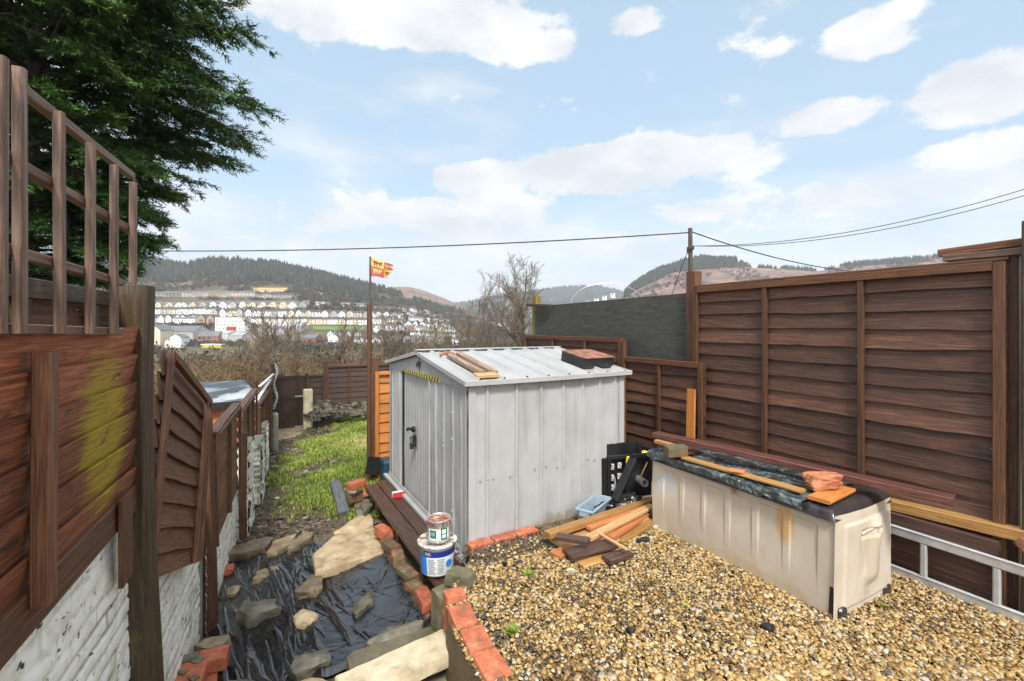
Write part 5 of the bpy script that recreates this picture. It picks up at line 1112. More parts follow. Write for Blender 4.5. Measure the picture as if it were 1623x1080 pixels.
def gate():
    u = BX; n = -AX; z0, z1 = P(0, 683, 13.4).z, P(0, 595, 13.4).z; o = Vector((gp.x, gp.y, z0)); W = .72; H = z1 - z0
    e = empty('garden_gate', o, 'dark brown boarded gate with two pale hinges', 'gate'); B = MB(); nb = 6
    for i in range(nb):
        x = W * (i + .5) / nb; plank(B, o + u * x + UP * .03, o + u * x + UP * (H - .01 - .008 * (i % 2)), W / nb - .006, .02, n, 4, .003)
    obj('boards', B, M['farfence'], e)
    for z in (.12, H * .6, H - .06):
        m = MB(); plank(m, o + u * .01 + n * .028 + UP * z, o + u * (W - .01) + n * .028 + UP * z, .09, .03, n, 3); obj('ledge', m, M['farfence'], e)
    m = MB(); plank(m, o + u * .06 + n * .027 + UP * .18, o + u * (W - .08) + n * .027 + UP * H * .56, .08, .028, n, 3); obj('brace', m, M['farfence'], e)
    for z in (.12, H * .6 + .03):
        m = MB(); plank(m, o + u * (W - .28) + n * .05 + UP * z, o + u * (W + .02) + n * .05 + UP * z, .035, .012, n, 2); tube(m, [o + u * (W - .04) + n * .055 + UP * (z - .04), o + u * (W - .04) + n * .055 + UP * (z + .05)], .015, 8); obj('hinge', m, M['alu'], e)
    m = MB(); plank(m, o + u * -.02 + UP * -.1, o + u * -.02 + UP * (H + .02), .05, .05, n, 3); plank(m, o + u * (W + .03) + UP * -.1, o + u * (W + .03) + UP * (H + .04), .06, .06, n, 3); obj('jamb', m, M['farfence'], e)
gate()
def pathslabs():
    for i, (dx, dz, lb) in enumerate(((0.25, 0, 'mossy buff stone slab at the foot of the gate'), (.95, -.02, 'buff stone slab one step nearer than the gate slab'))):
        mb = MB(); c = Vector((gp.x, gp.y, 0)) + BX * .38 - AX * (.1 + dx); o = [c - BX * .42 - AX * .33, c + BX * .42 - AX * .33, c + BX * .40 + AX * .30, c - BX * .42 + AX * .30]; z = float(zl(c.x, c.y)) + .05 + dz
        stone_shape(mb, o, z, z - .1, 40 + i, .012); thing('stone_slab', mb, M['sandstone'], lb, 'slab', None, 'edge')
pathslabs()
# back fence
def backfence():
    o = gl + BX * .80; zb, zt_ = P(0, 640, 14.2).z, P(0, 583, 14.2).z
    fence_panel('lap_fence', (o.x, o.y, zb - .3), BX, UP, .42, zt_ - zb + .14, 7, -AX, (M['farfence'], M['farfence']), 'narrow dark panel right of the gate', None, (), .05, .008, True, 31)
    o2 = o + BX * .50
    fence_panel('lap_fence', (o2.x, o2.y, zb - .25), BX, UP, 1.9, zt_ - zb + .33, 9, -AX, (M['farfence'], M['batten']), 'dark brown back fence panel above the loose stone bank', None, (.335, .67), .05, .010, True, 32, .03, True)
    o3 = o2 + BX * 1.98
    fence_panel('lap_fence', (o3.x, o3.y, zb - .25), BX, UP, 1.9, zt_ - zb + .12, 8, -AX, (M['farfence'], M['batten']), 'dark back fence panel hidden behind the orange panel', None, (.335, .67), .05, .010, True, 33, .03, True)
    q = o + BX * .46; post('fence_post', (q.x, q.y, 0), -1.3, P(0, 572, 14).z, .10, .09, BX, M['post'], 'brown post in the back fence right of the gate')
    q = o2 + BX * 2.55; post('fence_post', (q.x, q.y, 0), -1.3, P(0, 561, 15.2).z, .10, .09, BX, M['post'], 'short post sticking up behind the orange panel')
    g = P(488, 640, 13.2); mb = MB(); cbox(mb, (g.x, g.y, -1.3), BX, AX, .24, .22, P(0, 617, 13.2).z + 1.3, .03); thing('gate_pillar', mb, M['cream'], 'mossy cream stone gatepost at the right of the gate', 'pillar')
    rr = random.Random(8); k = 0
    for (x0, x1, y0, y1, nn) in ((496, 530, 634, 656, 18), (515, 582, 640, 655, 22), (483, 500, 652, 662, 5)):
        for i in range(nn):
            px, py = rr.uniform(x0, x1), rr.uniform(y0, y1); Y = 13.55 - (py - 640) * .03; c = P(px, py, Y); mb = MB(); r = rr.uniform(.08, .19)
            ol = [(c.x + r * rr.uniform(.7, 1.2) * math.cos(t * 1.047 + .3), c.y + r * .7 * rr.uniform(.7, 1.2) * math.sin(t * 1.047 + .3)) for t in range(6)]
            stone_shape(mb, ol, c.z + rr.uniform(.0, .05), c.z - rr.uniform(.05, .14), rr.randrange(999), .03, .02, rr.random())
            thing('bank_stone', mb, M['darkstone'], 'loose stone in the bank under the back fence', 'stone', 'stones heaped under the back fence', 'edge')
backfence()
def stone_bank():
    # earth bank that carries the loose stones
    mb = MB(); n = 30; s, t = np.meshgrid(np.linspace(0, 1, n), np.linspace(0, 1, 12), indexing='ij')
    a, b = P(484, 650, 13.35), P(600, 640, 14.6); X = a.x + (b.x - a.x) * s + .8 * t * AX.x * -1; Y = a.y + (b.y - a.y) * s - .8 * t * AX.y
    Z = np.maximum(zl(X, Y) - .05, -.62 - .1 * (1 - s) - .75 * t ** 1.3 + (fbm(s * 9, t * 5, 3) - .5) * .12)
    grid(mb, X, Y, Z); tag(obj('earth_bank', mb, M['soil'], None, True), 'bank of soil below the back fence', None, None, 'structure')
stone_bank()
# flagpole with its posts, flag
fp = P(589, 757, 7.45)
post('fence_post', (fp.x + .05, fp.y, 0), -1.0, P(0, 567, 7.45).z, .12, .12, BX, M['batten'], 'square brown post beside the orange panel', 'post')
e = empty('flagpole', (fp.x - .06, fp.y + .08, -.9), 'tall thin brown flagpole strapped to the square post', 'flagpole')
q = P(585.5, 700, 7.5); mb = MB(); tube(mb, [Vector((q.x, 7.5, -.9)), Vector((q.x, 7.5, P(0, 484, 7.5).z))], .043, 12, .5, 0, [1, .9]); obj('lower_pole', mb, M['post'], e)
mb = MB(); tube(mb, [Vector((q.x + .012, 7.5, .3)), Vector((q.x + .014, 7.5, P(0, 407, 7.5).z))], .016, 8); obj('upper_pole', mb, M['bark'], e)
def flag():
    Y = 7.5; p0 = P(588.5, 409, Y); W, H = .40, .30; n, m = 44, 30
    e = empty('flag', p0, 'tattered red and yellow quartered flag with lions on the flagpole', 'flag')
    red, gold, dark = mk('red flag cloth', [(.3, (.40, .05, .06)), (.7, (.5, .09, .09))], rough=.8, bump=0, tint=0), mk('gold flag cloth', [(.3, (.46, .38, .10)), (.7, (.55, .46, .15))], rough=.8, bump=0, tint=0), mk('dark red lion', [(.3, (.26, .03, .02)), (.7, (.32, .05, .03))], rough=.8, bump=0, tint=0)
    def surf(s, t, off=0):          # s along the fly 0..1, t down the hoist 0..1
        drop = .42 * s ** 1.15
        x = p0.x + W * s * (.92 - .12 * t * s); z = p0.z - H * t * (1 - .28 * s) - H * drop + .006 * np.sin(s * 9)
        y = Y + .05 * np.sin(s * 8 + t * 2) * s - .02 * s - off
        return x, y, z
    s, t = np.meshgrid(np.linspace(0, 1, n), np.linspace(0, 1, m), indexing='ij')
    fly = .96 - .12 * vn(t * 7, t * 0, 3) - .20 * (vn(t * 13, t * 0 + 4, 9) > .6) * vn(t * 21, t * 0, 2) - .10 * (t > .75) + .04 * (abs(t - .35) < .06)
    S2 = s * np.clip(fly[:1] if False else fly, .3, 1)
    X, Yy, Z = surf(S2, t)
    parts = {0: MB(), 1: MB()}
    i = np.arange(n - 1)[:, None] * m + np.arange(m - 1)[None]; q = np.stack([i, i + 1, i + m + 1, i + m], -1).reshape(-1, 4)
    cs = (S2[:-1, :-1] + S2[1:, 1:]) / 2; ct = (t[:-1, :-1] + t[1:, 1:]) / 2; isred = ((cs < .60) ^ (ct < .46)).ravel()
    isred = isred == False; isred = ((cs < .60) & (ct >= .46) | (cs >= .60) & (ct < .46)).ravel()
    for k, msk in ((0, isred), (1, ~isred)):
        parts[k].add(np.stack([X, Yy, Z], -1).reshape(-1, 3), q[msk])
    obj('red_quarters', parts[0], red, e); obj('gold_quarters', parts[1], gold, e)
    # a walking lion in each quarter, in the other colour
    lion = [[(.12, .30), (.30, .22), (.55, .30), (.78, .30), (.80, .52), (.5, .55), (.2, .55), (.10, .45)], [(.70, .14), (.92, .14), (.95, .36), (.75, .42)], [(.16, .5), (.28, .5), (.26, .88), (.14, .88)],
            [(.34, .52), (.44, .52), (.48, .85), (.36, .85)], [(.62, .5), (.72, .5), (.70, .88), (.60, .88)], [(.76, .45), (.95, .55), (.98, .68), (.74, .56)], [(.02, .12), (.08, .10), (.14, .34), (.10, .42), (.05, .25)]]
    for qx, qy, mt in ((0, 0, dark), (.60, 0, gold), (0, .46, gold), (.60, .46, dark)):
        mb = MB(); w, h = (.58, .40) if qx == 0 else (.24, .42)
        for poly in lion:
            pp = np.array(poly); sx, tt = qx + .03 + pp[:, 0] * w * .9, qy + .03 + pp[:, 1] * h
            for off in (.004, -.004):
                x, y, z = surf(sx, tt, off); mb.add(np.stack([x, y, z], 1), [tuple(range(len(pp)))])
        obj('lion', mb, mt, e)
flag()
# orange panel between flagpole post and shed
o = P(594, 760, 7.35); wd = 1.3
fence_panel('lap_fence', (o.x, o.y, -.55), BX, UP, wd, P(0, 590, 7.3).z + .55, 11, -AX, (M['orange'], M['orange']), 'bright orange stained lap panel left of the shed', None, (), .05, .012, True, 41, .03)
# ================================================================== SHED
def shed():
    e = empty('garden_shed', SH(0, 0), 'pale grey metal garden shed with a white ribbed roof', 'shed')
    def wallsheet(name, p, u, L, h, ribs, n_out, step=.01, ribd=.016, mod=None, hfun=None):
        mb = MB(); s1 = np.arange(0, L + step * .5, step); m = 44; s, t = np.meshgrid(s1, np.linspace(0, 1, m), indexing='ij')
        d = np.zeros_like(s)
        for r, w in ribs: d = d + ribd * np.clip((w / 2 - np.abs(s - r)) / .007, 0, 1)
        for r, w in ribs: d = d - .011 * np.clip((.006 - np.abs(s - r - w / 2 - .007)) / .004, 0, 1)
        d = d + (fbm(s * 2.3, t * 2.6, 5) - .5) * .034 + (fbm(s * 7, t * 6, 15) - .5) * .012
        if mod is not None: d = d + mod(s, t)
        H = h if hfun is None else hfun(s)
        z = t * H
        X = p.x + u.x * s + n_out.x * d; Y = p.y + u.y * s + n_out.y * d
        grid(mb, X, Y, p.z + z, np.stack([s, z], -1)); return obj(name, mb, M['steel'], e, True)
    # long wall towards the camera: wide flat pans between narrow ribs
    L = SL; ribs = [(L * f, .040) for f in (.10, .27, .42, .565, .70, .82, .93)]
    wallsheet('side_wall', SH(0, 0), SBX, L, SHH, ribs, -SAX, .0045, .024)
    wallsheet('side_wall', SH(SW, 0), SBX, L, SHH, ribs, SAX, .02, .02)
    gable = lambda s: SHH + (SRG - SHH - .03) * (1 - np.abs(s - SW / 2) / (SW / 2))
    wallsheet('back_wall', SH(0, L), SAX, SW, SHH, [(.2 * i + .1, .03) for i in range(13)], SBX, .02, .016, None, gable)
    # door end: corrugated fixed panels with the door between
    D0, D1 = .98, 2.02
    mod = lambda s, t: .006 * np.sin(s * 2 * math.pi / .085)
    wallsheet('door_end_wall', SH(0, 0), SAX, D0, SHH, [(.14, .02), (.34, .03), (.58, .02), (.80, .03)], -SBX, .008, .014)
    wallsheet('door_end_wall', SH(D1, 0), SAX, SW - D1, SHH, [(.1, .03), (.3, .03), (.46, .03)], -SBX, .008, .014, mod)
    # door, slightly recessed
    mb = MB(); st = .008; s, t = np.meshgrid(np.arange(0, D1 - D0 + .001, st), np.linspace(0, 1, 40), indexing='ij'); d = -.02 + .005 * np.sin(s * 2 * math.pi / .09) + (fbm(s * 3, t * 3, 25) - .5) * .014
    p = SH(D0, 0, .02); X = p.x + SAX.x * s - SBX.x * d; Y = p.y + SAX.y * s - SBX.y * d; hd = SHH - .10
    grid(mb, X, Y, p.z + t * hd); dr = obj('door', mb, M['steel'], e, True)
    m = MB(); plank(m, SH(D1 - .012, -.003, .02), SH(D1 - .012, -.003, .02 + hd), .024, .012, SBX, 2); obj('door_gap_shade', m, M['gapshade'], dr)
    m = MB(); plank(m, SH(D0 + .01, -.012, .02), SH(D0 + .01, -.012, .02 + hd), .03, .02, SBX, 2); obj('door_edge', m, M['steel'], dr)
    # handle and hasp
    hz = .86; m = MB(); c = SH(1.52, -.005, hz)
    tube(m, [c - SBX * .0, c - SBX * .03], .035, 14); tube(m, [c - SBX * .03 + UP * .0, c - SBX * .06 + UP * .005 + SAX * .05, c - SBX * .055 - UP * .02 + SAX * .10], .017, 8); obj('handle', m, M['black'], dr)
    m = MB(); cbox(m, SH(1.50, -.014, hz - .20), SAX, SBX, .03, .045, .14, .006); tube(m, [SH(1.50, -.03, hz - .08), SH(1.50, -.06, hz - .085), SH(1.50, -.055, hz - .17)], .011, 8); cbox(m, SH(1.5, -.045, hz - .22), SAX, SBX, .028, .04, .07, .006); obj('padlock', m, M['black'], dr)
    # lintel strip with the black and yellow tape
    gp_ = [(0, SHH - .075), (SW, SHH - .075), (SW, SHH - .001), (SW / 2, SRG - .035), (0, SHH - .001)]
    m = MB(); A = [tuple(SH(a, -.018, z)) for a, z in gp_]; B = [tuple(SH(a, .002, z)) for a, z in gp_]
    m.add(A + B, [(0, 1, 2, 3, 4), (5, 6, 7, 8, 9)] + [(i, (i + 1) % 5, (i + 1) % 5 + 5, i + 5) for i in range(5)]); gb = obj('gable', m, M['steel'], e)
    m = MB(); k = 15; a0, a1 = .66, 1.92
    for i in range(k * 2):
        x0 = a0 + (a1 - a0) * i / (2 * k); x1 = a0 + (a1 - a0) * (i + 1) / (2 * k); zz = SHH - .080; sk = .025
        off = -.0205; v = [SH(x0, off, zz), SH(x1, off, zz), SH(x1 - sk, off, zz + .042), SH(x0 - sk, off, zz + .042)]; w = [q + SBX * .0022 for q in v]
        m.add([tuple(q) for q in v + w], [(0, 1, 2, 3), (4, 5, 6, 7), (0, 1, 5, 4), (2, 3, 7, 6)], None, .5, i % 2)
    obj('hazard_tape', m, [M['hazyellow'], M['black']], gb)
    m = MB()
    for dx in (-.05, .04): tube(m, [SH(SW / 2 + dx, -.022, SRG - .10), SH(SW / 2 + dx + .01, -.03, SRG - .14), SH(SW / 2 + dx + .05, -.03, SRG - .17), SH(SW / 2 + dx + .06, -.022, SRG - .12)], .005, 6)
    tube(m, [SH(SW / 2, -.022, SRG - .05), SH(SW / 2 + .015, -.03, SRG - .16), SH(SW / 2 - .03, -.028, SRG - .2)], .005, 6); obj('wire_hook', m, M['black'], gb)
    # corner trims and the white base rail
    for a, b, nm in ((0, 0, 'corner_trim'), (SW, 0, 'corner_trim'), (0, SL, 'corner_trim')):
        m = MB(); o = SH(a, b); sa = -1 if a == 0 else 1; sb = -1 if b == 0 else 1
        plank(m, o + SAX * sa * .020 - SBX * sb * .03, o + SAX * sa * .020 - SBX * sb * .03 + UP * (SHH - .005), .07, .006, SAX, 3); plank(m, o + SBX * sb * .020 - SAX * sa * .03, o + SBX * sb * .020 - SAX * sa * .03 + UP * (SHH - .006), .07, .006, SBX, 3); obj(nm, m, M['steel'], e)
    m = MB(); plank(m, SH(-.02, -.055, .02), SH(SW + .1, -.055, .02), .05, .035, UP, 8, .004); plank(m, SH(.1, -.03, .06), SH(SW, -.03, .06), .012, .05, UP, 4); obj('base_rail', m, M['steelroof'], e)
    # bolts
    m = MB(); rr = random.Random(4)
    for r, w in ribs:
        for z in (.70 + rr.uniform(-.02, .02),):
            for ds in (-.07, .0, .06):
                if rr.random() < .75:
                    c = SH(0, r + ds, z) - SAX * .012; tube(m, [c, c - SAX * (.020 if abs(ds) < .01 else .008)], .008, 8)
    for z in (.32, 1.0, 1.25):
        c = SH(.34, -.014, z); tube(m, [c, c - SBX * .012], .008, 8); c = SH(.58, -.01, z - .12); tube(m, [c, c - SBX * .012], .007, 8)
    obj('bolt', m, M['alu'], e)
    # roof: two ribbed slopes with overhang, folded rim and ridge strip
    ov, oe = .075, .06
    for side in (0, 1):
        mb = MB(); n, mm = 260, 12; s, t = np.meshgrid(np.linspace(-oe, SL + oe, n), np.linspace(0, 1, mm), indexing='ij')
        half = SW / 2 + ov; a = (-ov + half * t) if side == 0 else (SW + ov - half * t)
        z = SHH + .012 + (SRG - SHH) * t - .012 * (1 - t)
        rib = np.zeros_like(s)
        for f in (.075, .2, .325, .45, .575, .70, .825, .95): rib = np.maximum(rib, np.clip((.016 - np.abs(s - (-oe + (SL + 2 * oe) * f))) / .006, 0, 1))
        z = z + .030 * rib * (t < .965) + (fbm(s * 3, t * 3 + side * 7, 3) - .5) * .012
        X = SA.x + SAX.x * a + SBX.x * s; Y = SA.y + SAX.y * a + SBX.y * s
        grid(mb, X, Y, SA.z + z, np.stack([s, t], -1)); r = obj('roof', mb, M['steelroof'], e, True)
        a_ = -ov if side == 0 else SW + ov
        m = MB(); plank(m, SH(a_, -oe, SHH - .008), SH(a_, SL + oe, SHH - .008), .014, .05, UP, 14, .008); obj('eave_trim', m, M['steelroof'], r)
        for b_ in (-oe, SL + oe): m = MB(); plank(m, SH(a_, b_, SHH - .010), SH(SW / 2, b_, SRG - .008), .014, .045, UP, 6, .002); obj('verge_trim', m, M['steelroof'], r)
    m = MB(); 
    for i in range(9):
        s0, s1 = -oe + (SL + 2 * oe) * i / 9, -oe + (SL + 2 * oe) * (i + .72) / 9
        plank(m, SH(SW / 2 - .06, s0 + .05, SRG + .002), SH(SW / 2 - .06, s1 + .05, SRG + .002), .03, .022, UP, 2)
    obj('ridge_gap_shade', m, M['gapshade'], e)
    m = MB(); plank(m, SH(SW / 2 + .0, -oe - .01, SRG + .024), SH(SW / 2, SL + oe + .01, SRG + .020), .11, .012, UP, 10, .006); obj('ridge_cap', m, M['steelroof'], e)
shed()
def roofpt(px, py, dz=0.0):          # point on the near roof slope
    n = Vector((0, 0, 1)); a0, a1, a2 = SH(-.075, 0, SHH), SH(-.075, 1, SHH), SH(SW / 2, 0, SRG + .01); n = (a1 - a0).cross(a2 - a0).normalized()
    c = Vector((0, 0, CAMZ)); d = Vector((U(px), 1, (HZ - py) / F)); t = (a0 - c).dot(n) / d.dot(n); return c + d * t + UP * dz, (n if n.z > 0 else -n)
for i, (x0, y0, x1, y1, lb) in enumerate(((711, 569, 765, 599, 'rusty claw bar with a worn wooden shaft on the shed roof'), (726, 568, 784, 598, 'weathered wooden stake lying beside the claw bar on the shed roof'))):
    (p0, n), (p1, _) = roofpt(x0, y0, .045), roofpt(x1, y1, .045); mb = MB(); plank(mb, p0, p1, .06, .05, n, 10, .02, .012)
    if i == 0:
        e = empty('claw_bar', p0, lb, 'tool'); obj('shaft', mb, M['oldwood'], e); m = MB(); s = (p1 - p0).cross(n).normalized(); tube(m, [p0 - s * .07, p0 + s * .02 + n * .02, p0 + s * .10], .022, 8, .5, 0, [.5, 1, .6]); obj('head', m, M['rust'], e)
    else: thing('wooden_stake', mb, M['oldwood'], lb, 'stake')
(p0, n), (p1, _) = roofpt(753, 601, .03), roofpt(787, 599, .03); mb = MB(); plank(mb, p0, p1, .10, .03, n, 3); thing('timber_offcut', mb, M['tan'], 'pale sawn offcut at the lower ends of the roof timbers', 'timber')
def tray():
    (c, n) = roofpt(930, 578, .005); u = SBX; v = n.cross(u).normalized(); e = empty('plastic_tray', c, 'black plastic box with a brown lid on the far end of the shed roof', 'box')
    T = lambda a, b, z: c + u * a + v * b + n * z
    m = MB(); plank(m, T(-.20, 0, .055), T(.20, 0, .055), .42, .11, n, 2, 0, .01); obj('body', m, M['black'], e)
    m = MB(); plank(m, T(-.205, 0, .116), T(.205, 0, .116), .43, .012, n, 2, 0, .004); plank(m, T(-.02, .08, .125), T(.06, .05, .125), .05, .006, n, 1); obj('lid', m, M['rust'], e)
tray()

# ================================================================== DECK, EDGING, BUCKETS
for i, (o, w, a0, a1, lb) in enumerate(((.125, .16, -.05, 2.5, 'inner dark wet deck board along the shed base'), (.295, .155, -.28, 2.42, 'outer dark wet deck board beside the edging bricks'))):
    mb = MB(); plank(mb, SH(a0, -o, -.025), SH(a1, -o - .01, -.025), w, .045, UP, 20, .008, .006); thing('deck_board', mb, M['deck'], lb, 'board')
for a in (.2, 1.0, 1.9): mb = MB(); plank(mb, SH(a, -.03, -.10), SH(a, -.36, -.10), .07, .10, UP, 2); thing('deck_bearer', mb, M['deck'], 'short cross bearer under the wet deck boards', 'bearer', 'bearers under the deck')
eb = [(.1385, 'brick'), (.35, 'oldbrick')]
for i, (x, y, mt, lb) in enumerate(((1137, 310, 'brick', 'orange edging brick farthest along the deck'), (1175, 375, 'oldbrick', 'second edging brick along the deck next to the orange one'), (1210, 435, 'oldbrick', 'pale mossy edging brick midway along the deck'), (1257, 505, 'oldbrick', 'green stained edging brick level with the upper paint tin'),
        (1300, 575, 'oldbrick', 'small dark edging brick beside the white bucket'), (1345, 640, 'brick', 'rounded orange edging brick below the white bucket'))):
    px, py = Z4(x, y); c = G(px, py, -.30); mb = MB(); ax = SAX * 1 + SBX * R.uniform(-.4, .4)
    brick_shape(mb, (c.x, c.y, -.39), ax, (.23, .25, .22, .24, .19, .24)[i], .115, (.10, .075, .085, .065, .06, .085)[i], 50 + i, None, 0, .012); thing('edging_brick', mb, M[mt], lb, 'brick', 'edging bricks along the deck', True)
    mb = MB(); brick_shape(mb, (c.x + .02, c.y, -.50), SAX, .275, .12, .105, 70 + i, None, 0, .014); thing('edging_brick', mb, M['oldbrick'], 'buried lower brick under the deck edging, half hidden by plastic', 'brick', 'lower bricks under the deck edging', True)
# brick heap at the far end of the deck
for i, (x, y, z, w, l, lb) in enumerate(((565, 757, -.12, .12, .24, 'topmost orange brick of the heap beyond the deck'), (563, 778, -.32, .12, .2, 'chipped brick at the left of the heap beyond the deck'), (577, 773, -.30, .12, .2, 'dark brick in the middle of the heap beyond the deck'), (592, 768, -.24, .13, .24, 'brick against the orange panel in the heap beyond the deck'), (571, 788, -.42, .11, .18, 'low broken brick at the foot of the heap beyond the deck'))):
    c = G(x, y + 6, z); mb = MB(); brick_shape(mb, (c.x, c.y, z - .09), SBX + SAX * R.uniform(-.5, .5), l, w, .095, 90 + i, None, 0, .012)
    thing('loose_brick', mb, M['brick' if i in (0, 3) else 'oldbrick'], lb, 'brick', 'bricks heaped beyond the deck', True)
for i, (pts, z0, lb) in enumerate((([(548, 774), (562, 770), (568, 782), (556, 789)], -.42, 'dark stone under the left of the brick heap'), ([(570, 795), (584, 788), (592, 800), (578, 810)], -.36, 'squarish dark stone at the far corner of the deck'), ([(562, 803), (572, 798), (583, 812), (574, 822), (566, 818)], -.42, 'pale edge stone between lawn beam and deck'))):
    ol = [G(a, b, z0) for a, b in pts]; mb = MB(); stone_shape(mb, ol, z0, z0 - .16, 60 + i, .015); thing('stone', mb, M['wetstone' if i else 'brownstone'], lb, 'stone', None, 'edge')
mb = MB(); c = LG(613, 757); cbox(mb, (c.x + .15, c.y - .4, zl(c.x, c.y)), SAX, SBX, .3, .24, .42, .03); e0 = thing('plastic_crate', mb, M['teal'], 'dark blue plastic box tucked between orange panel and shed', 'box')
mb = MB(); c = G(588, 752, -.4); plank(mb, c, c + UP * .26 + BX * .06, .2, .03, -AX, 3); thing('black_board', mb, M['black'], 'small black sheet leaning at the foot of the brown post', 'sheet')
# little red and white carton on the deck
c = SH(1.82, -.115, 0); e = empty('paint_carton', c, 'small red and white carton lying on the inner deck board', 'carton'); m = MB(); cbox(m, c, SAX, SBX, .09, .13, .055, .004); obj('box', m, M['whiteplastic'], e); m = MB(); cbox(m, c + UP * .0005 - SAX * .034, SAX, SBX, .026, .134, .057, .002); obj('red_band', m, mk('red print', [(.3, (.4, .02, .02)), (.7, (.5, .03, .03))], rough=.5, bump=0, tint=0), e)

def arc_label(mb, c, r, z0, z1, a0, a1, mat=0, n=14):
    a = np.linspace(a0, a1, n); X = c.x + r * np.cos(a); Y = c.y + r * np.sin(a)
    XX = np.stack([X, X], 0); YY = np.stack([Y, Y], 0); Zz = np.stack([np.full(n, c.z + z0), np.full(n, c.z + z1)], 0)
    grid(mb, XX, YY, Zz, None, .5, mat)
BC = G(693, 903, -.145); BC = Vector((BC.x, BC.y, -.148)); FA = math.atan2(-BC.y, -BC.x)       # facing the camera
def bucket():
    e = empty('plastic_bucket', BC, 'white plastic bucket with a blue printed label on the deck end', 'bucket'); b = MB(); r0, r1, h = .132, .150, .262
    lathe(b, BC, [(0, .004), (r0 - .01, .004), (r0, .014), (r1 - .002, h - .035), (r1 + .006, h - .033), (r1 + .006, h - .02)], 56); obj('body', b, M['whiteplastic'], e, True)
    l = MB(); lathe(l, BC, [(r1 + .004, h - .022), (r1 + .014, h - .022), (r1 + .015, h - .002), (r1 + .008, h + .004), (r1 - .006, h + .003), (r1 - .012, h - .008), (0, h - .010)], 56); obj('lid', l, mk('mud splashed bucket lid', [(.42, (.10, .05, .03)), (.52, (.55, .52, .47)), (.7, (.7, .69, .66))], 'World', (1, 1, 1), 9, 6, 0, .4, .1, .05, .003, 0), e, True)
    m = MB(); arc_label(m, BC, 0, 0, 0, 0, 1); m = MB()
    def band(mt, z0, z1, a0, a1, off, slope=(r1 - r0) / (h - .05)):
        mb = MB(); a = np.linspace(FA + a0, FA + a1, 16); zz = np.array([z0, z1]); rr_ = r0 + slope * (zz - .014) + off
        grid(mb, BC.x + rr_[:, None] * np.cos(a)[None], BC.y + rr_[:, None] * np.sin(a)[None], BC.z + np.repeat(zz[:, None], 16, 1)); return mb
    obj('label_panel', band(0, .02, .175, -1.25, .5, .0016), M['blue'], e, True) 
    obj('label_paper', band(0, .018, .172, -.62, 1.25, .0028), M['paper'], e, True)
    obj('label_stripe', band(0, .172, .218, -.75, 1.35, .0034), M['navy'], e, True)
    obj('label_patch', band(0, .186, .212, -.70, -.36, .0045), M['greyprint'], e, True)
    t = MB()
    for i in range(9):
        for (a0, a1) in ((-.52, -.08 - .06 * (i % 3)), (.02, .42 - .05 * (i % 2))): 
            q = band(0, .034 + i * .0145, .041 + i * .0145, a0, a1, .0042); t.add(np.concatenate(q.v), q.f[4][0][0])
    obj('label_lines', t, M['greyprint'], e)
    t = MB()
    a = FA + .70; k = 16; zc = .11; rr_ = r0 + (r1 - r0) / (h - .05) * zc + .0058; ring = [(BC.x + rr_ * math.cos(a + .22 * math.cos(i * 6.283 / k)), BC.y + rr_ * math.sin(a + .22 * math.cos(i * 6.283 / k)), BC.z + zc + .028 * math.sin(i * 6.283 / k)) for i in range(k)]
    t.add(ring, [tuple(range(k))]); obj('label_roundel', t, M['blue'], e)
bucket()
TC = BC + UP * .256 + Vector((.012, .0, 0))
def tin():
    e = empty('paint_tin', TC, 'dented metal paint tin with red brown paint standing on the white bucket', 'tin'); r, h = .098, .185; b = MB()
    lathe(b, TC, [(0, .002), (r - .004, .002), (r, .006), (r, .02), (r - .003, .024), (r - .003, h - .02), (r, h - .016), (r + .004, h), (r + .001, h + .003), (r - .006, h - .002), (r - .007, h - .03)], 48); obj('body', b, M['tin'], e, True)
    l = MB(); lathe(l, TC, [(r - .008, h - .012), (r - .03, h - .016), (0, h - .014)], 40); obj('paint', l, M['redpaint'], e, True)
    for mt, z0, z1, a0, a1 in (('paper', .03, .125, -.95, .95), ('greenprint', .035, .13, .18, .75), ('greenprint', .05, .115, -.75, -.2), ('paper', .05, .078, .28, .62), ('paper', .085, .12, .28, .62), ('greyprint', .07, .10, -.65, -.32)):
        m = MB(); arc_label(m, TC, r + .0005 + .0016 * (['paper', 'greenprint', 'greyprint'].index(mt) + (mt == 'paper' and a0 > 0) * 2), z0, z1, FA + a0, FA + a1); obj('label', m, M[mt], e, True)
    m = MB(); a = FA + 1.35; pts = [TC + Vector(((r + .012) * math.cos(FA + 1.45 + t * .03), (r + .012) * math.sin(FA + 1.45 + t * .03), h - .02 - .012 * t)) for t in range(3)]; tube(m, pts, .006, 6); obj('handle_lug', m, M['alu'], e)
    m = MB(); rr = random.Random(3)
    for i in range(9):
        a = FA + rr.uniform(-1.3, 1.3); l = rr.uniform(.02, .07); m2 = [TC + Vector(((r + .003) * math.cos(a), (r + .003) * math.sin(a), h - .004 - l * t)) for t in (0, .5, 1)]; tube(m, m2, .006, 5, .5, 0, [1, .9, .5])
    obj('paint_run', m, M['redpaint'], e, True)
tin()

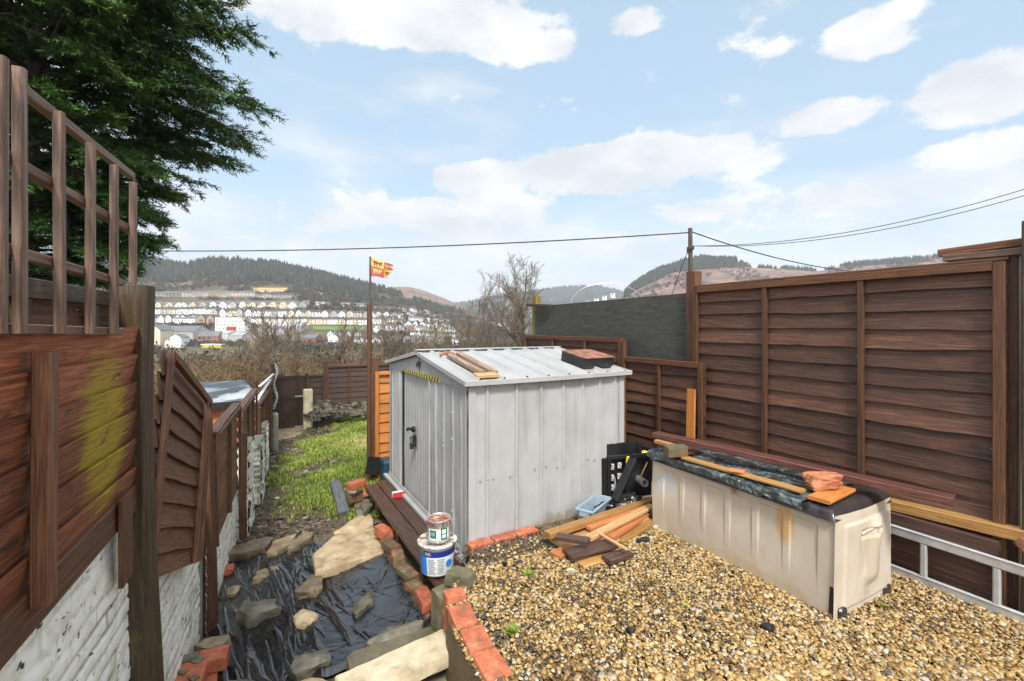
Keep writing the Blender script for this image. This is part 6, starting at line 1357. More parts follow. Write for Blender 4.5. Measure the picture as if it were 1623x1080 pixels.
# ================================================================== PLASTIC SHEET AND ITS STONES
def membrane():
    mb = MB(); n, m = 360, 460
    FLp, FRp, NRp, NLp = LG(350, 888), LG(606, 842), LG(700, 1000), LG(290, 1180)
    s, t = np.meshgrid(np.linspace(0, 1, n), np.linspace(0, 1, m), indexing='ij')     # s across, t towards the camera
    A, B, C, D = [np.array((p.x, p.y)) for p in (FLp, FRp, NRp, NLp)]
    XY = (A * (1 - s[..., None]) + B * s[..., None]) * (1 - t[..., None]) + (D * (1 - s[..., None]) + C * s[..., None]) * t[..., None]
    X, Y = XY[..., 0], XY[..., 1]
    Wd, Ld = np.linalg.norm(A - B), np.linalg.norm(A - D); x, y = s * Wd, t * Ld; rr = np.random.RandomState(9)
    Z = zl(X, Y) + .004 + (fbm(X * 2.6, Y * 2.6, 6) - .5) * .035
    wob = (fbm(x * 2.5, y * 1.6, 4) - .5)
    for k in range(330):
        near_left = k < 95
        x0 = rr.uniform(-.05, .62 * Wd) if near_left else rr.uniform(.2 * Wd, Wd); y0 = rr.uniform(0, Ld)
        ang = rr.normal(.16, .13) - (x0 / Wd - .3) * .35 if near_left else rr.uniform(-1.5, 1.5)
        L_ = rr.uniform(.5, 1.6) if near_left else rr.uniform(.15, .6)
        dx, dy = math.sin(ang), math.cos(ang); u = (x - x0) * dx + (y - y0) * dy; v = (x - x0) * dy - (y - y0) * dx + wob * rr.uniform(.05, .22)
        w = rr.uniform(.007, .020) if near_left else rr.uniform(.004, .012); h = rr.uniform(.010, .030) if near_left else rr.uniform(.003, .011)
        fall = np.clip(1 - np.abs(u) / (L_ / 2), 0, 1) ** .7; a = np.where(v > 0, np.exp(-v / w), np.exp(v / (w * rr.uniform(.3, 2.2))))
        Z = Z + h * fall * a
    for k in range(26):                                  # shallow facets where the sheet is pulled tight
        ang = rr.uniform(0, 3.14); o = rr.uniform(-1, 2.5); v = x * math.cos(ang) + y * math.sin(ang) - o; Z = Z + np.abs(v + wob * .3) * rr.uniform(-.006, .006)
    edge = np.minimum(np.minimum(s, 1 - s) * 1.9, np.minimum(t, 1 - t) * 2.8); Z -= np.clip(.06 - edge, 0, .06) * .5
    Z = np.where(s > .93, Z + (s - .93) * .9, Z)
    grid(mb, X, Y, Z); tag(obj('plastic_sheet', mb, M['membrane'], None, 'edge'), 'wrinkled wet black plastic sheet laid over the ground', 'plastic sheet')
membrane()
stones = [
 ([(352, 440), (380, 400), (470, 368), (560, 348), (577, 362), (545, 405), (450, 428)], .09, 'brownstone', 'flat brown slab nearest the white wall at the far sheet edge', .01),
 ([(545, 430), (580, 378), (640, 350), (700, 335), (660, 395), (600, 420)], .08, 'sandstone', 'pale slab second from the white wall at the far sheet edge', .01),
 ([(655, 412), (668, 372), (740, 330), (780, 326), (775, 348), (720, 388)], .08, 'brownstone', 'triangular grey slab leaning on the pale slab at the sheet edge', .012),
 ([(885, 330), (1010, 245), (1060, 230), (1088, 262), (1085, 290), (960, 330)], .10, 'sandstone', 'long flat slab between lawn beam and the large slab', .01),
 ([(778, 440), (880, 350), (1085, 300), (1150, 405), (1142, 428), (795, 520)], .10, 'sandstone', 'largest buff paving slab lying at the back of the sheet', .008),
 ([(472, 565), (500, 525), (600, 492), (612, 510), (590, 540), (500, 568)], .07, 'brownstone', 'tan flat stone on the sheet nearest the pale slab', .012),
 ([(690, 620), (770, 545), (822, 540), (826, 600), (800, 622), (705, 628)], .11, 'brownstone', 'brown wedge stone on the sheet below the largest slab', .012),
 ([(978, 722), (1010, 660), (1080, 620), (1096, 690), (1000, 735)], .07, 'wetstone', 'grey pointed stone on the right of the sheet', .014),
 ([(385, 730), (440, 672), (590, 668), (622, 708), (560, 730), (450, 752)], .14, 'wetstone', 'big dark jagged rock on the left of the sheet', .022),
 ([(678, 755), (730, 715), (803, 742), (798, 770), (735, 790), (690, 785)], .09, 'sandstone', 'pale angular stone in the middle of the sheet', .014),
 ([(676, 1000), (700, 950), (850, 912), (880, 940), (868, 975), (705, 1045)], .10, 'wetstone', 'dark slate slab at the bottom middle of the sheet', .016),
 ([(1048, 880), (1160, 800), (1330, 775), (1335, 810), (1200, 870), (1085, 915)], .13, 'wetstone', 'mossy slate slab leaning against the concrete step', .016),
 ([(188, 895), (270, 850), (340, 840), (372, 868), (300, 915), (225, 915)], .12, 'brownstone', 'mossy brown stone between the reddish post and brick pier', .012),
 ([(348, 612), (390, 595), (425, 603), (390, 632), (352, 640)], .06, 'brownstone', 'small mossy stone against the white wall', .012),
 ([(350, 1078), (420, 1070), (510, 1075), (500, 1110), (360, 1115)], .06, 'wetstone', 'thin stone edge at the very bottom of the sheet', .012),
 ([(700, 1075), (780, 1058), (860, 1080), (820, 1130), (710, 1130)], .10, 'sandstone', 'pale stone at the bottom of the picture by the concrete step', .012)]
for i, (ol, th, mt, lb, rg) in enumerate(stones):
    pts = [Z4(*q) for q in ol]; c = np.array(pts).mean(0); g = LG(c[0], c[1] + th * 60); z0 = float(zl(g.x, g.y)) + .01
    o = [G(a, b, z0 + th) for a, b in pts]; mb = MB(); stone_shape(mb, o, z0 + th, z0 - .012, 100 + i * 7, rg * (.45 if i == 4 else .7 if i < 4 else 1), (.002 if i < 5 else .012) if rg < .014 else .025, R.random(), -.04 if i not in (4,) else 0)
    thing('paving_slab' if i in (0, 1, 2, 3, 4) else 'stone', mb, M[mt], lb, 'slab' if i < 5 else 'stone', None, 'edge')
for i, (x, y, lb) in enumerate(((358, 545, 'broken orange brick half hidden by the white wall beside the sheet'),)):
    c = LG(*Z4(x, y)); mb = MB(); brick_shape(mb, (c.x, c.y, c.z), AX, .16, .1, .09, 130, None, 0, .012); thing('broken_brick', mb, M['brick'], lb, 'brick', None, 'edge')
# rubble stones along the white wall foot and lawn edge
rr = random.Random(31)
for i, (px, py, r) in enumerate(((452, 775, .07), (440, 792, .05), (424, 752, .06), (462, 800, .05), (436, 742, .09), (420, 770, .05), (447, 765, .05), (412, 838, .05), (470, 750, .04), (455, 742, .05), (478, 768, .03))):
    c = LG(px, py); mb = MB(); ol = [(c.x + r * rr.uniform(.7, 1.2) * math.cos(t * 1.047), c.y + r * .7 * rr.uniform(.7, 1.2) * math.sin(t * 1.047)) for t in range(6)]
    stone_shape(mb, ol, c.z + r * .5, c.z - .02, 300 + i, .012, .01, rr.random()); thing('rubble_stone', mb, M['creamstone' if i % 4 == 1 else 'brownstone'], 'small loose stone on the soil path beside the lawn', 'stone', 'loose stones on the soil path', 'edge')
mb = MB(); p0, p1 = LG(531, 772), LG(546, 824); plank(mb, p0 + UP * .05, p1 + UP * .05, .15, .10, UP, 6, .006, .01); thing('timber_beam', mb, M['greybeam'], 'wet grey timber beam lying on the lawn', 'beam')
# step, its timber riser, brick pier
pts = [Z4(*q) for q in [(890, 1050), (1465, 805), (1512, 925), (1320, 1010), (1090, 1120), (960, 1160)]]; o = [G(a, b, -.27) for a, b in pts]; mb = MB(); stone_shape(mb, o, -.27, -.36, 150, .007, 0); thing('concrete_step', mb, M['creamstone'], 'broad pale concrete step beside the red brick edge', 'step', None, 'edge')
mb = MB(); c = G(*Z4(1250, 940), -.40); cbox(mb, (c.x, c.y, -.75), BX, AX, .75, .32, .385, .02); thing('step_block', mb, M['concrete'], 'rough block carrying the pale concrete step', 'block')
mb = MB(); c = G(*Z4(1350, 1100), -.46); cbox(mb, (c.x + .05, c.y - .1, -.85), BX, AX, 1.2, .5, .36, .02); thing('step_block', mb, M['concrete'], 'lower step under the pale step, strewn with gravel', 'step')
p0, p1 = G(*Z7(330, 905), -.27), G(*Z7(470, 1100), -.27); mb = MB(); plank(mb, p0, p1, .05, .16, UP, 6, .008); thing('timber_edging', mb, M['postdark'], 'mossy timber edging between the pale step and red bricks', 'timber')
for i, (x, y, z, lb, rot) in enumerate(((150, 1000, -.56, 'near red brick of the pier at the bottom left', .1), (255, 945, -.56, 'far red brick of the pier at the bottom left', .0), (120, 1075, -.56, 'hidden red brick of the pier next to the big post', .1))):
    c = G(*Z4(x, y), z); mb = MB(); brick_shape(mb, (c.x, c.y, z - .10), (BX * .8 + AX * -.1), .26, .16, .10, 160 + i, .55, 0, .006); thing('pier_brick', mb, M['brick'], lb, 'brick', 'top bricks of the pier at the bottom left', True)
c = G(*Z4(190, 1010), -.56); mb = MB(); cbox(mb, (c.x - .03, c.y - .02, -1.1), BX, AX, .34, .30, .435, .01); thing('brick_pier', mb, M['brick'], 'low red brick pier at the bottom left corner', 'pier')
for i, (ol, lb) in enumerate((([(60, 990), (110, 950), (215, 925), (200, 955), (120, 985)], 'green slate sliver lying across the brick pier'), ([(85, 1030), (110, 1015), (150, 1020), (130, 1045)], 'small slate chip on the near pier brick'), ([(160, 975), (210, 950), (232, 955), (200, 985)], 'brown slate chip on the far pier brick'), ([(150, 1060), (200, 1040), (215, 1050), (175, 1080)], 'grey slate chip at the bottom of the pier'))):
    o = [G(*Z4(a, b), -.545) for a, b in ol]; mb = MB(); stone_shape(mb, o, -.545, -.562, 170 + i, .003); thing('slate_chip', mb, M['wetstone'], lb, 'slate', None, 'edge')

# ================================================================== RETAINING EDGE
def soldier(px0, py0, px1, py1): pass
tops = [((714, 952), 'upright red brick at the near end of the terrace edge', 1), ((733, 972), 'first lying red brick of the terrace edge with lichen', 0), ((750, 1008), 'second lying red brick of the terrace edge with lichen', 0), ((779, 1050), 'clean orange third brick of the terrace edge', 0), ((812, 1098), 'last red brick of the terrace edge at the picture bottom', 0)]
pa_, pb3 = G(733, 972, .045), G(779, 1050, .045); ed = (pb3 - pa_).normalized(); en = Vector((-ed.y, ed.x, 0))
ctr = [pa_ - ed * .225 + en * .02, pa_, pa_ + ed * (pb3 - pa_).length * .52, pb3, pb3 + ed * .31]
for i, ((pp, lb, up), c) in enumerate(zip(tops, ctr)):
    mb = MB(); L = (pb3 - pa_).length * .5
    if i == 0: brick_shape(mb, (c.x - .0, c.y, -.20), en, .14, .11, .26, 180, .7, 0, .006)
    else: brick_shape(mb, (c.x, c.y, -.055 + R.uniform(-.008, .008)), ed + en * R.uniform(-.09, .09), L - .028 if i < 4 else .24, .15, .10, 180 + i, .5 + .1 * i, 0, .006)
    thing('edge_brick', mb, M['brick'], lb, 'brick', 'red bricks topping the terrace edge', True)
mb = MB(); ww_ = ctr[0] - ed * .02; 
for r_ in range(4):
    for k in range(6):
        c = ctr[0] - en * .0 + ed * (.08 + .27 * k + (.13 if r_ % 2 else 0)); brick_shape(mb, (c.x, c.y, -.155 - .1 * r_ - .003), ed, .262, .15, .093, 200 + r_ * 10 + k, None, 0, .008)
thing('retaining_wall', mb, M['brick'], 'low brick retaining wall under the red edge bricks', 'wall', None, 'edge')
mb = MB(); o = [G(*Z7(x, y), -.06) for x, y in ((172, 512), (225, 480), (285, 452), (352, 478), (350, 520), (262, 556), (236, 580))]
stone_shape(mb, o, -.06, -.7, 190, .010); thing('concrete_block', mb, M['concrete'], 'mossy concrete block between the white bucket and red bricks', 'block', None, 'edge')
c2 = G(*Z7(390, 440), .06); mb = MB(); brick_shape(mb, (c2.x, c2.y, -.02), SAX * .6 + SBX * .8, .13, .09, .11, 191, .3, 0, .02); thing('mortar_lump', mb, M['concrete'], 'green mossy mortar lump between bucket and shed corner', 'rubble', None, 'edge')
c2 = G(*Z7(320, 410), .04); mb = MB(); brick_shape(mb, (c2.x, c2.y, -.05), SAX * .6 + SBX * .8, .15, .12, .10, 192, .6, 0, .02); thing('mortar_lump', mb, M['concrete'], 'pale mortar lump touching the white bucket', 'rubble', None, 'edge')
for i in range(8):
    b = -.02 + i * .232; c = SH(-.075, b + .1); mb = MB(); brick_shape(mb, (c.x, c.y, -.10), SBX, .224, .11, .098 + (.012 if i < 3 else 0), 220 + i, None, 0, .008)
    thing('border_brick', mb, M['brick' if i in (0, 1, 2) else 'oldbrick'], ('red border brick at the near shed corner' if i == 0 else 'long red border brick against the shed wall' if i == 1 else 'worn red border brick half sunk against the shed wall' if i == 2 else 'mossy border brick under the shed wall by the timber pile'), 'brick', 'border bricks along the shed wall', True)
mb = MB(); c = G(*Z7(700, 365), .0); brick_shape(mb, (c.x, c.y, -.02), SBX + SAX * .2, .10, .05, .04, 240, .2, 0, .015); thing('wood_block', mb, M['postdark'], 'small dark wet wood block on the bare soil strip', 'wood', None, 'edge')

# ================================================================== TIMBER PILE
def zp(x, y, z): return G(*ZP(x, y), z)
pile = [((-60, 760), (690, 508), .105, .085, .05, 'ochre', 'longest ochre batten at the back of the timber pile'),
        ((-20, 745), (420, 600), .06, .10, .035, 'umber', 'dark batten half hidden behind the ochre batten'),
        ((0, 820), (420, 690), .03, .16, .025, 'tan', 'broad pale board at the left of the timber pile'),
        ((240, 712), (640, 560), .085, .07, .03, 'redtan', 'reddish batten sloping across the timber pile'),
        ((235, 780), (690, 548), .115, .075, .03, 'tan', 'pale wide batten on top of the timber pile'),
        ((385, 780), (640, 605), .07, .085, .03, 'redtan', 'orange board under the pale batten'),
        ((440, 805), (700, 655), .025, .11, .03, 'ochre', 'ochre board at the front right of the timber pile'),
        ((130, 850), (420, 770), .035, .16, .022, 'tan', 'pale board under the dark brown boards'),
        ((540, 690), (660, 640), .05, .03, .02, 'tan', 'short thin lath at the right of the timber pile'),
        ((10, 768), (240, 805), .135, .085, .035, 'umber', 'short dark brown offcut with a pale cut edge'),
        ((85, 890), (410, 815), .075, .16, .02, 'umber', 'wide dark brown board at the front of the timber pile'),
        ((165, 965), (460, 875), .02, .14, .022, 'ochre', 'ochre board lying on the gravel in front of the pile'),
        ((365, 935), (525, 882), .055, .11, .035, 'umber', 'stubby dark brown offcut at the front corner of the pile'),
        ((0, 905), (130, 840), .03, .12, .022, 'redtan', 'short reddish board at the left front of the pile'),
        ((110, 940), (230, 905), .045, .03, .02, 'postdark', 'thin dark splinter under the wide brown board'),
        ((295, 735), (512, 862), .125, .028, .014, 'tan', 'thin pale lath lying across the timber pile')]
for (a, b, z, w, t, mt, lb) in pile:
    p0, p1 = zp(*a, z), zp(*b, z + .004); mb = MB(); plank(mb, p0, p1, w, t, UP, 8, .008, .003); thing('timber_piece', mb, M[mt], lb, 'timber')
mb = MB(); p0, p1 = zp(12, 778, .148), zp(232, 818, .148); 
# black rubbish beyond the pile
def black_stand():
    Y = 4.86; z = lambda x, y, Yq=Y: P(*ZP(x, y), Yq)
    e = empty('plastic_stand', (1.15, Y, .0), 'black plastic panel stand with six pale clips beside the shed', 'stand')
    pan = lambda mb, a, b, w, t: plank(mb, a, b, w, t, Vector((.2, -1, 0)), 3, 0, .006)
    m = MB(); a, b, c, d = z(372, 205), z(600, 185, Y + .12), z(585, 490, Y + .12), z(352, 512)
    for (q, off) in (([a, b, c, d], 0),):
        n = (b - a).cross(d - a).normalized() * .03; v = [tuple(p) for p in q] + [tuple(p + n) for p in q]; m.add(v, [(0, 1, 2, 3), (4, 5, 6, 7)] + [(i, (i + 1) % 4, (i + 1) % 4 + 4, i + 4) for i in range(4)])
    obj('panel', m, M['black'], e)
    m = MB(); a2, b2 = z(370, 112), z(605, 88, Y + .12); q = [a2, b2, z(600, 190, Y + .115), z(372, 208, Y - .004)]; n = (b2 - a2).cross(q[3] - a2).normalized() * .024; v = [tuple(p) for p in q] + [tuple(p + n) for p in q]; m.add(v, [(0, 1, 2, 3), (4, 5, 6, 7)] + [(i, (i + 1) % 4, (i + 1) % 4 + 4, i + 4) for i in range(4)]); obj('top_panel', m, M['black'], e)
    m = MB()
    plank(m, z(350, 210, Y - .02), z(350, 515, Y - .02), .05, .05, SBX, 2); plank(m, z(385, 195, Y - .02), z(385, 505, Y - .02), .03, .04, SBX, 2); plank(m, z(372, 205, Y - .02), z(520, 195, Y + .03), .035, .04, UP, 2); plank(m, z(600, 95, Y + .1), z(598, 200, Y + .1), .04, .04, SBX, 2); obj('rim', m, M['black'], e)
    m = MB(); plank(m, z(560, 205, Y - .12), z(425, 505, Y - .16), .09, .03, SBX, 3); plank(m, z(545, 195, Y - .12), z(700, 185, Y - .02), .04, .04, UP, 3); plank(m, z(425, 500, Y - .16), z(560, 470, Y - .1), .06, .05, UP, 2); obj('leg', m, M['black'], e)
    m = MB(); q = [z(560, 200, Y - .06), z(690, 185, Y + .04), z(685, 470, Y + .04), z(500, 500, Y - .06)]; n = (q[1] - q[0]).cross(q[3] - q[0]).normalized() * .03; v = [tuple(p) for p in q] + [tuple(p + n) for p in q]; m.add(v, [(0, 1, 2, 3), (4, 5, 6, 7)] + [(i, (i + 1) % 4, (i + 1) % 4 + 4, i + 4) for i in range(4)]); obj('side_panel', m, M['black'], e)
    fr = Vector((.2, -1, 0)).normalized(); sx = Vector((1, .2, 0)).normalized()
    for k, (x, y) in enumerate(((406, 270), (459, 260), (404, 348), (458, 337), (404, 418), (457, 405))):
        c = z(x, y, Y - .012 + .03 * (k % 2)); m = MB(); plank(m, c - UP * .028, c + UP * .028, .040, .014, fr, 1, 0, .004); cl = obj('clip', m, M['whiteplastic'], e)
        m = MB(); g = c + fr * .0085
        for (x0, z0, x1, z1) in ((.01, .018, -.01, .018), (-.01, .018, -.01, .002), (-.01, .002, .01, -.002), (.01, -.002, .01, -.018), (.01, -.018, -.01, -.018)): plank(m, g + sx * x0 + UP * z0, g + sx * x1 + UP * z1, .007, .004, fr, 1, 0, .001)
        obj('clip_slot', m, M['black'], cl)
    mb = MB()
    for i, (x, y, r) in enumerate(((320, 590, .07), (390, 570, .09), (460, 540, .09), (520, 520, .08), (290, 610, .04), (560, 500, .07))):
        c = P(*ZP(x, y), 4.74); ph = np.linspace(0, math.pi, 14); th = np.linspace(0, 2 * math.pi, 22); PH, TH = np.meshgrid(ph, th, indexing='ij')
        rr_ = r * (1 + (fbm(PH * 3 + i, TH * 3, i, 4) - .5) * .9); grid(mb, c.x + rr_ * 1.25 * np.sin(PH) * np.cos(TH), c.y + rr_ * np.sin(PH) * np.sin(TH), np.maximum(c.z + rr_ * .8 * np.cos(PH), .0))
    thing('rubbish_sack', mb, M['membrane'], 'crumpled black plastic sack lying against the black stand', 'sack', None, 'edge')
    mb = MB(); hnd = [z(515, 270, Y - .04), z(512, 235, Y - .04), z(516, 202, Y - .04), z(532, 198, Y - .04), z(530, 232, Y - .04), z(518, 268, Y - .04)]; tube(mb, hnd, .014, 8); thing('tool_handle', mb, M['yellow'], 'yellow tool handle standing between the black panels', 'handle')
    mb = MB(); tube(mb, [z(618, 172, Y + .12), z(636, 166, Y + .12), z(654, 172, Y + .12)], .02, 8); tube(mb, [z(636, 166, Y + .12), z(630, 420, Y + .12)], .012, 6); thing('tool_handle', mb, M['yellow'], 'yellow grip peeping over the black side panel', 'handle')
    mb = MB(); tube(mb, [z(656, 238, Y - .13), z(612, 335, Y - .13)], .006, 6); thing('cane', mb, M['tan'], 'thin pale cane in front of the black side panel', 'cane')
    mb = MB(); a = z(640, 388, Y - .16); b = a + Vector((-.03, .14, .0)); lathe_pts = 20
    ring = lambda c, r: [c + Vector((r * math.cos(i * .314159), .15 * r * math.cos(i * .314159), r * 1.1 * math.sin(i * .314159))) for i in range(20)]
    V = ring(b, .036) + ring(a, .036) + ring(a, .028) + ring(b, .028); mb.add([tuple(p) for p in V], [(k * 20 + i, k * 20 + (i + 1) % 20, (k + 1) * 20 + (i + 1) % 20, (k + 1) * 20 + i) for k in range(3) for i in range(20)])
    thing('pipe_offcut', mb, M['alu'], 'short pale pipe end beside the storage box', 'pipe', None, 'edge')
    # blue grey trough
    c0, c1 = P(*ZP(208, 650), 4.42), P(*ZP(345, 560), 4.80); c0.z = .02; ax = (Vector((c1.x, c1.y, 0)) - Vector((c0.x, c0.y, 0))).normalized(); ay = UP.cross(ax); H = .135; W0, W1 = .06, .08; Lh = .44
    e = empty('plastic_trough', (c0.x, c0.y, .0), 'blue grey plastic trough against the shed wall', 'trough'); mb = MB(); o = Vector((c0.x, c0.y, .005))
    ring = lambda w, l0, l1, z: [o + ax * l0 - ay * w + UP * z, o + ax * l1 - ay * w + UP * z, o + ax * l1 + ay * w + UP * z, o + ax * l0 + ay * w + UP * z]
    V = ring(W0, .02, Lh - .02, 0) + ring(W1, 0, Lh, H) + ring(W1 - .008, .008, Lh - .008, H) + ring(W0 - .006, .03, Lh - .03, .01)
    mb.add([tuple(p) for p in V], [(k * 4 + i, k * 4 + (i + 1) % 4, (k + 1) * 4 + (i + 1) % 4, (k + 1) * 4 + i) for k in range(3) for i in range(4)] + [(12, 13, 14, 15)]); obj('body', mb, M['bluegrey'], e)
    m = MB(); r = ring(W1 + .006, -.006, Lh + .006, H); 
    for i in range(4): plank(m, r[i], r[(i + 1) % 4], .018, .022, UP, 1)
    obj('rim', m, M['bluegrey'], e)
    m = MB(); plank(m, o - ax * .004 - ay * .05 + UP * .10, o - ax * .004 + ay * .05 + UP * .10, .012, .05, UP, 1); tube(m, [o - ax * .012 + UP * .07 + ay * .01, o - ax * .02 + UP * .04 + ay * .02], .006, 6); obj('clip', m, M['bluegrey'], e)
black_stand()

# ================================================================== STORAGE BOX AND WHAT LIES ON IT
BN = Vector((2.074, 3.018, 0)); BA = Vector((-.475, .880, 0)); BB = Vector((.880, .475, 0)); BL, BW, BH = 1.567, .711, .655
def BP(a, b, z): return BN + BA * a + BB * b + UP * z
def sm(x, lo, hi): t = np.clip((x - lo) / (hi - lo), 0, 1); return t * t * (3 - 2 * t)
def storage_box():
    e = empty('storage_box', BN, 'stained beige plastic storage box with a felt covered lid', 'storage box')
    # front face with six rounded recesses
    mb = MB(); n, m = 330, 130; s, t = np.meshgrid(np.linspace(-.026, BL, n), np.linspace(0, 1, m), indexing='ij'); z = t * BH
    dep = .010 * np.sin(math.pi * t) - .02 * (1 - t) ** 2 * 0
    cen = [.184, .42, .656, .89, 1.11, 1.34]; wd = [.19] * 6
    for c, w in zip(cen, wd):
        r = .03; topz = BH * .885; dx = np.abs(s - c) - (w / 2 - r); dz = z - (topz - r)
        dist = np.where((dx > 0) & (dz > 0), np.hypot(dx, dz), np.maximum(dx, dz)) - r
        fade = sm(z, BH * .12, BH * .75)
        dep = dep - .011 * sm(-dist, 0, .007) * fade
    dep = dep + (fbm(s * 2.5, t * 2, 3) - .5) * .012
    p = BN; X = p.x + BA.x * s - BB.x * dep; Y = p.y + BA.y * s - BB.y * dep
    X = X + BB.x * .012 * t; Y = Y + BB.y * .012 * t
    grid(mb, X, Y, z, np.stack([s, z], -1)); obj('front_panel', mb, M['beige'], e, True)
    # near end with a pulled seam, handle and a long bulge
    mb = MB(); n, m = 120, 110; s, t = np.meshgrid(np.linspace(-.006, BW, n), np.linspace(0, 1, m), indexing='ij'); f = s / BW; z = t * (BH + .015)
    dep = .022 * np.sin(math.pi * np.clip(f, 0, 1)) * (.4 + .6 * t) + .012
    pan = sm(f, .12, .15) * (1 - sm(f, .93, .96)) * sm(t, .06, .09) * (1 - sm(t, .87, .90)); dep = dep + .012 * pan
    bul = np.exp(-((f - .66 + .18 * (1 - t)) / .10) ** 2) * sm(t, .2, .34) * (1 - sm(t, .80, .88)); dep = dep + .030 * bul
    notch = sm(f, .36, .40) * (1 - sm(f, .76, .80)) * sm(t, .70, .72) * (1 - sm(t, .785, .80)); dep = dep - .016 * notch
    dep = dep + (fbm(f * 3, t * 3, 8) - .5) * .008
    slant = .055 * (1 - t)
    X = BN.x + BB.x * (s + slant * (f - .5) * .8) - BA.x * (dep + .01); Y = BN.y + BB.y * (s + slant * (f - .5) * .8) - BA.y * (dep + .01)
    grid(mb, X, Y, z, np.stack([s, z], -1)); en_ = obj('end_panel', mb, M['beige'], e, True)
    m_ = MB(); tube(m_, [BP(-.035, BW * .40, BH * .765), BP(-.052, BW * .5, BH * .80), BP(-.054, BW * .66, BH * .815), BP(-.04, BW * .76, BH * .80)], .013, 8); obj('handle', m_, M['beige'], en_, True)
    m_ = MB(); cbox(m_, BP(-.042, BW * .74, BH * .77), BB, BA, .014, .014, .028, .003); obj('latch_hole', m_, M['black'], en_)
    # sides out of sight, floor of the shell
    mb = MB(); v = [BP(0, 0, .02), BP(BL, 0, .02), BP(BL, BW, .02), BP(.004, BW, .02)]; v2 = [q + UP * (BH - .03) for q in v]; v[0] = BP(.015, .03, .02); v2[0] = BP(.015, .03, BH - .03)
    mb.add([tuple(q) for q in v + v2], [(1, 2, 6, 5), (2, 3, 7, 6), (4, 5, 6, 7)]); obj('shell', mb, M['beige'], e)
    mb = MB(); v = [BP(-.014, -.010, .03), BP(-.026, .030, .03), BP(-.022, .004, BH * .5)]; w = [q + BA * .03 for q in v]
    mb.add([tuple(q) for q in v + w], [(0, 1, 2), (3, 4, 5), (0, 1, 4, 3), (1, 2, 5, 4), (0, 2, 5, 3)]); obj('split', mb, M['black'], e)
    for b in (.06, BW - .07):
        m_ = MB(); cbox(m_, BP(-.022, b, .0), BB, BA, .085, .05, .07, .012); ft = obj('foot', m_, M['lid'], e)
    m_ = MB(); cbox(m_, BP(BL - .03, -.012, 0), BB, BA, .05, .06, .03, .01); obj('foot', m_, M['beige'], e)
    # lid
    mb = MB(); n, m = 90, 60; s, t = np.meshgrid(np.linspace(-.03, BL + .02, n), np.linspace(-.025, BW + .02, m), indexing='ij')
    ed = np.minimum(np.minimum(s + .03, BL + .02 - s), np.minimum(t + .025, BW + .02 - t)); z = BH - .022 + .069 * np.clip(ed / .045, 0, 1) ** .42 + .012 * np.sin(math.pi * (t + .035) / (BW + .055))
    z = z - .010 * (np.exp(-((s - .085) / .008) ** 2)) 
    grid(mb, BN.x + BA.x * s + BB.x * t, BN.y + BA.y * s + BB.y * t, z); lid = obj('lid', mb, M['lid'], e, True)
    m_ = MB(); cbox(m_, BP(BL * .44, -.03, BH - .05), BA, BB, .035, .02, .035, .005); obj('latch', m_, M['rust'], lid)
    # felt, wrinkled, hanging over the front
    mb = MB(); n, m = 190, 90; s, t = np.meshgrid(np.linspace(.17, BL + .035, n), np.linspace(-.115, BW * .93, m), indexing='ij')
    cr = (fbm(s * 9, t * 9, 4, 5) - .5); rid = (1 - np.abs(2 * vn(s * 11 + cr * 4, t * 7, 6) - 1)) ** 3
    over_ = np.clip(-.035 - t, 0, 1); z = BH + .055 + cr * .030 + rid * .018 - over_ * .75; bb = np.maximum(t, -.045) + (cr * .03 + rid * .014) * (over_ > 0) * -1
    z = z + (over_ > 0) * (vn(s * 8, s * 0, 9) - .5) * .03 * over_ / .08
    aa = s + (vn(t * 20, t * 0, 5) - .5) * .03 * (s < .22)
    grid(mb, BN.x + BA.x * aa + BB.x * bb, BN.y + BA.y * aa + BB.y * bb, z, np.stack([s, t], -1)); obj('felt_cover', mb, M['felt'], lid, True)
storage_box()
TZ = BH + .075
def Z6p(x, y, z): return G(*Z6(x, y), z)
def boxplank(name, a, b, za, zb_, w, t, mt, lb, cat='timber', seg=8):
    p0, p1 = Z6p(*a, za), Z6p(*b, zb_); mb = MB(); plank(mb, p0, p1, w, t, UP, seg, .006, .005); return thing(name, mb, M[mt], lb, cat)
boxplank('timber_batten', (262, 215), (740, 352), TZ + .012, TZ + .012, .075, .022, 'ochre', 'pale yellow batten lying along the felt of the storage box')
boxplank('timber_offcut', (447, 264), (505, 274), TZ + .034, TZ + .034, .07, .018, 'redtan', 'reddish scrap on the middle of the pale yellow batten')
boxplank('timber_board', (800, 385), (905, 335), TZ + .008, TZ + .012, .14, .024, 'orange', 'orange board under the rough rock on the storage box')
boxplank('timber_board', (215, 200), (320, 190), TZ + .010, TZ + .010, .13, .018, 'umber', 'dark flat board under the brick on the storage box')
boxplank('timber_offcut', (150, 150), (235, 172), TZ + .075, TZ + .075, .05, .035, 'ochre', 'ochre offcut propping the long maroon timber')
c = Z6p(228, 208, TZ + .02); mb = MB(); brick_shape(mb, (c.x, c.y, TZ + .018), BB * .9 + BA * -.3, .19, .11, .095, 250, .55, 0, .008); thing('loose_brick', mb, M['oldbrick'], 'square brick resting on the far end of the storage box', 'brick', None, 'edge')
p0, p1 = Z6p(148, 122, TZ + .11), Z6p(1345, 388, TZ + .075); mb = MB(); plank(mb, p0, p1, .115, .05, UP, 16, .012, .006); thing('timber_plank', mb, M['maroon'], 'long wet maroon timber lying across the storage box', 'timber')
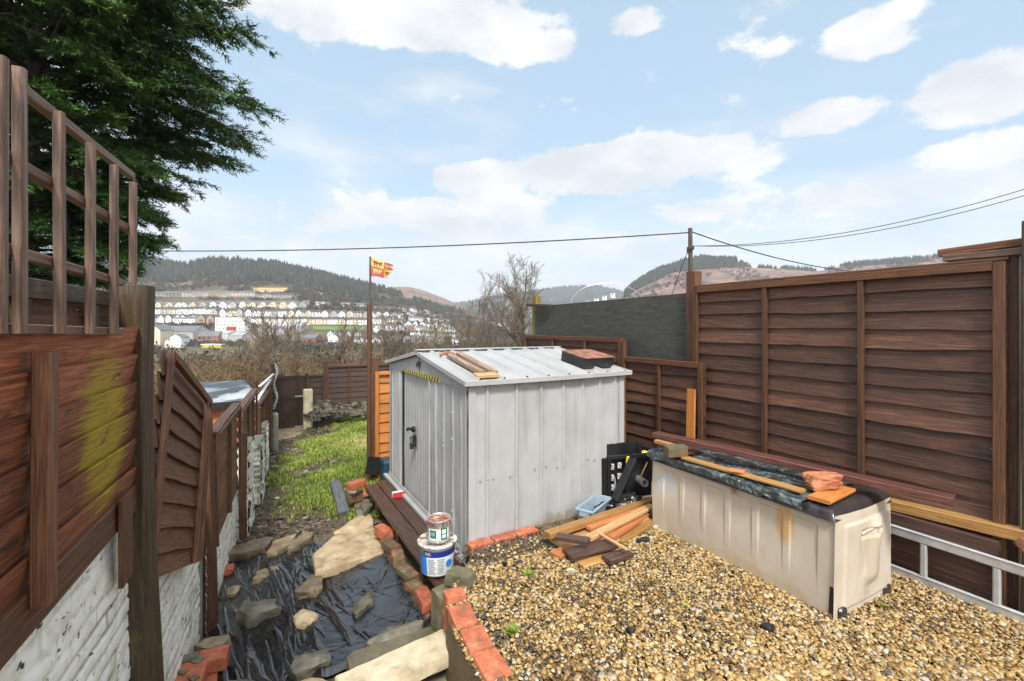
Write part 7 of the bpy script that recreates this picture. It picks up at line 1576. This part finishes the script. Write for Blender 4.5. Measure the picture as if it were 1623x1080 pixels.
def rock():
    c = Z6p(820, 340, TZ + .02); mb = MB(); ph = np.linspace(0, math.pi, 30); th = np.linspace(0, 2 * math.pi, 48); PH, TH = np.meshgrid(ph, th, indexing='ij')
    x, y, z = np.sin(PH) * np.cos(TH), np.sin(PH) * np.sin(TH), np.cos(PH)
    sq = 1 / np.maximum(np.maximum(np.abs(x), np.abs(y)), np.abs(z)) ** .55
    nn = 1 + (fbm(x * 2.2 + 5, y * 2.2 + z * 1.7 + 4, 3, 5) - .5) * .55 + (np.floor(fbm(x * 3 + 2, z * 3 + y, 8, 3) * 6) / 6 - .5) * .18
    X, Yy, Zz = x * sq * nn * .122, y * sq * nn * .066, z * sq * nn * .058
    d = BA * -.55 + BB * .83; d.normalize(); dn = UP.cross(d)
    grid(mb, c.x + d.x * X + dn.x * Yy, c.y + d.y * X + dn.y * Yy, np.maximum(TZ + .022 + .052 + Zz + X * .06, TZ + .02)); thing('rock', mb, M['terracotta'], 'rough orange rock weighing down the storage box cover', 'rock', None, 'edge')
rock()

# ================================================================== LADDER AND TIMBERS BY THE FENCE
def ladder():
    c = 4.86; Z0, Z1 = .04, .345; Y0, Y1 = 1.9, 4.0; e = empty('ladder', (fx(3.2, c), 3.2, 0), 'aluminium ladder lying on its side against the big fence', 'ladder')
    fpt = lambda Y, z: Vector((fx(Y, c), Y, z))
    for z in (Z0, Z1):
        m = MB(); plank(m, fpt(Y1, z), fpt(Y0, z), .028, .072, UP, 4, 0, .008); plank(m, fpt(Y1, z) + fn * .016 + UP * .03, fpt(Y0, z) + fn * .016 + UP * .03, .008, .010, UP, 2); obj('rail', m, M['alu'], e)
    Y = PL(*Z6(1222, 640), c, FM).y; dY = Y - PL(*Z6(1515, 730), c, FM).y
    for k in range(-2, 4):
        y = Y - dY * k; 
        if not Y0 + .05 < y < Y1 - .05: continue
        m = MB(); plank(m, fpt(y, Z0 + .037), fpt(y, Z1 - .037), .040, .034, fn, 3, 0, .008); obj('rung', m, M['alu'], e)
ladder()
def fplank(name, x0, y0, x1, y1, c, w, t, mt, lb, ext=0):
    p0, p1 = PL(*Z6(x0, y0), c, FM), PL(*Z6(x1, y1), c, FM); z = (p0.z + p1.z) / 2; d = (p1 - p0).normalized(); p0 = p0 - d * .5; p1 = p1 + d * ext; mb = MB(); plank(mb, p0, p1, w, t, UP, 10, .008, .005); return thing(name, mb, M[mt], lb, 'timber')
fplank('timber_plank', 1075, 450, 1525, 580, 4.90, .06, .095, 'umber', 'dark brown timber lying on the ladder rail')
fplank('timber_joist', 1075, 397, 1640, 530, 4.96, .10, .075, 'ochre', 'long golden brown joist above the ladder by the fence', .5)
mb = MB(); c = PL(*Z6(1590, 550), 4.84, FM); tube(mb, [c, c + fu * .04 - UP * .04, c + fu * .10 - UP * .03], .02, 8); tube(mb, [c + fu * .03 + fn * .02, c + fu * .03 - fn * .03], .028, 10); thing('ladder_bracket', mb, M['rust'], 'rusty bracket at the right end of the ladder rail', 'bracket')

# ================================================================== SMALL THINGS ON THE GRAVEL
def weed(px, py, r, lb, seed, n=60):
    rr = np.random.RandomState(seed); c = G(px, py, .015); mb = MB()
    a = rr.uniform(0, 6.28, n); l = r * rr.uniform(.4, 1.1, n); h = r * rr.uniform(.3, .9, n); b = np.stack([c.x + rr.normal(0, r * .25, n), c.y + rr.normal(0, r * .25, n), np.full(n, .008)], 1)
    tip = b + np.stack([np.cos(a) * l, np.sin(a) * l, h], 1); sd = np.stack([-np.sin(a), np.cos(a), 0 * a], 1) * (r * .13); mid = (b + tip) / 2 + np.array([0, 0, 1]) * (r * .15)
    V = np.stack([b, mid - sd, tip, mid + sd], 1).reshape(-1, 3); mb.add(V, np.arange(4 * n).reshape(-1, 4), None, np.repeat(np.clip(rr.normal(.35, .15, n), 0, .8), 4)); thing('weed', mb, M['grass'], lb, 'weed')
weed(836, 912, .05, 'bright green weed by the mud strip near the timber pile', 1); weed(813, 1003, .05, 'mossy green tuft in the gravel behind the clean orange brick', 2, 80); weed(1086, 962, .035, 'small weed in the open gravel before the storage box', 3); weed(1074, 970, .02, 'tiny weed left of the small weed', 8, 25)
weed(988, 803, .05, 'green weed growing between black sack and timber pile', 4); weed(1020, 885, .025, 'faint weed in front of the timber pile', 5, 30); weed(1052, 858, .025, 'low weed at the far corner of the storage box', 6, 30); weed(1403, 962, .03, 'dark weed at the near foot of the storage box', 7, 30)
for i, (x, y, r, lb) in enumerate(((1018, 858, .07, 'long black slate shard in front of the timber pile'), (905, 908, .03, 'pale grey pebble pair left of the front ochre board'), (1218, 997, .045, 'black crumpled shard in the gravel before the storage box'), (1110, 985, .03, 'black slate chip in the middle of the gravel'), (800, 895, .03, 'dark chip on the bare mud strip'), (1000, 1003, .03, 'black chip in the near gravel'))):
    c = G(x, y, .02); rr = random.Random(i); ol = [(c.x + r * rr.uniform(.6, 1.2) * math.cos(t * 1.047 + .5), c.y + r * .6 * rr.uniform(.6, 1.2) * math.sin(t * 1.047 + .5)) for t in range(6)]
    mb = MB(); stone_shape(mb, ol, .045, .005, 400 + i, .012, .01, .2); thing('slate_chip', mb, M['black' if i != 1 else 'creamstone'], lb, 'slate' if i != 1 else 'pebble', None, 'edge')
# ================================================================== AIR
def haze():
    mb = MB(); x0, x1, y0, y1, z0, z1 = -9500, 9500, -200, 9500, -60, 420
    abox(mb, x0, x1, y0, y1, z0, z1)
    m = bpy.data.materials.new('pale valley air'); m.use_nodes = True; nt = m.node_tree; nt.nodes.clear(); o = nt.nodes.new("ShaderNodeOutputMaterial"); v = nt.nodes.new("ShaderNodeVolumePrincipled")
    v.inputs["Color"].default_value = (.86, .92, 1, 1); v.inputs["Density"].default_value = .00019; nt.links.new(v.outputs[0], o.inputs["Volume"])
    tag(obj('haze', mb, m), 'thin pale haze in the valley air', 'haze', None, 'stuff')
haze()
